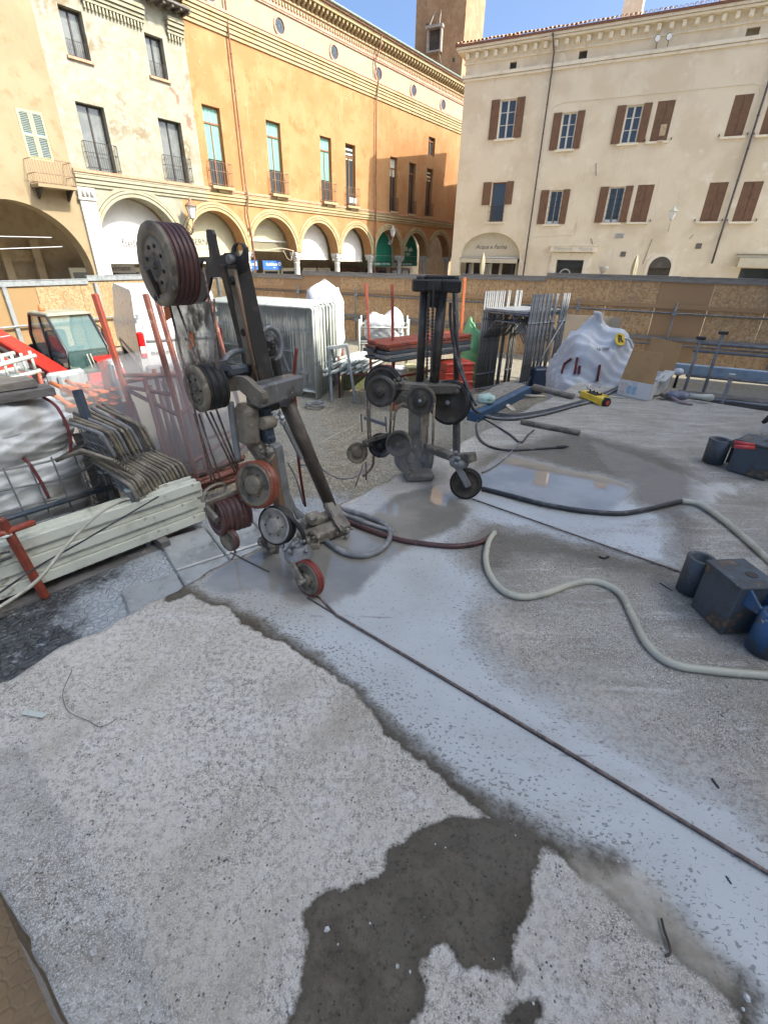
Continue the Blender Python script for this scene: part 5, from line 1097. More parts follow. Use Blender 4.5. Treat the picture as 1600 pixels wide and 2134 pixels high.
# ------------------------------------------------------------------ helpers for loose steel
def frame_thing(name, label, cat, group, tubes, m, loc, extra=None):
    t = thing(name, label, cat, loc, group=group)
    for nm, pts, r in tubes: q = MB(); q.tube(pts, r, 8); part(nm, q, m, t)
    return t
def bag_mesh(rx, ry, h, seed, flat=.25, top=.4, nu=72, nv=44, wr=.045, peak=None, waist=0.0, lean=(0,0), zf=1.0):
    """a filled woven bag: squarish plan, sagging creases, a crumpled slumped top with pulled up corners"""
    rnd = random.Random(seed); ph = [rnd.uniform(0, 6.28) for _ in range(20)]
    def cr(x, y, z, a):                                         # folds of loose fabric: soft waves and a few sharper creases
        s_ = 0
        for i in range(5):
            b_ = ph[i]; fr = 3.2+2.1*i
            w_ = math.sin(fr*(x*math.cos(b_)+y*math.sin(b_))+zf*fr*.8*z+ph[i+6]+1.1*math.sin(2.2*z+ph[i+3])+.9*math.sin(2*a+ph[i+8]))
            s_ += (w_ if i < 3 else .9-1.8*abs(w_)**.7)/(1+.45*i)
        return s_*.55
    q = MB()
    def f(s_, t_):
        a = s_*2*math.pi; ca, sa = math.cos(a), math.sin(a); sq = 1/(abs(ca)**3.2+abs(sa)**3.2)**(1/3.2)
        w0 = 1-top*.6
        if t_ < w0: u = t_/w0; r_ = (.80+.20*math.sin(min(1, u*2.2)*math.pi/2))*(1-waist*u); zn = (1-top)*u*1.0+.0
        else: u = (t_-w0)/(1-w0); r_ = (1-waist)*math.cos(u*math.pi/2)**.72; zn = (1-top)+top*math.sin(u*math.pi/2)**.9*(.55+.45)
        x, y = rx*r_*sq*ca, ry*r_*sq*sa; z = h*zn
        c = cr(x/rx, y/ry, zn*h/max(rx, ry), a); k = min(1, zn*4+.3)
        x += wr*c*rx*ca*k; y += wr*c*ry*sa*k; z += wr*c*h*(.25+.75*zn)*(.4+.6*(t_ > w0*.8))
        if peak:
            for (px_, py_, hh, w_) in peak: z += hh*math.exp(-((x/rx-px_)**2+(y/ry-py_)**2)/w_**2)*max(0, zn-.35)/.65
        return Vector((x+lean[0]*zn*zn, y+lean[1]*zn, max(z, 0)))
    q.grid(nu, nv, f, True, True)
    return q
# ------------------------------------------------------------------ stack of mesh fence panels beside the machine
pA, pB = Vector((-1.46, 9.72, G)), Vector((-3.95, 10.95, G)); dirp = (pB-pA); Lp = dirp.length; dirp.normalize(); st = Vector((.20,.98,0)).normalized()
az_p = math.atan2(dirp.y, dirp.x); Hp = 1.74
fr = MB(); r = .022
fr.tube([(0,0,.0),(0,0,Hp-.03),(.03,0,Hp),(Lp-.03,0,Hp),(Lp,0,Hp-.03),(Lp,0,0)], r, 8); fr.tube([(0,0,.12),(Lp,0,.12)], r*.9, 8)
wm_ = MB()
for i in range(1, 44): wm_.tube([(i*Lp/44+.006*math.sin(i*5), 0, .12), (i*Lp/44+.006*math.sin(i*3), .004*math.sin(i), Hp)], .0045, 3, cap=False)
for zz in (.5,.9,1.3): wm_.tube([(0,.006,zz),(Lp,.006,zz)], .0045, 3, cap=False)
proto = None
for i in range(24):
    loc = pA+st*(.066*i)+dirp*(.035*math.sin(i*4.1))+Z3*(.022*math.sin(i*3.3)+.022); rz = az_p+.008*math.sin(i*2.3)
    lab = 'front panel of the stacked pale mesh fence panels' if i == 0 else ('last panel at the back of the stacked mesh fence panels' if i == 23 else 'pale mesh fence panel inside the upright stack behind the nearer saw')
    if i == 0:
        proto = thing('fence_panel', lab, 'fence panel', loc, rz, group='mesh fence panels stacked upright', world=False)
        part('frame', fr, galv_g, proto); part('wire_mesh', wm_, galv, proto)
    else: dup(proto, loc, rz, lab)
# bags
q = bag_mesh(.46, .44, 1.95, 3, top=.16, peak=[(-.7,-.3,.10,.35),(.0,-.1,.26,.35),(.7,-.2,.10,.35)], wr=.045)
o_ = solo('bulk_bag', q, bagm, 'sunlit white bulk bag standing behind the stacked mesh fence panels', 'bag', loc=(0,0,0)); o_.location = at(681, 700, 13.3); o_.location.z = G

q = bag_mesh(.52, .42, .62, 9, top=.35, peak=[(-.6,-.2,.14,.35),(.55,.0,.22,.35)], wr=.08)
o_ = solo('bulk_bag', q, bagm, 'sunlit white bag slumped in a galvanised basket behind the red posts', 'bag', loc=(0,0,0)); p_ = at(800, 700, 13.0); o_.location = (p_.x, p_.y, -.22)
# galvanised basket under it
t = thing('basket', 'pale galvanised tube basket holding the white bag behind the red posts', 'basket', (p_.x, p_.y, G))
cx, cy = p_.x, p_.y
for sx in (-1, 1):
    for sy in (-1, 1): q = MB(); q.tube([(cx+sx*.62, cy+sy*.45+sx*.1, G), (cx+sx*.62, cy+sy*.45+sx*.1, .35)], .025, 6); part('leg', q, galv_g, t)
for z in (.15, -.18, -.24):
    q = MB(); q.tube([(cx-.62,cy-.55,z),(cx+.62,cy-.35,z),(cx+.62,cy+.55,z),(cx-.62,cy+.35,z)], .022, 6, closed=True); part('rail', q, galv_g, t)
q = MB(); q.box((cx,cy,-.25), (1.2,.9,.03), .1); part('tray', q, galv_d, t)
# trestle
t = thing('trestle', 'light grey steel trestle standing by the end of the stacked fence panels', 'trestle', on(712, 836, G))
a0, a1 = on(692, 836, G), on(741, 838, G); b0, b1 = at(684, 725, 9.75), at(722, 719, 9.75)
for a, c in ((a0, b0), (a1, b1)): q = MB(); q.bar(a, c, .05, .09, up=(0,1,0), bev=.008); part('leg', q, galv, t)
q = MB(); q.bar(b0-Vector((.03,0,0)), b1+Vector((.03,0,0)), .09, .06, bev=.008); part('top_bar', q, galv_g, t)
q = MB(); q.bar(a0+Vector((.15,.55,0)), b0+Vector((.06,.1,-.03)), .05, .06, bev=.006); part('leg', q, galv, t)
# manhole-like coil on the ground
q = MB(); c_ = on(657, 846, G+.02)
for k in range(3): q.tube([(c_.x+(.15+.02*k)*math.cos(a*.35), c_.y+(.15+.02*k)*math.sin(a*.35), G+.04+.012*k) for a in range(18)], .012, 5, closed=True)
solo('hose_coil', q, hose_b, 'small grey hose coil lying on the pebbles in front of the fence panels', 'hose')
# ------------------------------------------------------------------ red rack with steel planks between the two saws
t = thing('stillage', 'red steel rack with four tall posts holding a pile of steel planks', 'rack', on(850, 800, G))
RP = [((762,590),(778,775),10.2,9.6),((817,592),(822,795),9.3,9.0),((912,620),(902,760),11.2,10.9),((968,578),(958,760),10.6,10.4)]
bs_ = []
for (tp, bt, dt, db) in RP:
    a, c = at(*bt, db), at(*tp, dt); a.z = G; q = MB(); q.bar(a, c, .055, .055, up=(0,1,0), bev=.006); part('post', q, orap if tp[0] > 900 else redp, t); bs_.append(a)
for i, j in ((0,1),(1,3),(3,2),(2,0)):
    for z in (.12, .42, .95): q = MB(); q.bar(bs_[i]+Z3*z, bs_[j]+Z3*z, .05, .05); part('rail', q, redp, t)
al = (bs_[3]-bs_[1]).normalized(); sd_ = Vector((-al.y, al.x, 0))
for k in range(10):
    row, col = divmod(k, 2); base_ = bs_[1].lerp(bs_[3], .5)+sd_*(-.02+.34*col)+Z3*(1.0+.065*row)
    q = MB(); q.bar(base_-al*(1.25+.05*((k*7) % 3)), base_+al*(1.05), .30, .055, bev=.006)
    solo('steel_plank', q, (wgt, galv_d, wgt, redp_d, redp)[row], ['blue grey steel plank at the bottom of the pile on the red rack','worn blue grey plank second from the bottom of the pile on the rack','grey steel plank in the middle of the pile on the red rack','dark red plank second from the top of the pile on the rack','rust red plank on top of the pile on the rack'][row]+(', near row' if col == 0 else ', far row'), 'plank', 'planks piled on the red rack')
# tube ends stacked left of it
tb = MB(); tb.tube([(-.9,0,0),(.9,0,0)], .026, 8); te = tb.mesh('scaffold_tube'); te.materials.append(galv_g)
base_ = at(770, 800, 10.4); base_.z = G
for k in range(36):
    row, col = divmod(k, 9); o_ = bpy.data.objects.new('scaffold_tube', te); C.objects.link(o_)
    c = base_+FB.u*0+Vector((math.cos(2.2),math.sin(2.2),0))*0
    o_.location = base_+Vector((-.55+.1*col+.02*math.sin(k*3), .25*math.sin(k*1.7)*.3+.05*col, .55+.062*row)); o_.rotation_euler = (0, .03*math.sin(k), math.radians(70)+.05*math.sin(k*2.1))
    o_['label'] = 'pale scaffold tube lying in the pile left of the red rack posts'; o_['category'] = 'tube'; o_['group'] = 'scaffold tubes piled by the red rack'
t = thing('tube_rack', 'dark steel rack carrying the pile of pale scaffold tubes', 'rack', base_)
for sx in (-.62, .52):
    for sy in (-.5, .5): q = MB(); q.tube([base_+Vector((sx,sy,0)), base_+Vector((sx,sy,.85))], .025, 6); part('post', q, redp_d, t)
    q = MB(); q.tube([base_+Vector((sx,-.5,.5)), base_+Vector((sx,.5,.5))], .025, 6); part('bearer', q, redp_d, t)
for sy in (-.5,.5): q = MB(); q.bar(base_+Vector((-.62,sy,.49)), base_+Vector((.52,sy,.49)), .05, .05); part('bearer', q, redp_d, t)
# bin, boxes, crates, sack behind
def crate(name, px, py, dist, s, m, label, cat, z=G, rz=.2, bev=.01):
    p = at(px, py, dist); q = MB(); q.box((0,0,s[2]/2), s, 0, bev)
    q.box((0,0,s[2]-.03), (s[0]+.03,s[1]+.03,.04), 0, .006)
    return solo(name, q, m, label, cat, loc=(p.x, p.y, z), rz=rz)
olive = mat('olive_bin', (.16,.17,.08), [((.11,.12,.055), 4, .5, .65)], .6)
crate('bin', 738, 790, 10.9, (.55,.5,.62), olive, 'olive bin under the pile of pale scaffold tubes', 'bin')
crate('carton', 836, 790, 11.2, (.5,.4,.42), cardw, 'pale carton under the planks left of the farther saw posts', 'box')
crate('carton', 866, 790, 11.0, (.45,.4,.5), mat('yellow_carton', (.50,.46,.22), [], .7), 'yellow green carton under the planks behind the farther saw', 'box')
for k in range(4):
    crate('plastic_crate', 945, 790, 10.0, (.62,.5,.17), mat('red_crate', (.55,.055,.03), [((.45,.05,.03), 5, .5, .65)], .5), ['lowest red plastic crate in the stack behind the farther saw','second red plastic crate from the bottom behind the farther saw','third red plastic crate from the bottom behind the farther saw','topmost red plastic crate in the stack behind the farther saw'][k], 'crate', G+.18*k+.1, .25+.03*k)
q = bag_mesh(.33, .28, .95, 21, wr=.06, top=.5, peak=[(-.3,0,.3,.5)]); gs = mat('green_sack', (.16,.42,.17), [((.24,.52,.22), 4, .4, .6), ((.42,.50,.18), 2, .58, .7)], .5, .1, 30)
o_ = solo('sack', q, gs, 'bright green plastic sack leaning beside the portal frames', 'sack', loc=(0,0,0)); p_ = at(975, 790, 11.6); o_.location = (p_.x, p_.y, G+.1); o_.scale = (.9,.9,1.15)
# ------------------------------------------------------------------ portal frames stacked on edge
f0, f1 = at(992, 790, 11.2), at(1079, 828, 10.55); f0.z = f1.z = G
dpf = f1-f0; Wf = dpf.length; dpf.normalize(); azf = math.atan2(dpf.y, dpf.x); stf = Vector((.80,.60,0)).normalized()
q = MB(); Hd = 1.66; Ht = 2.06
legs = []
proto = None
for i in range(19):
    loc = f0+stf*(.066*i)+Vector((.008*math.sin(i*3.1),.008*math.cos(i*4.3),0)); rz = azf+.01*math.sin(i*2.9)
    if i in (10, 13, 14): continue
    if proto is None:
        proto = thing('portal_frame', 'front frame of the grey scaffold portal frames stacked on edge', 'scaffold frame', loc, rz, 'scaffold portal frames stacked upright', world=False)
        for xx in (0, Wf):
            q = MB(); q.tube([(xx,0,0),(xx,0,Ht)], .024, 8); lg = part('leg', q, galv_d, proto)
            q = MB(); q.tube([(xx,0,1.5),(xx,0,1.53)], .032, 8); part('collar', q, galv, lg); q = MB(); q.tube([(xx,0,.3),(xx,0,.33)], .032, 8); part('collar', q, galv, lg)
        q = MB(); q.tube([(0,0,Hd),(Wf,0,Hd)], .024, 8); part('crossbar', q, galv_d, proto)
        q = MB(); q.tube([(.05,0,1.12),(.34,0,1.5),(Wf-.34,0,1.5),(Wf-.05,0,1.12)], .016, 6); q.tube([(.34,0,1.5),(.42,0,Hd)], .014, 6); q.tube([(Wf-.34,0,1.5),(Wf-.42,0,Hd)], .014, 6); part('brace', q, galv_d, proto)
    else: dup(proto, loc, rz, 'grey scaffold portal frame inside the upright stack' if i < 18 else 'rearmost frame of the grey scaffold portal frames stacked on edge')
t0 = f0+Z3*(Hd+.03); q = MB()
c_ = t0+dpf*(Wf/2)+stf*.6; Mx = Matrix.Translation(c_) @ Matrix.Rotation(azf, 4, 'Z'); 
vs = [t0+dpf*.05-stf*.02, t0+dpf*(Wf-.05)-stf*.02, t0+dpf*(Wf-.05)+stf*1.2, t0+dpf*.05+stf*1.2]; q.prism(vs, (0,0,.045))
solo('scaffold_deck', q, galv, 'grey steel scaffold deck laid across the stacked portal frames', 'deck')
for k in range(2):
    q = MB(); a = f1+stf*(.05+.2*k)+Z3*.1; c = f1+stf*(1.15)+Z3*(1.6-.1*k)
    if k == 0: q.tube([a-dpf*-.03, c-dpf*-.03], .014, 6); solo('scaffold_brace', q, galv, 'thin diagonal scaffold brace leaning on the right side of the portal frames', 'brace')
for k in range(9):
    q = MB(); a = f0.lerp(f1, .2+.08*k)+stf*(-.25)+Z3*(.05+.02*(k % 3)); q.tube([a, a+stf*1.7+dpf*.05*math.sin(k)], .022, 6)
    solo('scaffold_tube', q, galv_d, 'dark scaffold tube lying on the ground under the portal frames', 'tube', 'dark tubes under the portal frames')
# plywood sheet leaning on the hoarding
q = MB(); a, c = at(1135, 800, 12.4), at(1262, 800, 12.4); a.z = c.z = G; up_ = FB.n*-.25+Z3*1.55; q.prism([a, c, c+up_, a+up_], FB.n*.02)
solo('plywood_sheet', q, mat('plywood', (.40,.32,.22), [((.33,.26,.17), 2, .45, .65)], .7, .05, 40), 'tan plywood sheet leaning on the hoarding right of the portal frames', 'board')
q = MB(); a = at(1120, 800, 10.9); q.box((0,0,.26), (.42,.3,.52), 0, .03); solo('tool_case', q, mat('navy_case', (.025,.04,.07), [], .5), 'dark navy case behind the slab at the foot of the portal frames', 'case', loc=(a.x, a.y, G+.1), rz=.3)
# ------------------------------------------------------------------ bulk bag with the R label
bc = at(1247, 760, 9.35); bc.z = G
q = bag_mesh(.76, .60, 1.62, 31, top=.74, wr=.075, waist=.0, nu=140, nv=90, lean=(-.18,.0), peak=[(-.05,.0,.22,.20)])
bb = thing('bulk_bag', 'big white bulk bag with a yellow R label and a loop handle by the hoarding', 'bag', bc, world=False)
part('bag_body', q, bagm, bb)
def smooth2(P_, n=6):
    out = []
    for i in range(len(P_)-1):
        a, b, c, d = P_[max(i-1,0)], P_[i], P_[i+1], P_[min(i+2,len(P_)-1)]
        for k in range(n): t = k/n; out.append(.5*((2*b)+(c-a)*t+(2*a-5*b+4*c-d)*t*t+(3*b-a-3*c+d)*t*t*t))
    return out+[P_[-1]]
def cast(px, py):
    """where a sight line first meets the bag"""
    dg = bpy.context.evaluated_depsgraph_get(); d = ray(px, py).normalized()
    ob = [k for k in bb.children if k.name.startswith('bag_body')][0]
    ok, loc, nrm, ix = ob.ray_cast(EYE-bc, d); return (loc, nrm) if ok else None
bpy.context.view_layer.update()
hit = cast(1289, 708)
if hit:
    loc, nr = hit
    if nr.dot(EYE-bc-loc) < 0: nr = -nr
    yax = (Z3-nr*nr.dot(Z3)).normalized(); xax = yax.cross(nr)
    b = MB(); b.lathe([(0,.105),(.004,.105)], loc+nr*.03, nr, 20); lb = part('label', b, yell, bb)
    M_ = Matrix((xax, yax, nr)).transposed().to_4x4(); M_.translation = loc+nr*.037
    text_on(None, 'R', 0, 0, 0, .16, ink_k, bb, M=M_, bold=.004)
hit = cast(1255, 728)
if hit:
    loc, nr = hit
    if nr.dot(EYE-bc-loc) < 0: nr = -nr
    yax = (Z3-nr*nr.dot(Z3)).normalized(); xax = yax.cross(nr)
    text_on(None, 'kg 1000', 0, 0, 0, .07, hose_b, bb, name='printed_mark', M=Matrix(((xax.x,yax.x,nr.x,(loc+nr*.03).x),(xax.y,yax.y,nr.y,(loc+nr*.03).y),(xax.z,yax.z,nr.z,(loc+nr*.03).z),(0,0,0,1))))
tod = (EYE-bc).normalized(); sv = Vector((-tod.y, tod.x, 0)).normalized()*-1
def cp_(px, py, out=.02):
    h_ = cast(px, py)
    return (h_[0]+tod*out) if h_ else (at(px, py, 9.1)-bc)
b = MB(); a_ = cp_(1318, 722); b.tube(smooth2([a_-Z3*.02, a_+sv*.07+Z3*.10, a_+sv*.20+Z3*.10, a_+sv*.22-Z3*.02, a_+sv*.12-Z3*.16, a_-Z3*.2]), .026, 6); part('loop_handle', b, bagm, bb)
b = MB(); a_ = cp_(1250, 668); b.tube(smooth2([a_-Z3*.12-tod*.05, a_+Z3*.03, a_+sv*.03+Z3*.10, a_+sv*.12+Z3*.11]), [.05]*1 and .035, 7); part('corner_tie', b, bagm, bb)
for pts in (((1170,778),(1176,758),(1190,748)),((1197,780),(1203,745)),((1206,780),(1208,762)),((1244,795),(1250,760))):
    b = MB(); b.tube([cp_(*p, .03) for p in pts], .022, 5); part('red_strap', b, strap, bb)
# ------------------------------------------------------------------ guard rails and beam beyond the slab
t = thing('guard_rail', 'grey tube scaffold guard rail standing behind the far right edge of the slab', 'railing', on(1520, 840, 0))
gd = FB.u
A0 = at(1462, 700, 9.6); A0.z = G
for k, (dx, tp) in enumerate(((0,.62),(.28,.72),(2.4,.66))):
    q = MB(); q.tube([A0+gd*dx, A0+gd*dx+Z3*(tp-G)], .026, 8); pk = part('post', q, galv_d, t)
    q = MB(); q.box(A0+gd*dx+Z3*(tp-G), (.14,.06,.05), -.45, .01); part('clamp', q, iron, pk)
for z in (.54, .42, .02): q = MB(); q.tube([A0+gd*-.05+Z3*(z-G), A0+gd*2.6+Z3*(z-G)], .024, 8); part('rail', q, galv_d, t)
t = thing('guard_rail', 'low grey tube rail in front of the taller guard rail at the slab edge', 'railing', on(1500, 850, 0))
B0 = at(1500, 850, 8.2); B0.z = G
for k in range(3): q = MB(); q.tube([B0+gd*(.72*k), B0+gd*(.72*k)+Z3*1.28], .026, 8); pk = part('post', q, galv_d, t); q = MB(); q.box(B0+gd*.72*k+Z3*1.27, (.09,.06,.06), -.4, .01); part('clamp', q, galv, pk)
for z in (.62, .33): q = MB(); q.tube([B0-gd*.55+Z3*(z+.3), B0+gd*1.6+Z3*(z+.3)], .022, 8); part('rail', q, galv_d, t)
q = MB(); a = at(1400, 765, 10.4); q.bar(a, a+gd*3.2, .12, .16, bev=.01); solo('steel_beam', q, mat('pale_blue_paint', (.30,.38,.44), [((.24,.3,.35), 4, .5, .65)], .5), 'pale blue beam lying level behind the guard rail', 'beam')
q = MB(); a = at(1415, 815, 9.3); q.bar(a-Z3*.1, a+gd*3.0-Z3*.1, .3, .2, bev=.01); solo('timber_stack', q, wood_d, 'grey timber baulk behind the low guard rail', 'timber')
q = MB(); a = at(1440, 830, 8.9); q.bar(a-Z3*.25, a+gd*2.5-Z3*.25, .3, .2, bev=.01); solo('timber_stack', q, wgt, 'dark painted beam at the foot of the low guard rail', 'timber')
# ------------------------------------------------------------------ things lying on the slab
def smooth(pts, n=8):
    """Catmull-Rom through points"""
    P_ = [Vector(p) for p in pts]; out = []
    for i in range(len(P_)-1):
        a, b, c, d = P_[max(i-1,0)], P_[i], P_[i+1], P_[min(i+2,len(P_)-1)]
        for k in range(n):
            t = k/n; out.append(.5*((2*b)+(c-a)*t+(2*a-5*b+4*c-d)*t*t+(3*b-a-3*c+d)*t*t*t))
    return out+[P_[-1]]
def gp_(pts, r): return [on(x, y, r+(.0 if len(p_) < 3 else p_[2])) for p_ in pts for x, y in [p_[:2]]]
def hose(name, pts, r, m, label, n=8, cat='hose', group=None):
    q = MB(); q.tube(smooth(gp_(pts, r), n), r, 10); return solo(name, q, m, label, cat, group)
hose('water_hose', [(1004,1018),(1060,1032),(1130,1050),(1210,1064),(1290,1070),(1350,1061),(1395,1050),(1422,1044)], .019, hose_k, 'black hose running from the farther saw wheel across the puddle')
hose('water_hose', [(1420,1044),(1455,1050),(1500,1078),(1550,1120),(1600,1166),(1700,1260)], .021, hose_w, 'cream hose joined to the black hose and leaving at the right edge')
hose('water_hose', [(1700,1418),(1600,1408),(1480,1397),(1400,1383),(1350,1345),(1318,1285),(1290,1235),(1240,1212),(1190,1218),(1140,1236),(1090,1244),(1050,1232),(1022,1200),(1012,1165),(1018,1130),(1030,1110)], .019, hose_w, 'cream hose snaking from the nearer saw past the blue steel weight')
hose('water_hose', [(1030,1110),(1000,1130),(950,1138),(890,1134),(830,1124),(770,1105),(720,1085),(690,1068)], .017, rub_mar, 'dull red brown hose running right from the foot of the nearer saw')
hose('water_hose', [(608,1056,.10),(640,1085,.02),(672,1120),(710,1148),(750,1158),(790,1148),(812,1122),(808,1098),(780,1082),(740,1068),(705,1058),(680,1040,.05)], .019, hose_b, 'muddy grey hose looped on the wet slab at the foot of the nearer saw')
hose('water_hose', [(820,1108),(770,1092),(730,1078),(700,1062)], .015, hose_b, 'short muddy hose lying beside the grey hose loop')
# black cables behind the farther saw
g_ = 'black cables behind the farther saw'
for k, off_ in enumerate(((0,0),(6,8),(-4,14),(10,-6),(3,20))):
    dx, dy = off_
    hose('power_cable', [(962+dx,800+dy,.25),(985,840+dy*.6,.08),(1020,861+dy*.5),(1070,866+dy*.4),(1130,858+dy*.35),(1190,843+dy*.3),(1240,828+dy*.35),(1290,806+dy*.2)], .013, hose_k if k != 2 else hose_b, 'black cable in the bundle running from the farther saw to the yellow remote control', 7, 'cable', g_)
hose('power_cable', [(1040,866),(1005,868),(992,885),(998,912),(1020,930),(1060,938),(1120,935),(1178,931)], .012, hose_k, 'black cable looped on the slab with its plug pointing right', 7, 'cable')
hose('power_cable', [(1000,868),(1030,885),(1062,905),(1085,922),(1100,906),(1112,896)], .010, hose_k, 'thin black cable bent back on itself above the puddle', 7, 'cable')
hose('power_cable', [(1085,918),(1062,945),(1035,968),(1005,985)], .008, hose_b, 'thin grey cable lying across the edge of the puddle', 7, 'cable')
q = MB(); a = on(1160, 932, .014); c = on(1184, 930, .014); q.tube([a, a.lerp(c,.6), c], [.016,.018,.008], 8); solo('cable_plug', q, hose_k, 'black plug at the end of the looped cable', 'plug')
for pts, r, m, lab, cat in (([(1086,878),(1208,902)], .030, mud, 'cement smeared steel pipe lying beside the black cables', 'pipe'),
                       ([(1112,806),(1195,826)], .040, mud, 'dusty steel drill tube lying at the back corner of the slab', 'pipe'),
                       ([(1093,824),(1136,826)], .018, wood_p, 'short pale wooden stick at the back corner of the slab', 'stick')):
    q = MB(); a, c = on(*pts[0], r), on(*pts[1], r); d = (c-a).normalized()
    q.tube([a, a.lerp(c,.62), a.lerp(c,.63), c-d*.02, c], [r*1.15,r*1.15,r,r,r] if r > .035 else [r]*5, 12); q.lathe([(0,r*.72),(.002,r*.72)], c, d, 12)
    solo('pipe' if cat == 'pipe' else 'wooden_stick', q, m, lab, cat)
q = MB(); q.bar(on(1046,836,.012), on(1070,856,.012), .07, .024, bev=.004); solo('plank_offcut', q, wood_p, 'pale flat board offcut near the blue steel beam', 'board')
def tilt_box(name, px0, px1, h, wd, m, label, cat, z0=0.0, bev=.01): 
    a, c = on(*px0, z0+h/2), on(*px1, z0+h/2); q = MB(); q.bar(a, c, wd, h, bev=bev); return q, a, c
# yellow remote control
k = thing('remote_control', 'yellow radio remote control with a red ended black boss lying on the slab', 'remote control', on(1242, 830, 0))
q, a, c = tilt_box('x', (1216,820), (1262,838), .10, .14, None, '', ''); part('housing', q, yell, k)
d = (c-a).normalized(); sdv = Vector((-d.y, d.x, 0))
q = MB(); q.box(a.lerp(c,.45)+Z3*.055, (a-c).length and (.20,.10,.02), math.atan2(d.y,d.x), .005)
for i in range(4): q.tube([a.lerp(c,.25+.16*i)+Z3*.06, a.lerp(c,.25+.16*i)+Z3*.09+sdv*.01*(i%2)], .010, 6)
part('control_panel', q, black, k)
q = MB(); q.lathe([(-.03,.06),(.02,.065),(.035,.055)], c, d, 14); nk = part('end_cap', q, black, k); q = MB(); q.lathe([(.036,.03),(.040,.028)], c, d, 12); part('red_button', q, ring_red, nk)
q = MB(); q.tube([a, a-d*.1], [.03,.012], 8); part('cable_gland', q, black, k)
q = MB(); q.tube([a.lerp(c,.15)-sdv*.08-Z3*.02, a.lerp(c,.9)-sdv*.085-Z3*.02], .010, 6); q.tube([a.lerp(c,.15)+sdv*.085+Z3*.05, a.lerp(c,.85)+sdv*.09+Z3*.05], .010, 6); part('guard_bar', q, yell, k)
q = MB(); q.tube(smooth([on(1252,806,.01), on(1235,800,.03), on(1226,806,.02), on(1233,814,.01), on(1243,816,.01)], 6), .012, 6); solo('white_hook', q, white_p, 'bent white plastic rod lying behind the yellow remote control', 'rod')
q = MB(); q.bar(on(1268,826,.01), on(1300,828,.01), .02, .012); solo('white_rod', q, white_d, 'thin white strip lying before the cardboard box', 'rod')
# cardboard box with its flaps up
kb = thing('cardboard_box', 'open cardboard box with printed white base and tall brown flaps standing up', 'box', on(1335, 815, 0))
p0, p1, p2 = on(1284, 822, 0), on(1351, 836, 0), on(1392, 808, 0); u_ = (p1-p0); v_ = (p2-p1); hb = .22
p3 = p0+v_
q = MB()
for a, c in ((p0,p1),(p1,p2),(p2,p3),(p3,p0)): q.prism([a, c, c+Z3*hb, a+Z3*hb], (p0+p2-a-c).normalized()*.008)
q.prism([p0,p1,p2,p3], Z3*.006); part('box_base', q, cardw, kb)
q = MB(); inn_ = v_.normalized()*.05; q.prism([p0+Z3*(hb+.001)+inn_*.4, p1+Z3*(hb+.001)+inn_*.4, p1+Z3*(hb+.40)+inn_*1.6-u_*.02, p0+Z3*(hb+.40)+inn_*1.6+u_*.10], v_.normalized()*.008); part('flap', q, cardb, kb)
q = MB(); q.prism([p3+Z3*(hb*.4)+inn_*.3, p2+Z3*(hb*.4)+inn_*.3, p2+Z3*(hb+.42)+inn_*1.2, p3+Z3*(hb+.46)+inn_*1.2], v_.normalized()*.008); part('flap', q, cardb, kb)
for i in range(2): q = MB(); q.prism([p0+u_*(.28+.16*i)-v_.normalized()*.003+Z3*.05, p0+u_*(.40+.16*i)-v_.normalized()*.003+Z3*.05, p0+u_*(.40+.16*i)-v_.normalized()*.003+Z3*.16, p0+u_*(.28+.16*i)-v_.normalized()*.003+Z3*.16], -v_.normalized()*.002); part('print', q, mat('print_blue', (.25,.42,.5), [((.4,.5,.55), 20, .5, .6)], .6), kb)
q = MB(); q.prism([p0+u_*.06-v_.normalized()*.003+Z3*.03, p0+u_*.24-v_.normalized()*.003+Z3*.03, p0+u_*.24-v_.normalized()*.003+Z3*.19, p0+u_*.06-v_.normalized()*.003+Z3*.19], -v_.normalized()*.002); part('print', q, mat('print_pink', (.62,.52,.48), [((.5,.4,.36), 30, .5, .6)], .6), kb)
q = MB(); q.bar(p1+v_*.3+Z3*hb, p1+v_*.8+Z3*(hb+.06), .14, .02); q.tube([p1+v_*.2+Z3*hb, p1+v_*.4+Z3*(hb+.08), p1+v_*.55+Z3*(hb-.02)], .012, 6); solo('white_packaging', q, white_p, 'white packaging sticking out of the open cardboard box', 'packaging')
# grinder
kg = thing('angle_grinder', 'dusty grey angle grinder with a white taped end beside the cardboard box', 'power tool', on(1412, 832, 0))
a, c = on(1388, 822, .07), on(1435, 826, .07); d = (c-a).normalized(); sdv = Vector((-d.y,d.x,0))
q = MB(); q.lathe([(0,.03),(.03,.055),(.09,.06),(.20,.058),(.24,.05),(.28,.035)], a, d, 14); part('motor_body', q, mat('grey_blue_plastic', (.14,.15,.19), [((.30,.28,.30), 8, .5, .65)], .6, .2), kg)
q = MB(); q.lathe([(0,.035),(.12,.03),(.20,.04),(.26,.05),(.30,.03)], a+d*.28+Z3*.01, d, 12); part('white_end', q, white_d, kg)
q = MB(); q.tube([a+d*.06-sdv*.05-Z3*.02, a+d*.16-sdv*.17-Z3*.05, a+d*.30-sdv*.20-Z3*.05], .02, 8); part('side_handle', q, mat('pinkish_grip', (.30,.22,.22), [((.4,.35,.34), 12, .5, .65)], .7), kg)
q = MB(); q.lathe([(-.02,.06),(.02,.06)], a-d*.02-Z3*.02, (d*.3+Z3), 14); q.tube([a-d*.02, a-d*.18-Z3*.05], .014, 6); part('gear_head', q, steel_mud, kg)
q = MB(); p_ = on(1404, 808, .0); q.tube([p_, p_+Z3*.14, p_+Z3*.20], [.022,.018,.02], 8); kw_ = solo('spray_bottle', q, black, 'black stem with a white round head standing behind the grinder', 'tool')
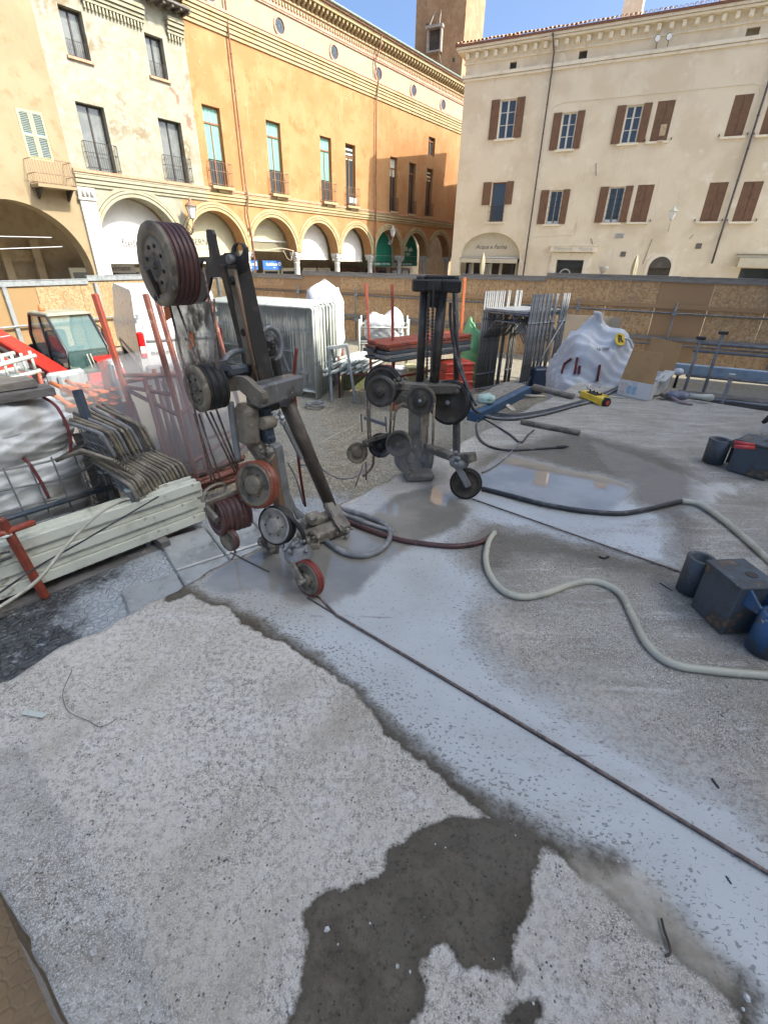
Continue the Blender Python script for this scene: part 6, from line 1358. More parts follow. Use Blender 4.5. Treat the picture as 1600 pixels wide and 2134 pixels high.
q = MB(); q.grid(14, 9, lambda s_, t_: p_+Z3*(.24+.055*math.cos(t_*math.pi))+Vector((math.cos(s_*6.2832),math.sin(s_*6.2832),0))*(.075*math.sin(t_*math.pi)*(1+.1*math.sin(s_*19))), True, True); part('white_head', q, white_p, kw_)
# blue steel weights
def weight(label, loc, rz):
    t = thing('steel_weight', label, 'weight', loc, rz, 'blue grey steel weights', world=False)
    b = MB(); b.box((0,0,.15), (.235,.20,.29), 0, .008); b.box((0,0,.297), (.25,.215,.012), 0, .003); part('block', b, wgt, t)
    b = MB(); b.lathe([(0,.028),(.002,.028)], (.02,.03,.304), Z3, 12); part('bolt_hole', b, dark_i, t)
    for s_, mm in ((-1, wgt), (1, wgt_b)):
        cx = s_*.235; zz = .235 if s_ < 0 else .23
        b = MB(); b.lathe([(.012,.068),(zz,.072),(zz,.048),(.05,.046),(.05,.0)], (cx,.02*s_,0), Z3, 24); part('socket', b, mm, t)
        b = MB(); b.prism([(s_*.117,.05,.01),(s_*.117,.05,.27),(s_*.175,.05,.24),(s_*.175,.05,.01)], (0,.012,0)); b.prism([(s_*.117,-.06,.20),(s_*.117,-.06,.297),(s_*.19,-.04,.235),(s_*.19,-.04,.20)], (0,.012,0)); part('web_plate', b, mm, t)
    b = MB(); b.tube([(.12,.1,.3),(.14,.11,.34),(.13,.12,.30)], .006, 5); part('wire_loop', b, wirem, t)
    return t
wl_ = on(1500, 1296, 0); wa = on(1446, 1238, 0); wb_ = on(1568, 1352, 0); dd = wb_-wa
w1 = weight('worn blue grey steel weight block with two pipe sockets and a chipped blue right socket', wa.lerp(wb_,.5), math.atan2(dd.y, dd.x))
w2 = dup(w1, on(1562, 985, 0), math.atan2(dd.y, dd.x)+.55, 'dark steel weight block at the far right with red handled cutters on it')
w2.scale = (1.3,1.3,1.0)
kp = thing('bolt_cutters', 'red handled bolt cutters lying on the far dark steel weight', 'cutters', on(1560, 930, .24))
for o_ in (0, 9):
    q = MB(); a, c = on(1530, 921+o_, .325-.001*o_), on(1572, 928+o_*.6, .325); q.tube([a, c], .016, 8); part('grip', q, ring_red, kp)
q = MB(); q.tube([on(1572,930,.325), on(1625,937,.325)], .010, 6); q.box(on(1640,938,.325), (.1,.05,.03), 0, .01); part('jaw', q, iron, kp)
q = bag_mesh(.22, .2, .36, 44, wr=.06); o_ = solo('small_sack', q, bag_d, 'dusty white sack at the right edge behind the far steel weight', 'sack', loc=(0,0,0)); o_.location = on(1632, 918, 0)
q = MB(); a = on(1590, 880, .25); q.tube([a, a+Vector((.15,.05,.10))], [.02,.05], 8); solo('black_handle', q, black, 'black handle end poking in at the right edge above the weight', 'handle')
# blue beam at the slab's left edge behind the farther saw
k = thing('spreader_beam', 'blue painted steel beam along the slab edge behind the farther saw', 'beam', on(1040, 850, 0))
a, c = on(985, 868, .04), on(1096, 812, .04); q = MB(); q.bar(a, c, .16, .12, bev=.006); part('beam', q, mat('dark_blue_paint', (.03,.075,.14), [((.06,.09,.12), 5, .5, .62), ((.2,.19,.17), 14, .6, .72)], .5, .1), k)
q = MB(); d = (c-a).normalized(); q.bar(a+d*.05+Z3*.065+Vector((-.13,.1,0)), c+Z3*.065+Vector((-.13,.1,0)), .30, .012); part('flange', q, mud, k)
q = bag_mesh(.11,.09,.10,50,wr=.12,nu=30,nv=16); rag = mat('pale_green_rag', (.42,.55,.47), [((.28,.38,.32), 14, .45, .62), ((.6,.66,.6), 9, .56, .7)], .9, .3, 40)
o_ = solo('rag', q, rag, 'pale green crumpled rag with two raised tips on the blue beam', 'rag', loc=(0,0,0)); o_.location = on(1012, 838, .11)
for k2, xx in enumerate((1008, 1021)): q = MB(); p_ = on(xx, 836, .13); q.lathe([(0,.05),(.05,.035),(.11,.006)], p_, Z3+Vector((.1*k2-.05,0,0)), 9); part('rag_tip', q, rag, o_)
# scraps in the foreground
q = MB(); q.tube(smooth([on(*p,.004) for p in ((150,1398),(135,1430),(131,1452),(140,1480),(160,1493),(185,1503),(205,1515),(225,1510),(243,1497))], 6), .0016, 5); solo('wire_scrap', q, wirem, 'thin rusty wire curled on the dry concrete at the left', 'wire')
q = MB(); q.tube(smooth([on(*p,.006) for p in ((1378,1915),(1384,1940),(1392,1962),(1397,1982),(1394,1990),(1386,1993))], 5), .0035, 6); solo('bent_nail', q, iron, 'bent black nail lying on the tan patch at lower right', 'nail')
q = MB(); q.tube([on(1483,1623,.004), on(1498,1643,.004)], .0035, 5); solo('nail', q, iron, 'short straight black nail in the slurry at the right', 'nail')
q = MB(); q.tube([on(1513,1826,.003), on(1524,1843,.003)], .0022, 5); solo('wire_scrap', q, iron, 'tiny straight wire scrap in the slurry near the lower right edge', 'wire')
q = MB(); a, c = on(48,1484,.004), on(95,1492,.010); q.bar(a, c, .022, .003); q.lathe([(0,.004),(.0025,.004)], a.lerp(c,.22)+Z3*.002, Z3, 8); solo('metal_tag', q, galv_g, 'small bright metal strap lying on the dry concrete at the far left', 'scrap')
q = MB(); q.tube(smooth([on(*p,.006) for p in ((1248,1160),(1258,1164),(1268,1160))], 4), .008, 6); solo('cable_scrap', q, black, 'short black cable scrap on the wet slab beside the farther saw cut', 'scrap')
q = MB(); q.tube([on(1375,1215,.006), on(1400,1232,.004)], .005, 5); solo('cable_scrap', q, black, 'black scrap lying just left of the near steel weight', 'scrap')
rnd = random.Random(5)
def chip(mb, p, s):
    vs = []; a0 = rnd.uniform(0, 6.28)
    for k in range(5): a = a0+k*1.2566; r_ = s*rnd.uniform(.6, 1.1); vs.append(p+Vector((r_*math.cos(a), r_*math.sin(a), 0)))
    tp = [v.lerp(p, .45)+Z3*s*rnd.uniform(.5, .9) for v in vs]
    mb.add(vs+tp, [tuple(range(5,10))]+[(k,(k+1)%5,5+(k+1)%5,5+k) for k in range(5)])
q = MB()
for i in range(170):                                            # crumbs along the broken margin and the slab edges
    if i < 100: u, v = abs(rnd.gauss(.9,.5)), abs(rnd.gauss(.12,.07)); p_ = K1+E1*u+E2*v; z = -.02 if v < .2 else 0
    else: p_ = on(rnd.uniform(200,1500), rnd.uniform(1350,2100), 0); z = 0
    chip(q, Vector((p_.x, p_.y, z-.001)), abs(rnd.gauss(.003,.0022))+.0015)
for px, py, s in ((1555,2082,.013),(1548,2105,.007),(160,1915,.012),(170,1888,.008),(195,1985,.011),(290,2100,.009),(35,1738,.007),(408,1712,.010)): chip(q, on(px, py, -.004), s)
o_ = solo('concrete_crumbs', q, mat('crumb', (.55,.54,.51), [((.38,.36,.33), 40, .45, .6)], .9), 'loose concrete crumbs scattered over the slab and its broken margin', 'rubble'); o_['kind'] = 'stuff'
# ------------------------------------------------------------------ material piled on the square left of the slab
LD = Vector((.65,.76,0)).normalized(); LN = Vector((-LD.y, LD.x, 0))
# long pale channels
labs = ['lowest pale ribbed channel of the pile along the slab','second pale ribbed channel in the pile along the slab','third pale ribbed channel in the pile along the slab','upper pale ribbed channel in the pile along the slab','topmost pale ribbed channel of the pile along the slab']
base_ = on(430, 1082, G+.12)+LN*.11
for i in range(5):
    q = MB(); pr = [(0,0),(0,.085),(.03,.085),(.035,.06),(.085,.06),(.09,.085),(.13,.085),(.135,.06),(.185,.06),(.19,.085),(.22,.085),(.22,0)]
    o0 = base_+LN*(.035*(i%2)+.05*i*0)+Z3*(.088*i)+LD*(.05*math.sin(i*2.3)); 
    pts = [o0+LN*(a-.11)+Z3*c for a, c in pr]; q.prism(pts, -LD*(3.7+.1*math.sin(i)))
    solo('ribbed_channel', q, white_d, labs[i], 'channel', 'pale ribbed channels piled along the slab')
for i in range(2):
    q = MB(); o0 = base_+LN*(.27+.02*i)+Z3*(.17*i+.02)-LD*.1; q.prism([o0+LN*(a-.11)+Z3*c for a, c in pr], -LD*3.5); solo('ribbed_channel', q, white_d, ['low pale channel on the far side of the pile, next to the bag cage','upper pale channel on the far side of the pile, next to the bag cage'][i], 'channel', 'pale ribbed channels piled along the slab')
for d_ in (-.5, -1.9, -3.2): q = MB(); o0 = base_+LD*d_; q.bar(o0-LN*.2-Z3*.06, o0+LN*.5-Z3*.06, .09, .10, bev=.005); solo('timber_bearer', q, wood_d, {-.5:'dark timber bearer under the right end of the pale channels',-1.9:'dark timber bearer under the middle of the pale channels',-3.2:'dark timber bearer under the left end of the pale channels'}[d_], 'timber')
q = MB(); o0 = base_-LN*.05-Z3*.13; q.bar(o0-LD*.1, o0-LD*3.4, .16, .06, bev=.005); solo('timber_plank', q, wood_d, 'dark wet plank on the ground under the pale channels', 'timber')
def post_px(top, bot, dt, db, w_, m, parent, name='post', label=None):
    a, c = at(*bot, db), at(*top, dt); q = MB(); q.bar(a, c, w_, w_, up=(0,1,0), bev=.006); return part(name, q, m, parent, label)
rk = thing('stillage', 'rusty stillage with leaning corner posts and white capped feet holding the pale channels', 'rack', on(95, 1245, G))
b0 = on(95,1245,G); d0 = math.hypot(b0.x, b0.y); b1 = on(313,1140,G); d1 = math.hypot(b1.x, b1.y)
post_px((2,1082),(95,1245),d0-.05,d0,.055,redp,rk,label='rust red corner post'); post_px((270,1022),(313,1140),d1-.02,d1,.05,galv_d,rk,label='muddy grey corner post')
b2 = at(228,880,5.2); 
for (px, py, dd_) in ((10,1115,d0-.04),(271,1020,d1-.02)): q = MB(); p_ = at(px,py,dd_); q.lathe([(-.008,.05),(.006,.055),(.01,.03)], p_, Z3, 14); part('post_cap', q, galv_g, rk)
q = MB(); p_ = at(4, 1112, d0-.05); q.tube([p_-LD*.2, p_, p_+LD*.22+Z3*.01], .028, 8); part('top_rail', q, redp, rk)
for (px, py, dd_, s_) in ((20,1150,d0-.06,1),(285,1040,d1,1)): q = MB(); p_ = at(px,py,dd_); q.tube(smooth([p_, p_-LD*.12*s_+Z3*.02, p_-LD*.17*s_+Z3*.0, p_-LD*.12*s_-Z3*.05, p_-Z3*.05], 5), .009, 6); part('hook', q, iron, rk)
q = MB(); q.tube(smooth([at(0,1288,3.0)-LD*.3, at(60,1225,3.15), at(140,1135,3.4), at(200,1075,3.6), at(250,1045,3.8), at(268,1040,3.9)], 6), .012, 6); solo('hose', q, hose_w, 'thin pale hose slung diagonally across the pale channels', 'hose')
q = MB(); q.tube(smooth([at(0,1235,3.05), at(80,1180,3.3), at(160,1135,3.5), at(245,1085,3.7), at(330,1035,4.2)], 6), .007, 6); solo('cable', q, hose_k, 'thin black cable lying along the pale channels', 'cable')
q = MB(); q.tube(smooth([on(330,1235,G+.01) , on(390,1192,G+.01), on(420,1180,G+.01), on(455,1172,G+.02)], 6), .010, 6); solo('cable', q, hose_b, 'thin muddy cable on the flagstones left of the slab edge', 'cable')
# bag in its wire cage
ca, cb, hc = 1.0, .50, .86                                       # half length along LD, half depth, height
cg = Vector((-2.80, 4.27, G+.10))-LD*ca+LN*cb
kc = thing('wire_cage', 'rusty wire mesh cage with curled rims round the big dusty white bags', 'cage', cg)
for i, z in enumerate((.08,.27,.46,.66,.86)):
    r_ = .011 if i else .016; pts = []
    for k in range(48):
        a = k/48*2*math.pi; x = ca*max(-1, min(1, 1.22*math.cos(a))); y = cb*max(-1, min(1, 1.22*math.sin(a))); pts.append(cg+LD*(x-.05*z)+LN*y+Z3*(z+.02*math.sin(a*2)+.02*math.sin(a*5+i)))
    q = MB(); q.tube(pts, r_, 6, closed=True); part('rim_wire', q, galv_d, kc)
for k in range(12): x = -ca+2*ca*k/11; q = MB(); q.tube([cg+LD*x-LN*(cb+.004)+Z3*.02, cg+LD*(x-.04)-LN*(cb+.01)+Z3*hc], .008, 5, cap=False); part('upright_wire', q, galv_d, kc)
for k in range(1, 6): y = -cb+2*cb*k/6; q = MB(); q.tube([cg+LD*ca+LN*y+Z3*.02, cg+LD*(ca-.04)+LN*y+Z3*hc], .008, 5, cap=False); part('upright_wire', q, galv_d, kc)
for z, e in ((.40,.12),(.05,.1)): q = MB(); q.tube([cg-LD*1.3-LN*(cb+.035)+Z3*z, cg+LD*(ca+e)-LN*(cb+.035)+Z3*(z+.03)], .025, 8); part('cage_tube', q, blue_s, kc)
q = MB(); q.bar(cg-LD*1.1+Z3*-.02, cg+LD*1.0+Z3*-.02, 1.0, .05); part('cage_floor', q, wood_d, kc)
q = bag_mesh(.93, .47, .92, 61, top=.25, wr=.05, nu=140, nv=80, zf=3.0); o_ = solo('bulk_bag', q, bag_d, 'lower dusty white bulk bag inside the wire cage', 'bag', loc=(0,0,0), rz=math.atan2(LD.y, LD.x)); o_.location = cg+Z3*.01
q = bag_mesh(.95, .53, .66, 67, top=.35, wr=.06, nu=140, nv=80, zf=3.2); o2 = solo('bulk_bag', q, bag_d, 'upper white bulk bag bulging above the wire cage under grey timbers', 'bag', loc=(0,0,0), rz=math.atan2(LD.y, LD.x)+.03); o2.location = cg-LD*.03+Z3*.78
def bag_strap(parent, pts): q = MB(); q.tube(smooth([Vector(p) for p in pts], 5), .014, 6); k_ = part('red_strap', q, strap, parent); return k_
bag_strap(o2, [(.72,-.40,.60),(.78,-.50,.52),(.80,-.555,.38),(.80,-.555,.22),(.76,-.54,.06)])
bag_strap(o_, [(.38,-.42,.93),(.42,-.50,.84),(.45,-.525,.68),(.47,-.525,.48)])
for i, (z, off_, e) in enumerate(((1.42, .0, .80), (1.495, .08, .70))):
    q = MB(); a = cg-LD*1.5+Z3*z-LN*(.36-off_); c = cg+LD*e+Z3*(z+.0)-LN*(.36-off_); q.bar(a, c, .24, .07, bev=.006)
    solo('timber_baulk', q, wood_d, ['lower grey timber laid across the dusty bulk bags','upper grey timber laid across the dusty bulk bags'][i], 'timber')
q = MB(); q.bar(cg-LD*1.5+Z3*1.45+LN*.05, cg+LD*.6+Z3*1.45+LN*.05, .24, .085, bev=.006); solo('timber_baulk', q, wood_d, 'rear grey timber laid on the dusty bulk bags', 'timber')
# dusty panel right of the bags and the grey post
q = MB(); q.prism([at(152,905,5.35), at(186,900,5.4), at(264,1062,5.35), at(226,1090,5.25)], LN*.03); solo('leaning_board', q, wood_d, 'dark brown board leaning between the bag cage and the tube frames', 'board')
k = thing('prop_post', 'grey steel post with a yellowish foot plate standing right of the bag cage', 'post', at(240, 1060, 5.1))
a, c = at(219, 982, 5.15), at(160, 812, 5.35); q = MB(); q.bar(a, c, .07, .07, up=(0,1,0), bev=.006); part('post', q, blue_s, k); q = MB(); q.lathe([(-.005,.06),(.01,.065)], a, Z3, 14); part('foot_plate', q, galv_g, k)
q = MB(); q.bar(a, at(252,1072,5.1), .08, .08, up=(0,1,0), bev=.006); part('lower_post', q, steel_mud, k)
# tubular mesh frames in two tilted piles
def mesh_frame(name, label, grp, A, B_, hgt, tilt, m, mw):
    """A-B is the near tube, the mesh hangs down at the near end"""
    t = thing(name, label, 'mesh frame', A, group=grp); d = (B_-A); L = d.length; d.normalize(); dn = (Z3*-1+tilt).normalized()*hgt
    q = MB(); q.tube(smooth([A, A+d*.3*L, B_-d*.08, B_-d*.01+dn*.10, B_+dn*.7], 4), .019, 7); part('tube_frame', q, m, t)
    q = MB()
    for i in range(12): x = d*(L*(.42+.05*i)); q.tube([A+x, A+x+dn*(.95+.15*math.sin(i*7+L*90))+d*.05*math.sin(i*5+L*40)], .0055, 4, cap=False)
    for i in range(4): q.tube([A+d*L*.4+dn*(.2+.22*i), B_+dn*(.2+.25*i)], .0055, 4, cap=False)
    part('mesh_wires', q, mw, t); return t
rnd = random.Random(11)
for i in range(9):
    f_ = i/8; A_ = at(118+96*f_, 872-30*f_, 5.2+.55*f_); B_ = at(214+84*f_+rnd.uniform(-4,4), 904-16*f_+rnd.uniform(-4,4), 4.8+.5*f_)
    mesh_frame('mesh_frame', 'dusty bent tube mesh frame in the upper pile behind the bulk bags', 'tube mesh frames in the upper pile', A_, B_, .36, LD*.2, tanp if i % 3 else galv_d, galv_d)
for i in range(8):
    f_ = i/7; A_ = at(118+40*f_, 960-28*f_, 4.9+.3*f_); B_ = at(205+30*f_, 890+5*f_, 5.0)
    q = MB(); q.tube([A_, A_.lerp(at(225+8*f_,915+8*i,4.6), .5), at(238+6*i,960+4*i,4.55)], .018, 7); solo('scaffold_tube', q, tanp, 'dusty tan tube between the two piles of mesh frames', 'tube', 'tan tubes between the mesh frames')
for i in range(15):
    f_ = i/14; A_ = at(190+75*f_, 958-42*f_, 5.0+.6*f_); B_ = at(272+105*f_+rnd.uniform(-3,3), 1012-44*f_+rnd.uniform(-3,3), 4.5+.65*f_)
    mesh_frame('mesh_frame', 'dusty tan tube mesh frame in the lower pile behind the pale channels', 'tube mesh frames in the lower pile', A_, B_, .22, LD*.2, tanp if i % 4 else mud, galv_d)
# red rack with tall leaning posts and props in front of the van
rr_ = thing('stillage', 'dusty red stillage with tall leaning posts in front of the white van', 'rack', on(345, 960, G))
PT = [((197,612),(300,905),6.6,6.3,.06),((303,612),(405,960),6.1,5.8,.055),((322,606),(432,965),6.6,5.95,.055),((428,600),(520,905),7.4,7.0,.05)]
fe = []
for (tp, bt, dt, db, w_) in PT:
    a, c = at(*bt, db), at(*tp, dt); a.z = G; q = MB(); q.bar(a, c, w_, w_, up=(0,1,0), bev=.008); part('post', q, redp_d if tp[0] > 200 else redp, rr_); fe.append((a, c))
def lp(k, z): a, c = fe[k]; return a.lerp(c, (z-G)/(c.z-G))
for i, j, z, z2 in ((0,1,.25,.22),(0,2,.38,.36),(0,1,.22,-.02),(1,2,-.02,.0),(2,3,-.02,.05),(0,3,.3,.3),(0,1,-.6,-.6),(1,2,-.6,-.6),(2,3,-.6,-.6),(0,3,-.6,-.6),(0,1,-.8,-.75),(2,3,-.85,-.8)): q = MB(); q.tube([lp(i,z), lp(j,z2)], .026, 8); part('rail', q, redp_d, rr_)
for k in range(14):
    a = at(352+6.5*k, 960+4*math.sin(k*2), 5.9+.09*k); a.z = G; c = at(300+7.8*k+6*math.sin(k*1.9), 770+28*math.sin(k*1.3)+18, 6.2+.09*k)
    q = MB(); q.tube([a, a.lerp(c,.55), a.lerp(c,.56), c], [.032,.032,.026,.026], 8); q.box(a+Z3*.01, (.12,.12,.012), .4); solo('steel_prop', q, redp_d, 'dusty red steel prop standing in the crowded red stillage before the van', 'prop', 'dusty red props in the stillage')
for k in range(9):
    a = at(395+5*k, 930+9*k, 6.0-.05*k); c = at(330+18*k, 985-3*k, 5.7); a.z = G+.06*(k%3)+.05; c.z = G+.06*(k%3)+.03
    q = MB(); q.tube([a-LD*.35, a+LD*.75+LN*.1*math.sin(k)], .026, 8); solo('steel_prop', q, redp_d, 'dusty red prop lying at the foot of the red stillage', 'prop', 'red props lying on the ground')
for k in range(12):                                              # orange props tangled over the loader's front
    a = at(95+11*k, 812-3*((k*5)%7), 7.0+.03*k); c = at(150+9*k+14*math.sin(k*2.2), 846-6*((k*3)%8), 6.6); q = MB(); q.tube([a, c], .026, 8); q.box(c, (.09,.09,.012), k)
    solo('steel_prop', q, orap, 'sunlit orange prop in the tangle before the red loader', 'prop', 'sunlit orange props before the loader')
kr = thing('galvanised_rack', 'pale galvanised ladder like rack at the left edge before the loader', 'rack', at(30, 790, 6.4))
r0_, r1_ = at(-30, 805, 6.2), at(84, 772, 6.5); rd = (r1_-r0_); rn = Vector((-rd.y, rd.x, 0)).normalized()*.34
for k in range(2): q = MB(); q.tube([r0_+rn*k, r1_+rn*k], .024, 8); part('rail', q, galv_g, kr); q = MB(); q.tube([r0_+rn*k+Z3*.16, r1_+rn*k+Z3*.16], .024, 8); part('rail', q, galv_g, kr)
for k in range(6):
    p_ = r0_.lerp(r1_, (k+.5)/6)
    q = MB(); q.tube([p_, p_+rn], .018, 6); part('rung', q, galv_g, kr); q = MB(); q.tube([p_, p_+Z3*.22], .016, 6); part('stud', q, galv_g, kr)
for p_ in (r0_.lerp(r1_,.1), r0_.lerp(r1_,.95)): q = MB(); q.tube([p_, Vector((p_.x, p_.y, G))], .024, 6); part('leg', q, redp, kr)
k = thing('steel_post_pair', 'maroon and grey posts standing between the loader and the van', 'post', at(235, 830, 6.7))
for (tp, bt, m_) in (((214,752),(236,862),redp),((228,760),(252,868),blue_s)): a, c = at(*bt, 6.6), at(*tp, 6.9); a.z = min(a.z, -.2); q = MB(); q.bar(a, c, .07, .07, up=(0,1,0), bev=.006); part('post', q, m_, k)
q = MB(); a = at(262, 815, 6.8); a.z = G; 
q.bar(a, a+Z3*.95-LD*.1, .34, .05, up=(0,1,0), bev=.01); solo('red_plate', q, redp, 'dark red steel plate leaning below the van tail light', 'plate')
q = MB(); a = on(560, 880, G+.01); 
for (p0_, p1_) in (((660,925),(740,885)),((600,965),(700,905))): q.tube([on(*p0_,G+.006), on(*p1_,G+.006)], .006, 4)
solo('string_line', q, hose_w, 'pale string line stretched on the pebbles behind the nearer saw', 'string')
q = MB(); q.tube(smooth([on(*p,G+.012) for p in ((620,968),(660,972),(690,990),(715,998),(745,990),(770,965))], 6), .010, 6); solo('hose', q, hose_b, 'thin grey hose winding over the pebbles between the two saws', 'hose')
# ------------------------------------------------------------------ the two wire saws
TOC = lambda p: (EYE-Vector(p)).normalized()
def wheel(par, name, c, n, R, W, rim, disc, boss=.30, ring=.62, dish=0.0, label=None, hubm=None):
    c = Vector(c); n = Vector(n).normalized(); ax = -n
    q = MB(); q.lathe([(0,R*.90),(0,R*.985),(W*.08,R),(W*.30,R),(W*.46,R*.90),(W*.54,R*.90),(W*.70,R),(W*.92,R),(W,R*.985),(W,R*.5)], c, ax, 40, caps=False); k = part(name, q, rim, par, label)
    q = MB(); q.lathe([(-.016,.0),(-.016,R*boss*.85),(-.012,R*boss),(-.001+dish,R*boss*1.04),(.003+dish,R*(boss+.02)),(.004+dish,R*ring),(-.002,R*(ring+.02)),(-.002,R*.895),(.004,R*.905)], c, ax, 40, caps=False); part('disc', q, disc, k)
    a_ = Vector((0,0,1)); N_ = (a_-ax*a_.dot(ax)).normalized(); B_ = ax.cross(N_); q = MB()
    for i_ in range(6): w_ = i_*math.pi/3+.4; q.lathe([(-.006,R*.04),(-.001,R*.05)], c+(N_*math.cos(w_)+B_*math.sin(w_))*R*(boss+.12), ax, 6)
    if boss > .2 and R > .1: part('wheel_bolts', q, steel, k)
    if hubm: q = MB(); q.lathe([(-.028,.0),(-.028,R*.10),(-.017,R*.12)], c, ax, 12); part('axle_bolt', q, hubm, k)
    return k
def drum(par, name, c, n, R, W, grooves, flange, face, body, bolts=8):
    c = Vector(c); n = Vector(n).normalized(); ax = -n
    a = Vector((0,0,1)); N = (a-ax*a.dot(ax)).normalized(); B = ax.cross(N)
    pr = [(.012,R*.80)]
    for i in range(grooves):
        h0 = .012+(W-.012)*i/grooves; h1 = .012+(W-.012)*(i+1)/grooves; d = h1-h0
        pr += [(h0+d*.04,R*.985),(h0+d*.2,R),(h0+d*.42,R*.99),(h0+d*.52,R*.90),(h0+d*.62,R*.90),(h0+d*.75,R*.99),(h0+d*.9,R)]
    pr += [(W,R*.97),(W,R*.4)]
    q = MB(); q.lathe(pr, c, ax, 48); k = part(name, q, body, par)
    q = MB(); q.lathe([(0,R*.30),(-.002,R*.32),(0,R*.66),(.004,R*.67),(.004,R*.70),(-.006,R*.72),(-.006,R*.99),(.0,R*1.01),(.012,R*1.01),(.014,R*.9)], c, ax, 48, caps=False); part('flange', q, face, k)
    q = MB()
    for i in range(bolts): a_ = 2*math.pi*i/bolts+.3; q.lathe([(-.002,R*.05),(-.008,R*.05)], c+(N*math.cos(a_)+B*math.sin(a_))*R*.46, ax, 6)
    part('flange_bolts', q, black, k)
    q = MB(); q.lathe([(.03,.0),(.03,R*.29),(0,R*.31)], c, ax, 24); q.lathe([(-.014,R*.0),(-.014,R*.09),(.03,R*.12)], c, ax, 12); part('hub', q, steel_mud, k)
    return k
def blob(mb, p, s, seed, n=7):                                 # a cluster of nuts, fittings and caked mud
    rnd = random.Random(seed)
    for i in range(n):
        c = Vector(p)+Vector((rnd.uniform(-1,1)*s, rnd.uniform(-1,1)*s, rnd.uniform(-.7,.7)*s)); d = Vector((rnd.uniform(-1,1), rnd.uniform(-1,1), rnd.uniform(-1,1))).normalized()
        r_ = s*rnd.uniform(.22,.45); mb.lathe([(-r_*.7,r_*.6),(-r_*.5,r_),(r_*.5,r_),(r_*.7,r_*.55)], c, d, 7)
NW = (-E2).normalized()                                         # faces of the wheels look towards the camera
M1 = thing('wire_saw', 'nearer concrete wire saw with a tall mast, drums and orange wheels', 'wire saw', on(600, 1115, 0))
pt = at(485, 545, 2.62)
PL = lambda px, py, off=0.0: onplane(px, py, pt+E2*off, E2)     # in the vertical plane of the top plate
# --- top plate with its finger, eye and cut-outs, straight from the steel plate's outline
c5 = lambda x, y: (280+x/6.4, 470+y/6.4)
def plate(outline, th, m, name='top_plate', hole=None):
    import bmesh as _bm
    P_ = [PL(*c5(*p)) for p in outline]; bm = _bm.new()
    vs = [bm.verts.new(p) for p in P_]; es = [bm.edges.new((vs[i], vs[(i+1) % len(vs)])) for i in range(len(vs))]
    if hole:
        for H_ in hole:
            hv = [bm.verts.new(PL(*c5(*p))) for p in H_]; es += [bm.edges.new((hv[i], hv[(i+1) % len(hv)])) for i in range(len(hv))]
    _bm.ops.triangle_fill(bm, edges=es, use_beauty=True); bm.verts.index_update()
    q = MB(); v = [Vector(x.co) for x in bm.verts]; f = [tuple(l.index for l in x.verts) for x in bm.faces]; n = len(v); d = E2*th
    q.add(v+[x+d for x in v], f+[tuple(n+i for i in reversed(t)) for t in f]); 
    for e in bm.edges:
        if len(e.link_faces) == 1: a, c = e.verts[0].index, e.verts[1].index; q.add([v[a], v[c], v[c]+d, v[a]+d], [(0,1,2,3)])
    bm.free(); return part(name, q, m, M1)
ell = lambda cx, cy, rx, ry, n=20: [(cx+rx*math.cos(2*math.pi*k/n), cy+ry*math.sin(2*math.pi*k/n)) for k in range(n)]
plate([(955,55),(980,46),(1025,52),(1050,110),(1075,250),(1112,405),(1180,385),(1200,362),(1290,358),(1295,300),(1320,250),(1380,222),(1440,238),(1480,290),(1488,380),(1490,520),(1470,600),(1400,640),(1290,720),(1330,900),(1300,920),(1250,800),(1200,700),(1150,686),(1012,690),(1000,780),(960,930),(900,1030),(860,1042),(345,1072),(320,1050),(335,960),(600,985),(800,940),(880,860),(895,700),(850,560),(852,418),(1000,412),(985,270),(958,150)], .016, steel, 'top_plate', [ell(1385,320,62,88), ell(918,545,46,76)])
q = MB(); q.lathe([(-.03,.012),(-.03,.02),(0,.022)], PL(*c5(1320,450)), E2, 10); part('plate_bolt', q, galv_d, M1)
# --- mast: two channels and a toothed rack
mt, mb_ = at(486, 548, 2.66), at(556, 852, 2.70)
q = MB(); x_ = E1; q.bar(mt-x_*.030, mb_-x_*.030, .052, .10, up=E2, bev=.006); q.bar(mt+x_*.036, mb_+x_*.036, .058, .10, up=E2, bev=.006); q.bar(mt+E2*.03, mb_+E2*.03, .12, .03, up=E2); part('mast', q, steel, M1)
q = MB()
for f_ in (.10,.42,.66): q.lathe([(-.02,.014),(-.02,.018),(.0,.02)], mt.lerp(mb_, f_)+x_*.045-E2*.053, E2, 8)
part('mast_bolts', q, black, M1)
q = MB(); r0, r1 = at(482, 560, 2.60), at(535, 812, 2.63); q.bar(r0, r1, .012, .05, up=E1)
d_ = (r1-r0).normalized(); L_ = (r1-r0).length
for k in range(58): p_ = r0+d_*(L_*.28+L_*.72*k/58); q.bar(p_-E1*.026-E2*.006, p_+E1*.026-E2*.006, .008, .008)
part('toothed_rack', q, tanp, M1)
q = MB(); q.tube([at(489,562,2.58), at(536,806,2.60)], .010, 6); part('side_rod', q, rust_i, M1)
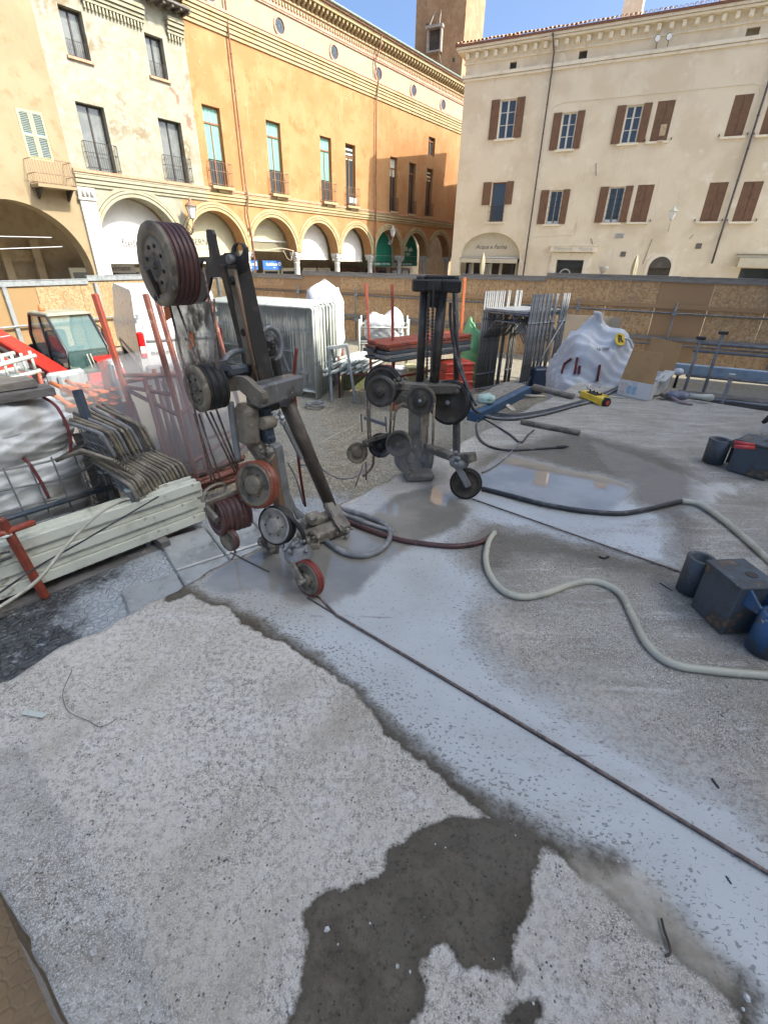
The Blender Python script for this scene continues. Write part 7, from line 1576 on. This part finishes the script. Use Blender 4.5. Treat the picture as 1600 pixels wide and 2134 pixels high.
# --- drums and wheels
n1 = (NW+Vector((-.10,0,.0))).normalized()
q1 = drum(M1, 'upper_drum', at(325, 552, 2.52), n1, .166, .122, 5, steel_mud, disc_t, rub_mar)
q = MB(); c_ = at(325,552,2.52); q.bar(c_+n1*.045-Z3*.01, at(345,618,2.56)+n1*.03, .035, .02, up=n1, bev=.004); q.bar(at(345,618,2.56)+n1*.03, at(372,628,2.68), .05, .03); part('drum_bracket', q, steel, M1)
drum(M1, 'middle_drum', at(409, 811, 2.47), n1, .112, .12, 3, disc_t, disc_t, black, 5)
drum(M1, 'lower_drum', at(449, 1078, 2.42), (n1+Vector((-.1,0,.05))).normalized(), .108, .17, 5, rub_mar, rub_mar, rub_mar, 8)
q = MB(); a, c = at(428, 1056, 2.38), at(520, 1020, 2.52); q.bar(a, c, .012, .075, up=Vector((-.2,-.6,.8)), bev=.003); q.bar(a, at(450,1082,2.34), .045, .02, up=n1, bev=.003); part('drum_fork', q, mud, M1)
q = MB(); q.tube(smooth([at(424,1046,2.38), at(426,1028,2.38), at(440,1014,2.40), at(462,1007,2.43), at(470,1014,2.44), at(466,1024,2.44)], 6), .008, 6); part('lift_handle', q, mud, M1)
wheel(M1, 'small_guide_wheel', at(474, 1126, 2.34), (-.50,-.80,.1), .066, .03, rub_mar, disc_t, .0, .7)
no = Vector((-.44,-.82,.24)).normalized()
wheel(M1, 'orange_guide_wheel', at(528, 1011, 2.36), no, .130, .060, rub_ora, disc_t, .40, .76, .010)
ng = Vector((-.42,-.84,.26)).normalized()
wheel(M1, 'grey_guide_wheel', at(571, 1096, 2.33), ng, .114, .055, black, disc_g, .40, .74, .004)
ncut = (NW+Vector((-.05,-.02,.10))).normalized(); pw = on(655, 1247, .0); cw = pw+Z3*.104-E1*.055+E2*.0
wheel(M1, 'cutting_guide_wheel', cw, ncut, .106, .036, rub_red, disc_t, .34, .70, .003, hubm=mud)
q = MB(); a, c = at(606, 1172, 2.20), cw+ncut*.035; q.bar(a, c, .045, .022, up=ncut, bev=.004); q.bar(a-ncut*.085, c-ncut*.085, .045, .018, up=ncut, bev=.004); q.tube([c+ncut*.02, c-ncut*.09], .016, 8); part('wheel_fork', q, mud, M1)
q = MB(); c_ = at(622, 1150, 2.26); q.lathe([(-.045,.05),(-.04,.075),(-.015,.085),(.0,.078),(.03,.06),(.05,.05)], c_, Z3, 16); blob(q, c_+Vector((-.05,-.02,.03)), .05, 3, 10); blob(q, c_+Vector((.02,-.03,.05)), .045, 8, 8); part('swivel_head', q, galv_d, M1)
q = MB(); q.tube(smooth([at(600,1075,2.3), at(618,1092,2.28), at(632,1115,2.26), at(636,1140,2.26)], 5), .013, 8); part('drive_belt', q, black, M1)
# --- arm, bracket plate and housing
a, c = at(527, 826, 2.45), at(617, 800, 2.78); q = MB(); q.bar(a, c, .105, .115, bev=.012); q.bar(c-(c-a).normalized()*.012, c+(c-a).normalized()*.006, .085, .095); part('arm_box', q, mat('worn_grey_steel', (.16,.155,.145), [((.09,.083,.072), 6, .48, .62), ((.30,.285,.26), 16, .60, .70)], .45, .15, 60, .3), M1)
q = MB(); c7 = lambda x, y: (430+x/6.4, 780+y/6.4); ap = at(500, 815, 2.44)
pts = [onplane(*c7(*p), ap, (E2*.9+E1*.25).normalized()) for p in ((250,40),(330,25),(470,30),(540,70),(640,170),(740,250),(755,330),(745,410),(690,420),(600,380),(540,300),(440,215),(330,230),(280,200))]
q.prism(pts, E2*.03); part('bracket_plate', q, tanp, M1)
q = MB(); q.bar(at(512,842,2.50), at(519,926,2.50), .14, .10, up=E2, bev=.03); q.bar(at(524,915,2.52), at(560,965,2.52), .09, .08, up=E2, bev=.02); part('gear_housing', q, tanp, M1)
q = MB(); q.bar(at(548,845,2.56), at(552,900,2.56), .07, .07, up=E2, bev=.012); q.bar(at(553,888,2.50), at(560,922,2.50), .075, .06, up=E2, bev=.010); blob(q, at(560,905,2.48), .035, 21, 6); part('valve_block', q, blue_s, M1)
q = MB(); q.lathe([(-.03,.026),(-.03,.034),(.05,.034),(.05,.0)], at(554,881,2.46), Vector((.5,.8,-.1)), 14); part('valve_knob', q, tanp, M1)
q = MB(); blob(q, at(556,940,2.49), .045, 5, 12); q.tube([at(535,935,2.49), at(553,941,2.48)], .02, 8); part('hydraulic_fittings', q, mud, M1); q = MB(); blob(q, at(578,870,2.55), .035, 15, 8); part('hydraulic_fittings', q, galv, M1)
q = MB(); q.bar(at(560,945,2.60), at(587,1075,2.62), .065, .05, up=E2, bev=.008); part('inner_slide', q, rust_i, M1)
q = MB(); q.bar(at(572,925,2.66), at(604,1112,2.68), .07, .07, up=E2, bev=.01); part('lower_column', q, galv_d, M1)
q = MB(); q.bar(at(586,1000,2.7), at(622,1080,2.75), .022, .022, up=E2); q.bar(at(628,955,2.78), at(590,880,2.72), .02, .02, up=E2); part('stay_rod', q, galv_d, M1)
q = MB(); q.tube([at(597,838,2.74), at(690,1058,2.96)], [.047,.043], 12); part('brace_tube', q, mat('brown_steel', (.075,.06,.045), [((.14,.11,.08), 8, .48, .66)], .5, .15, 60, .3), M1)
q = MB(); a = at(688,1052,2.96); q.prism([a+E1*-.05, a+E1*.03, on(718,1098,.10), on(712,1108,.07), on(700,1092,.12)], E2*.05); q.bar(at(680,1046,2.95), on(716,1104,.06), .06, .07, bev=.01); part('brace_foot', q, mud, M1)
q = MB(); q.bar(on(626,1128,.05), on(722,1092,.05), .11, .08, bev=.012); q.bar(on(632,1095,.05), on(700,1072,.05), .09, .07, bev=.01); q.bar(on(655,1140,.02), on(660,1080,.02), .07, .04, bev=.006); q.bar(on(640,1108,.02), on(700,1080,.02), .25, .02); part('base_frame', q, mud, M1)
q = MB(); blob(q, on(718,1104,.06), .05, 31, 7); part('anchor_bolts', q, mud, M1); q = MB(); blob(q, on(648,1118,.09), .05, 33, 9); q.box(on(655,1080,.12), (.10,.10,.06), .6, .01); q.tube([on(660,1078,.1), on(660,1078,.24)], .01, 6); part('anchor_bolts', q, mud, M1)
q = MB()
for k, (x_0, y_0) in enumerate(((556,1140),(566,1148),(576,1152),(548,1134))): q.tube([on(x_0,y_0,.0), at(x_0+4,y_0-45,2.5)], .016, 6)
blob(q, on(560,1132,.08), .06, 41, 12); part('mud_caked_foot', q, mud, M1)
# --- the drive pipe/acrylic guard behind the drum, hoses
q = MB(); q.grid(14, 10, lambda s_, t_: at(350+90*s_+30*t_, 628+150*t_, 2.74+.05*math.sin(s_*math.pi))+E2*.01*math.sin(9*s_+7*t_), True)
gdm = bpy.data.materials.new('dirty_clear_guard'); gdm.use_nodes = True; nt = gdm.node_tree; bs = nt.nodes['Principled BSDF']; co = coords(nt)
x_n = ramp(nt, noise(nt, coords(nt, (1,1,.4)), 14, 6, .7), .40, .66); nt.links.new(mix(nt, x_n, (.30,.28,.24), (.10,.085,.065)), bs.inputs['Base Color']); bs.inputs['Roughness'].default_value = .3
nt.links.new(mth(nt, 'MULTIPLY_ADD', x_n, .25, .75), bs.inputs['Alpha'])
part('splash_guard', q, gdm, M1)
q = MB(); q.prism([at(340,640,2.735), at(352,636,2.735), at(356,662,2.735), at(346,668,2.735)], E2*.004); q.prism([at(392,700,2.73), at(400,690,2.73), at(404,720,2.73), at(396,728,2.73)], E2*.004); part('guard_sticker', q, orap, M1)
q = MB()
for pts, r_ in (([at(541,724,2.72), at(545,695,2.74), at(560,682,2.76), at(578,692,2.78), at(586,715,2.78), at(584,740,2.76), at(574,752,2.74)], .014),
                ([at(548,708,2.74), at(566,700,2.78), at(582,722,2.82), at(592,752,2.84), at(602,775,2.84)], .010),
                ([at(466,760,2.6), at(474,742,2.62), at(490,732,2.64), at(512,730,2.66)], .015)): q.tube(smooth(pts, 6), r_, 8)
part('hydraulic_hose', q, hose_b, M1)
q = MB(); q.bar(at(556,700,2.72), at(562,740,2.74), .07, .07, up=E2, bev=.015); q.bar(at(572,745,2.74), at(582,790,2.76), .045, .04, up=E2, bev=.008); blob(q, at(562,722,2.70), .035, 55, 9); part('feed_motor', q, steel, M1)
q = MB(); q.bar(at(470,775,2.52), at(512,768,2.62), .05, .05, bev=.012); q.prism([at(446,752,2.46), at(462,752,2.46), at(474,772,2.48), at(452,776,2.46)], E2*.03); q.tube([at(468,776,2.53), at(520,772,2.66)], .032, 12); part('drum_axle', q, blue_s, M1)
q = MB(); q.tube(smooth([at(618,725,2.85), at(612,790,2.86), at(617,860,2.88), at(622,960,2.92), at(636,1055,2.95)], 6), .010, 6); part('red_feed_hose', q, rub_red, M1)
q = MB(); q.tube(smooth([at(600,965,2.8), at(618,1000,2.8), at(632,1050,2.85)], 5), .006, 6); part('drain_hose', q, hose_b, M1); q = MB(); q.tube(smooth([at(480,838,2.5), at(488,900,2.5), at(497,960,2.48)], 4), .018, 8); part('drain_hose', q, hose_b, M1)
# --- the diamond wire
q = MB(); W_ = []
q.tube([pw+E2*.018-E1*.03, pw+E1*.03+Z3*.002+E2*.018, on(700,1281,.010), on(1130,1535,.010), on(1600,1819,.010), on(1900,2001,.010)], .0065, 8)
for k, (x0, y0, d0_, x1, y1, d1_) in enumerate(((352,630,2.58,443,1012,2.42),(368,632,2.60,500,985,2.5),(404,862,2.5,452,1012,2.44),(414,862,2.5,463,1010,2.45),(428,858,2.52,490,985,2.5),(438,858,2.54,496,985,2.52),(446,622,2.60,452,850,2.55),(424,560,2.62,470,800,2.6))): q.tube([at(x0,y0,d0_), at(x1,y1,d1_)], .0058, 6)
q.tube(smooth([at(486,1140,2.34), at(490,1150,2.36), on(488,1158,-.02), on(482,1166,-.3)], 5), .006, 6); q.tube([at(500,1040,2.4), at(560,1060,2.35)], .006, 6); part('saw_wire', q, wirem, M1)
# sawn kerf under the wire: a dark slot
kf = MB()
def kerf(p_a, p_b): d = (p_b-p_a).normalized(); s_ = Vector((-d.y, d.x, 0))*.005; kf.prism([p_a-s_, p_a+s_, p_b+s_, p_b-s_], (0,0,.0035))
kerf(on(640,1246,.001), on(1900,2002,.001)); kerf(on(985,1040,.001), on(1432,1197,.001)); kerf(on(480,1152,.001), on(560,1192,.001))
ko = solo('sawn_kerf', kf, mat('kerf_dark', (.06,.058,.055), [], .6), 'dark sawn kerf lines cut across the concrete slab under the wires', 'cut line'); ko['kind'] = 'structure'
kl = MB(); 
for (A_, B_) in (((1000,1036),(1432,1190)),): 
    a, c = on(*A_,.0015), on(*B_,.0015); d = (c-a).normalized(); s_ = Vector((-d.y,d.x,0)); kl.prism([a+s_*.012, a+s_*.018, c+s_*.018, c+s_*.012], (0,0,.004))
# ---------------- second saw
M2 = thing('wire_saw', 'farther dark wire saw with twin round posts and big dark wheels', 'wire saw', on(870, 990, 0))
def nf(p, yaw=0.0, up_=.15):
    t = TOC(p); t.z = 0; t.normalize(); t.rotate(Matrix.Rotation(yaw, 3, 'Z')); return (t+Z3*up_).normalized()
darkbrown = mat('dark_brown_steel', (.06,.052,.045), [((.11,.095,.08), 8, .48, .66)], .5, .15, 60, .3)
for nm, tp, bt, r_, dd in (('post',(884,604),(874,800),.034,4.05),('post',(922,604),(904,800),.041,4.02),('thin_post',(948,606),(951,800),.024,4.15)):
    q = MB(); q.tube([at(*bt,dd), at(*tp,dd)], r_, 14); part(nm, q, darkbrown, M2)
q = MB(); q.bar(at(866,594,4.0), at(958,594,4.0), .09, .085, bev=.01); part('head_block', q, steel, M2)
hb_ = [k for k in M2.children if k.name.startswith('head_block')][0]
q = MB(); q.box(at(873,594,3.93), (.10,.10,.085), .1, .01); q.box(at(940,596,3.90), (.13,.12,.085), .1, .01); q.box(at(912,582,4.05), (.2,.12,.06), 0, .01)
q.tube([at(877,586,4.0), at(877,575,4.0)], .035, 8); q.tube([at(947,586,4.0), at(947,574,4.0)], .035, 8); q.box(at(905,620,4.02), (.08,.08,.14), 0, .01); part('head_lugs', q, black, hb_)
q = MB()
for (a_, c_, ns) in (((903,596),(898,785),54),((893,610),(889,788),48)):
    A_, B_ = at(*a_,3.93), at(*c_,3.95)
    for k in range(ns): p_ = A_.lerp(B_, k/ns); q.box(p_, (.020 if k % 2 else .010,.014,.016), 0)
part('roller_chain', q, steel, M2)
q = MB(); q.tube(smooth([at(939,630,4.0), at(938,660,4.0), at(942,700,4.0), at(955,760,4.0), at(975,815,3.95), at(985,850,3.9), at(1000,862,3.7)], 6), .012, 6); q.tube(smooth([at(946,650,4.05), at(952,720,4.05), at(968,790,4.0), at(992,846,3.9)], 6), .012, 6); part('hydraulic_hose', q, hose_k, M2)
# carriage
q = MB(); q.bar(at(800,800,3.98), at(958,812,4.05), .10, .07, bev=.01); q.bar(at(872,806,4.0), at(960,806,4.05), .20, .08, bev=.01); blob(q, at(830,797,3.95), .06, 61, 8); blob(q, at(958,815,3.98), .06, 63, 8); q.bar(at(818,826,3.98), at(860,842,3.95), .03, .10, bev=.004); part('carriage', q, steel_mud, M2)
pA_ = at(796,803,4.0); wheel(M2, 'large_rear_wheel', pA_, nf(pA_,-.35), .165, .06, black, disc_d, .3, .75)
pB_ = at(792,816,3.88); wheel(M2, 'guide_wheel', pB_, nf(pB_,-.3), .128, .05, darkbrown, disc_d, .30, .78, hubm=disc_d)
pC_ = at(934,839,3.96); wheel(M2, 'drive_wheel', pC_, nf(pC_,-.45), .188, .055, black, disc_d, .10, .85, hubm=galv_d)
pD_ = at(876,835,3.80); wheel(M2, 'guide_wheel', pD_, nf(pD_,-.25), .122, .05, steel_mud, disc_d, .38, .8, hubm=galv)
pE_ = at(792,929,4.0); wheel(M2, 'guide_wheel', pE_, nf(pE_,-.2), .112, .045, black, black, .3, .8)
pF_ = at(830,926,3.86); wheel(M2, 'guide_wheel', pF_, nf(pF_,-.2), .116, .05, steel_mud, disc_d, .32, .8, hubm=steel_mud)
pG_ = at(745,944,3.98); wheel(M2, 'guide_wheel', pG_, nf(pG_,.25), .098, .02, disc_t, disc_t, .40, .9)
pH_ = at(857,955,3.94); wheel(M2, 'guide_wheel', pH_, nf(pH_,.3), .15, .05, steel_mud, steel_mud, .3, .75)
pK_ = at(882,955,3.86); wheel(M2, 'guide_wheel', pK_, nf(pK_,-1.25), .13, .05, steel_mud, steel_mud, .3, .75)
pI_ = on(972,1041,0); cI = pI_+Z3*.128; wheel(M2, 'cutting_guide_wheel', cI+E1*-.02, nf(cI,.10,.12), .125, .04, black, disc_d, .32, .78, hubm=mud)
nI = nf(cI,.10,.12)
q = MB(); q.bar(at(952,970,3.30), cI+nI*.04, .05, .016, up=nI, bev=.004); q.lathe([(-.03,.07),(.01,.08),(.03,.05)], at(957,962,3.34), Z3, 14); blob(q, at(957,956,3.32), .05, 71, 10); part('wheel_fork', q, galv_d, M2)
q = MB(); q.bar(at(945,955,3.42), at(986,953,3.30), .09, .07, bev=.008); q.bar(at(898,935,3.72), at(958,957,3.42), .08, .06, bev=.01); part('castor_arm', q, steel_mud, M2)
q = MB(); q.bar(at(951,830,4.1), at(951,945,3.75), .05, .04, up=E2); part('outrigger_leg', q, darkbrown, M2)
q = MB(); q.bar(at(872,840,4.05), at(872,975,3.95), .16, .10, up=E2, bev=.012); part('base_column', q, mud, M2)
q = MB(); q.bar(on(842,990,.04), on(902,988,.04), .16, .07, bev=.02); q.bar(on(872,998,.03), on(866,960,.03), .10, .06, bev=.015); blob(q, on(862,985,.08), .05, 91, 7); part('base_foot', q, steel_mud, M2)
q = MB(); blob(q, at(765,925,3.97), .05, 81, 8); q.bar(at(755,922,3.97), at(810,905,3.98), .03, .03); blob(q, at(845,935,3.9), .05, 83, 8); part('pivot_fittings', q, steel_mud, M2)
q = MB()
for (x0,y0,d0_,x1,y1,d1_,r_) in ((763,815,3.95,768,925,4.0,.011),(770,820,3.92,772,920,4.0,.009),(817,820,3.9,812,905,3.95,.013),(826,846,3.92,818,905,3.92,.009),(852,850,3.9,852,920,3.9,.007),(904,840,3.78,901,940,3.85,.014),(894,860,3.85,888,930,3.88,.010),(879,870,3.88,876,940,3.9,.012)): q.tube([at(x0,y0,d0_), at(x1,y1,d1_)], r_*.8, 6)
q.tube(smooth([at(848,845,3.9), at(838,842,3.9), at(826,852,3.92), at(820,875,3.92)], 5), .012, 6)
part('wire_strand', q, mat('tan_wire', (.22,.165,.10), [((.32,.26,.19), 40, .45, .6)], .5, .2, 120), M2)
q = MB(); q.tube([on(985,1040,.010), on(1432,1197,.010)], .0055, 6); q.tube([at(762,962,3.98), at(763,1000,3.9)], .009, 6); q.tube([at(756,968,3.98), at(740,1015,3.8)], .006, 6); q.tube(smooth([at(778,950,4.0), at(776,970,4.0), at(765,985,3.95), at(757,992,3.9)],5), .012, 6); part('saw_wire', q, wirem, M2)
q = MB(); q.bar(at(760,870,4.4), at(805,885,4.3), .03, .03); 
for (a_, c_) in (((752,862),(754,900)),((803,868),(805,900)),((768,850),(767,930))): q.tube([at(*a_,4.3), at(*c_,4.3)], .008, 5)
part('side_guard', q, galv_d, M2)
# fine spray hanging over the cut at the edge of the slab
def mist(loc, r, dens, label):
    q = MB(); q.grid(24, 14, lambda s_, t_: Vector((r[0]*math.cos(s_*6.28318)*math.sin(t_*math.pi), r[1]*math.sin(s_*6.28318)*math.sin(t_*math.pi), -r[2]*math.cos(t_*math.pi))), True, True)
    vm = bpy.data.materials.new('spray_mist'); vm.use_nodes = True; nt = vm.node_tree; nt.nodes.remove(nt.nodes['Principled BSDF'])
    pv = _n(nt, 'ShaderNodeVolumePrincipled'); pv.inputs['Color'].default_value = (.92,.86,.82,1); pv.inputs['Density'].default_value = dens
    nt.links.new(pv.outputs[0], nt.nodes['Material Output'].inputs['Volume'])
    o = solo('spray_mist', q, vm, label, 'mist', loc=tuple(loc)); o['kind'] = 'stuff'
mist(on(400,1000,G)+Vector((-.30,.2,.80)), (1.25,1.2,.78), .62, 'thin dusty spray hanging in front of the red stillage left of the nearer saw')
mist(on(868,992,.0)+Z3*.12, (.34,.30,.20), .55, 'thin spray round the foot of the farther saw')
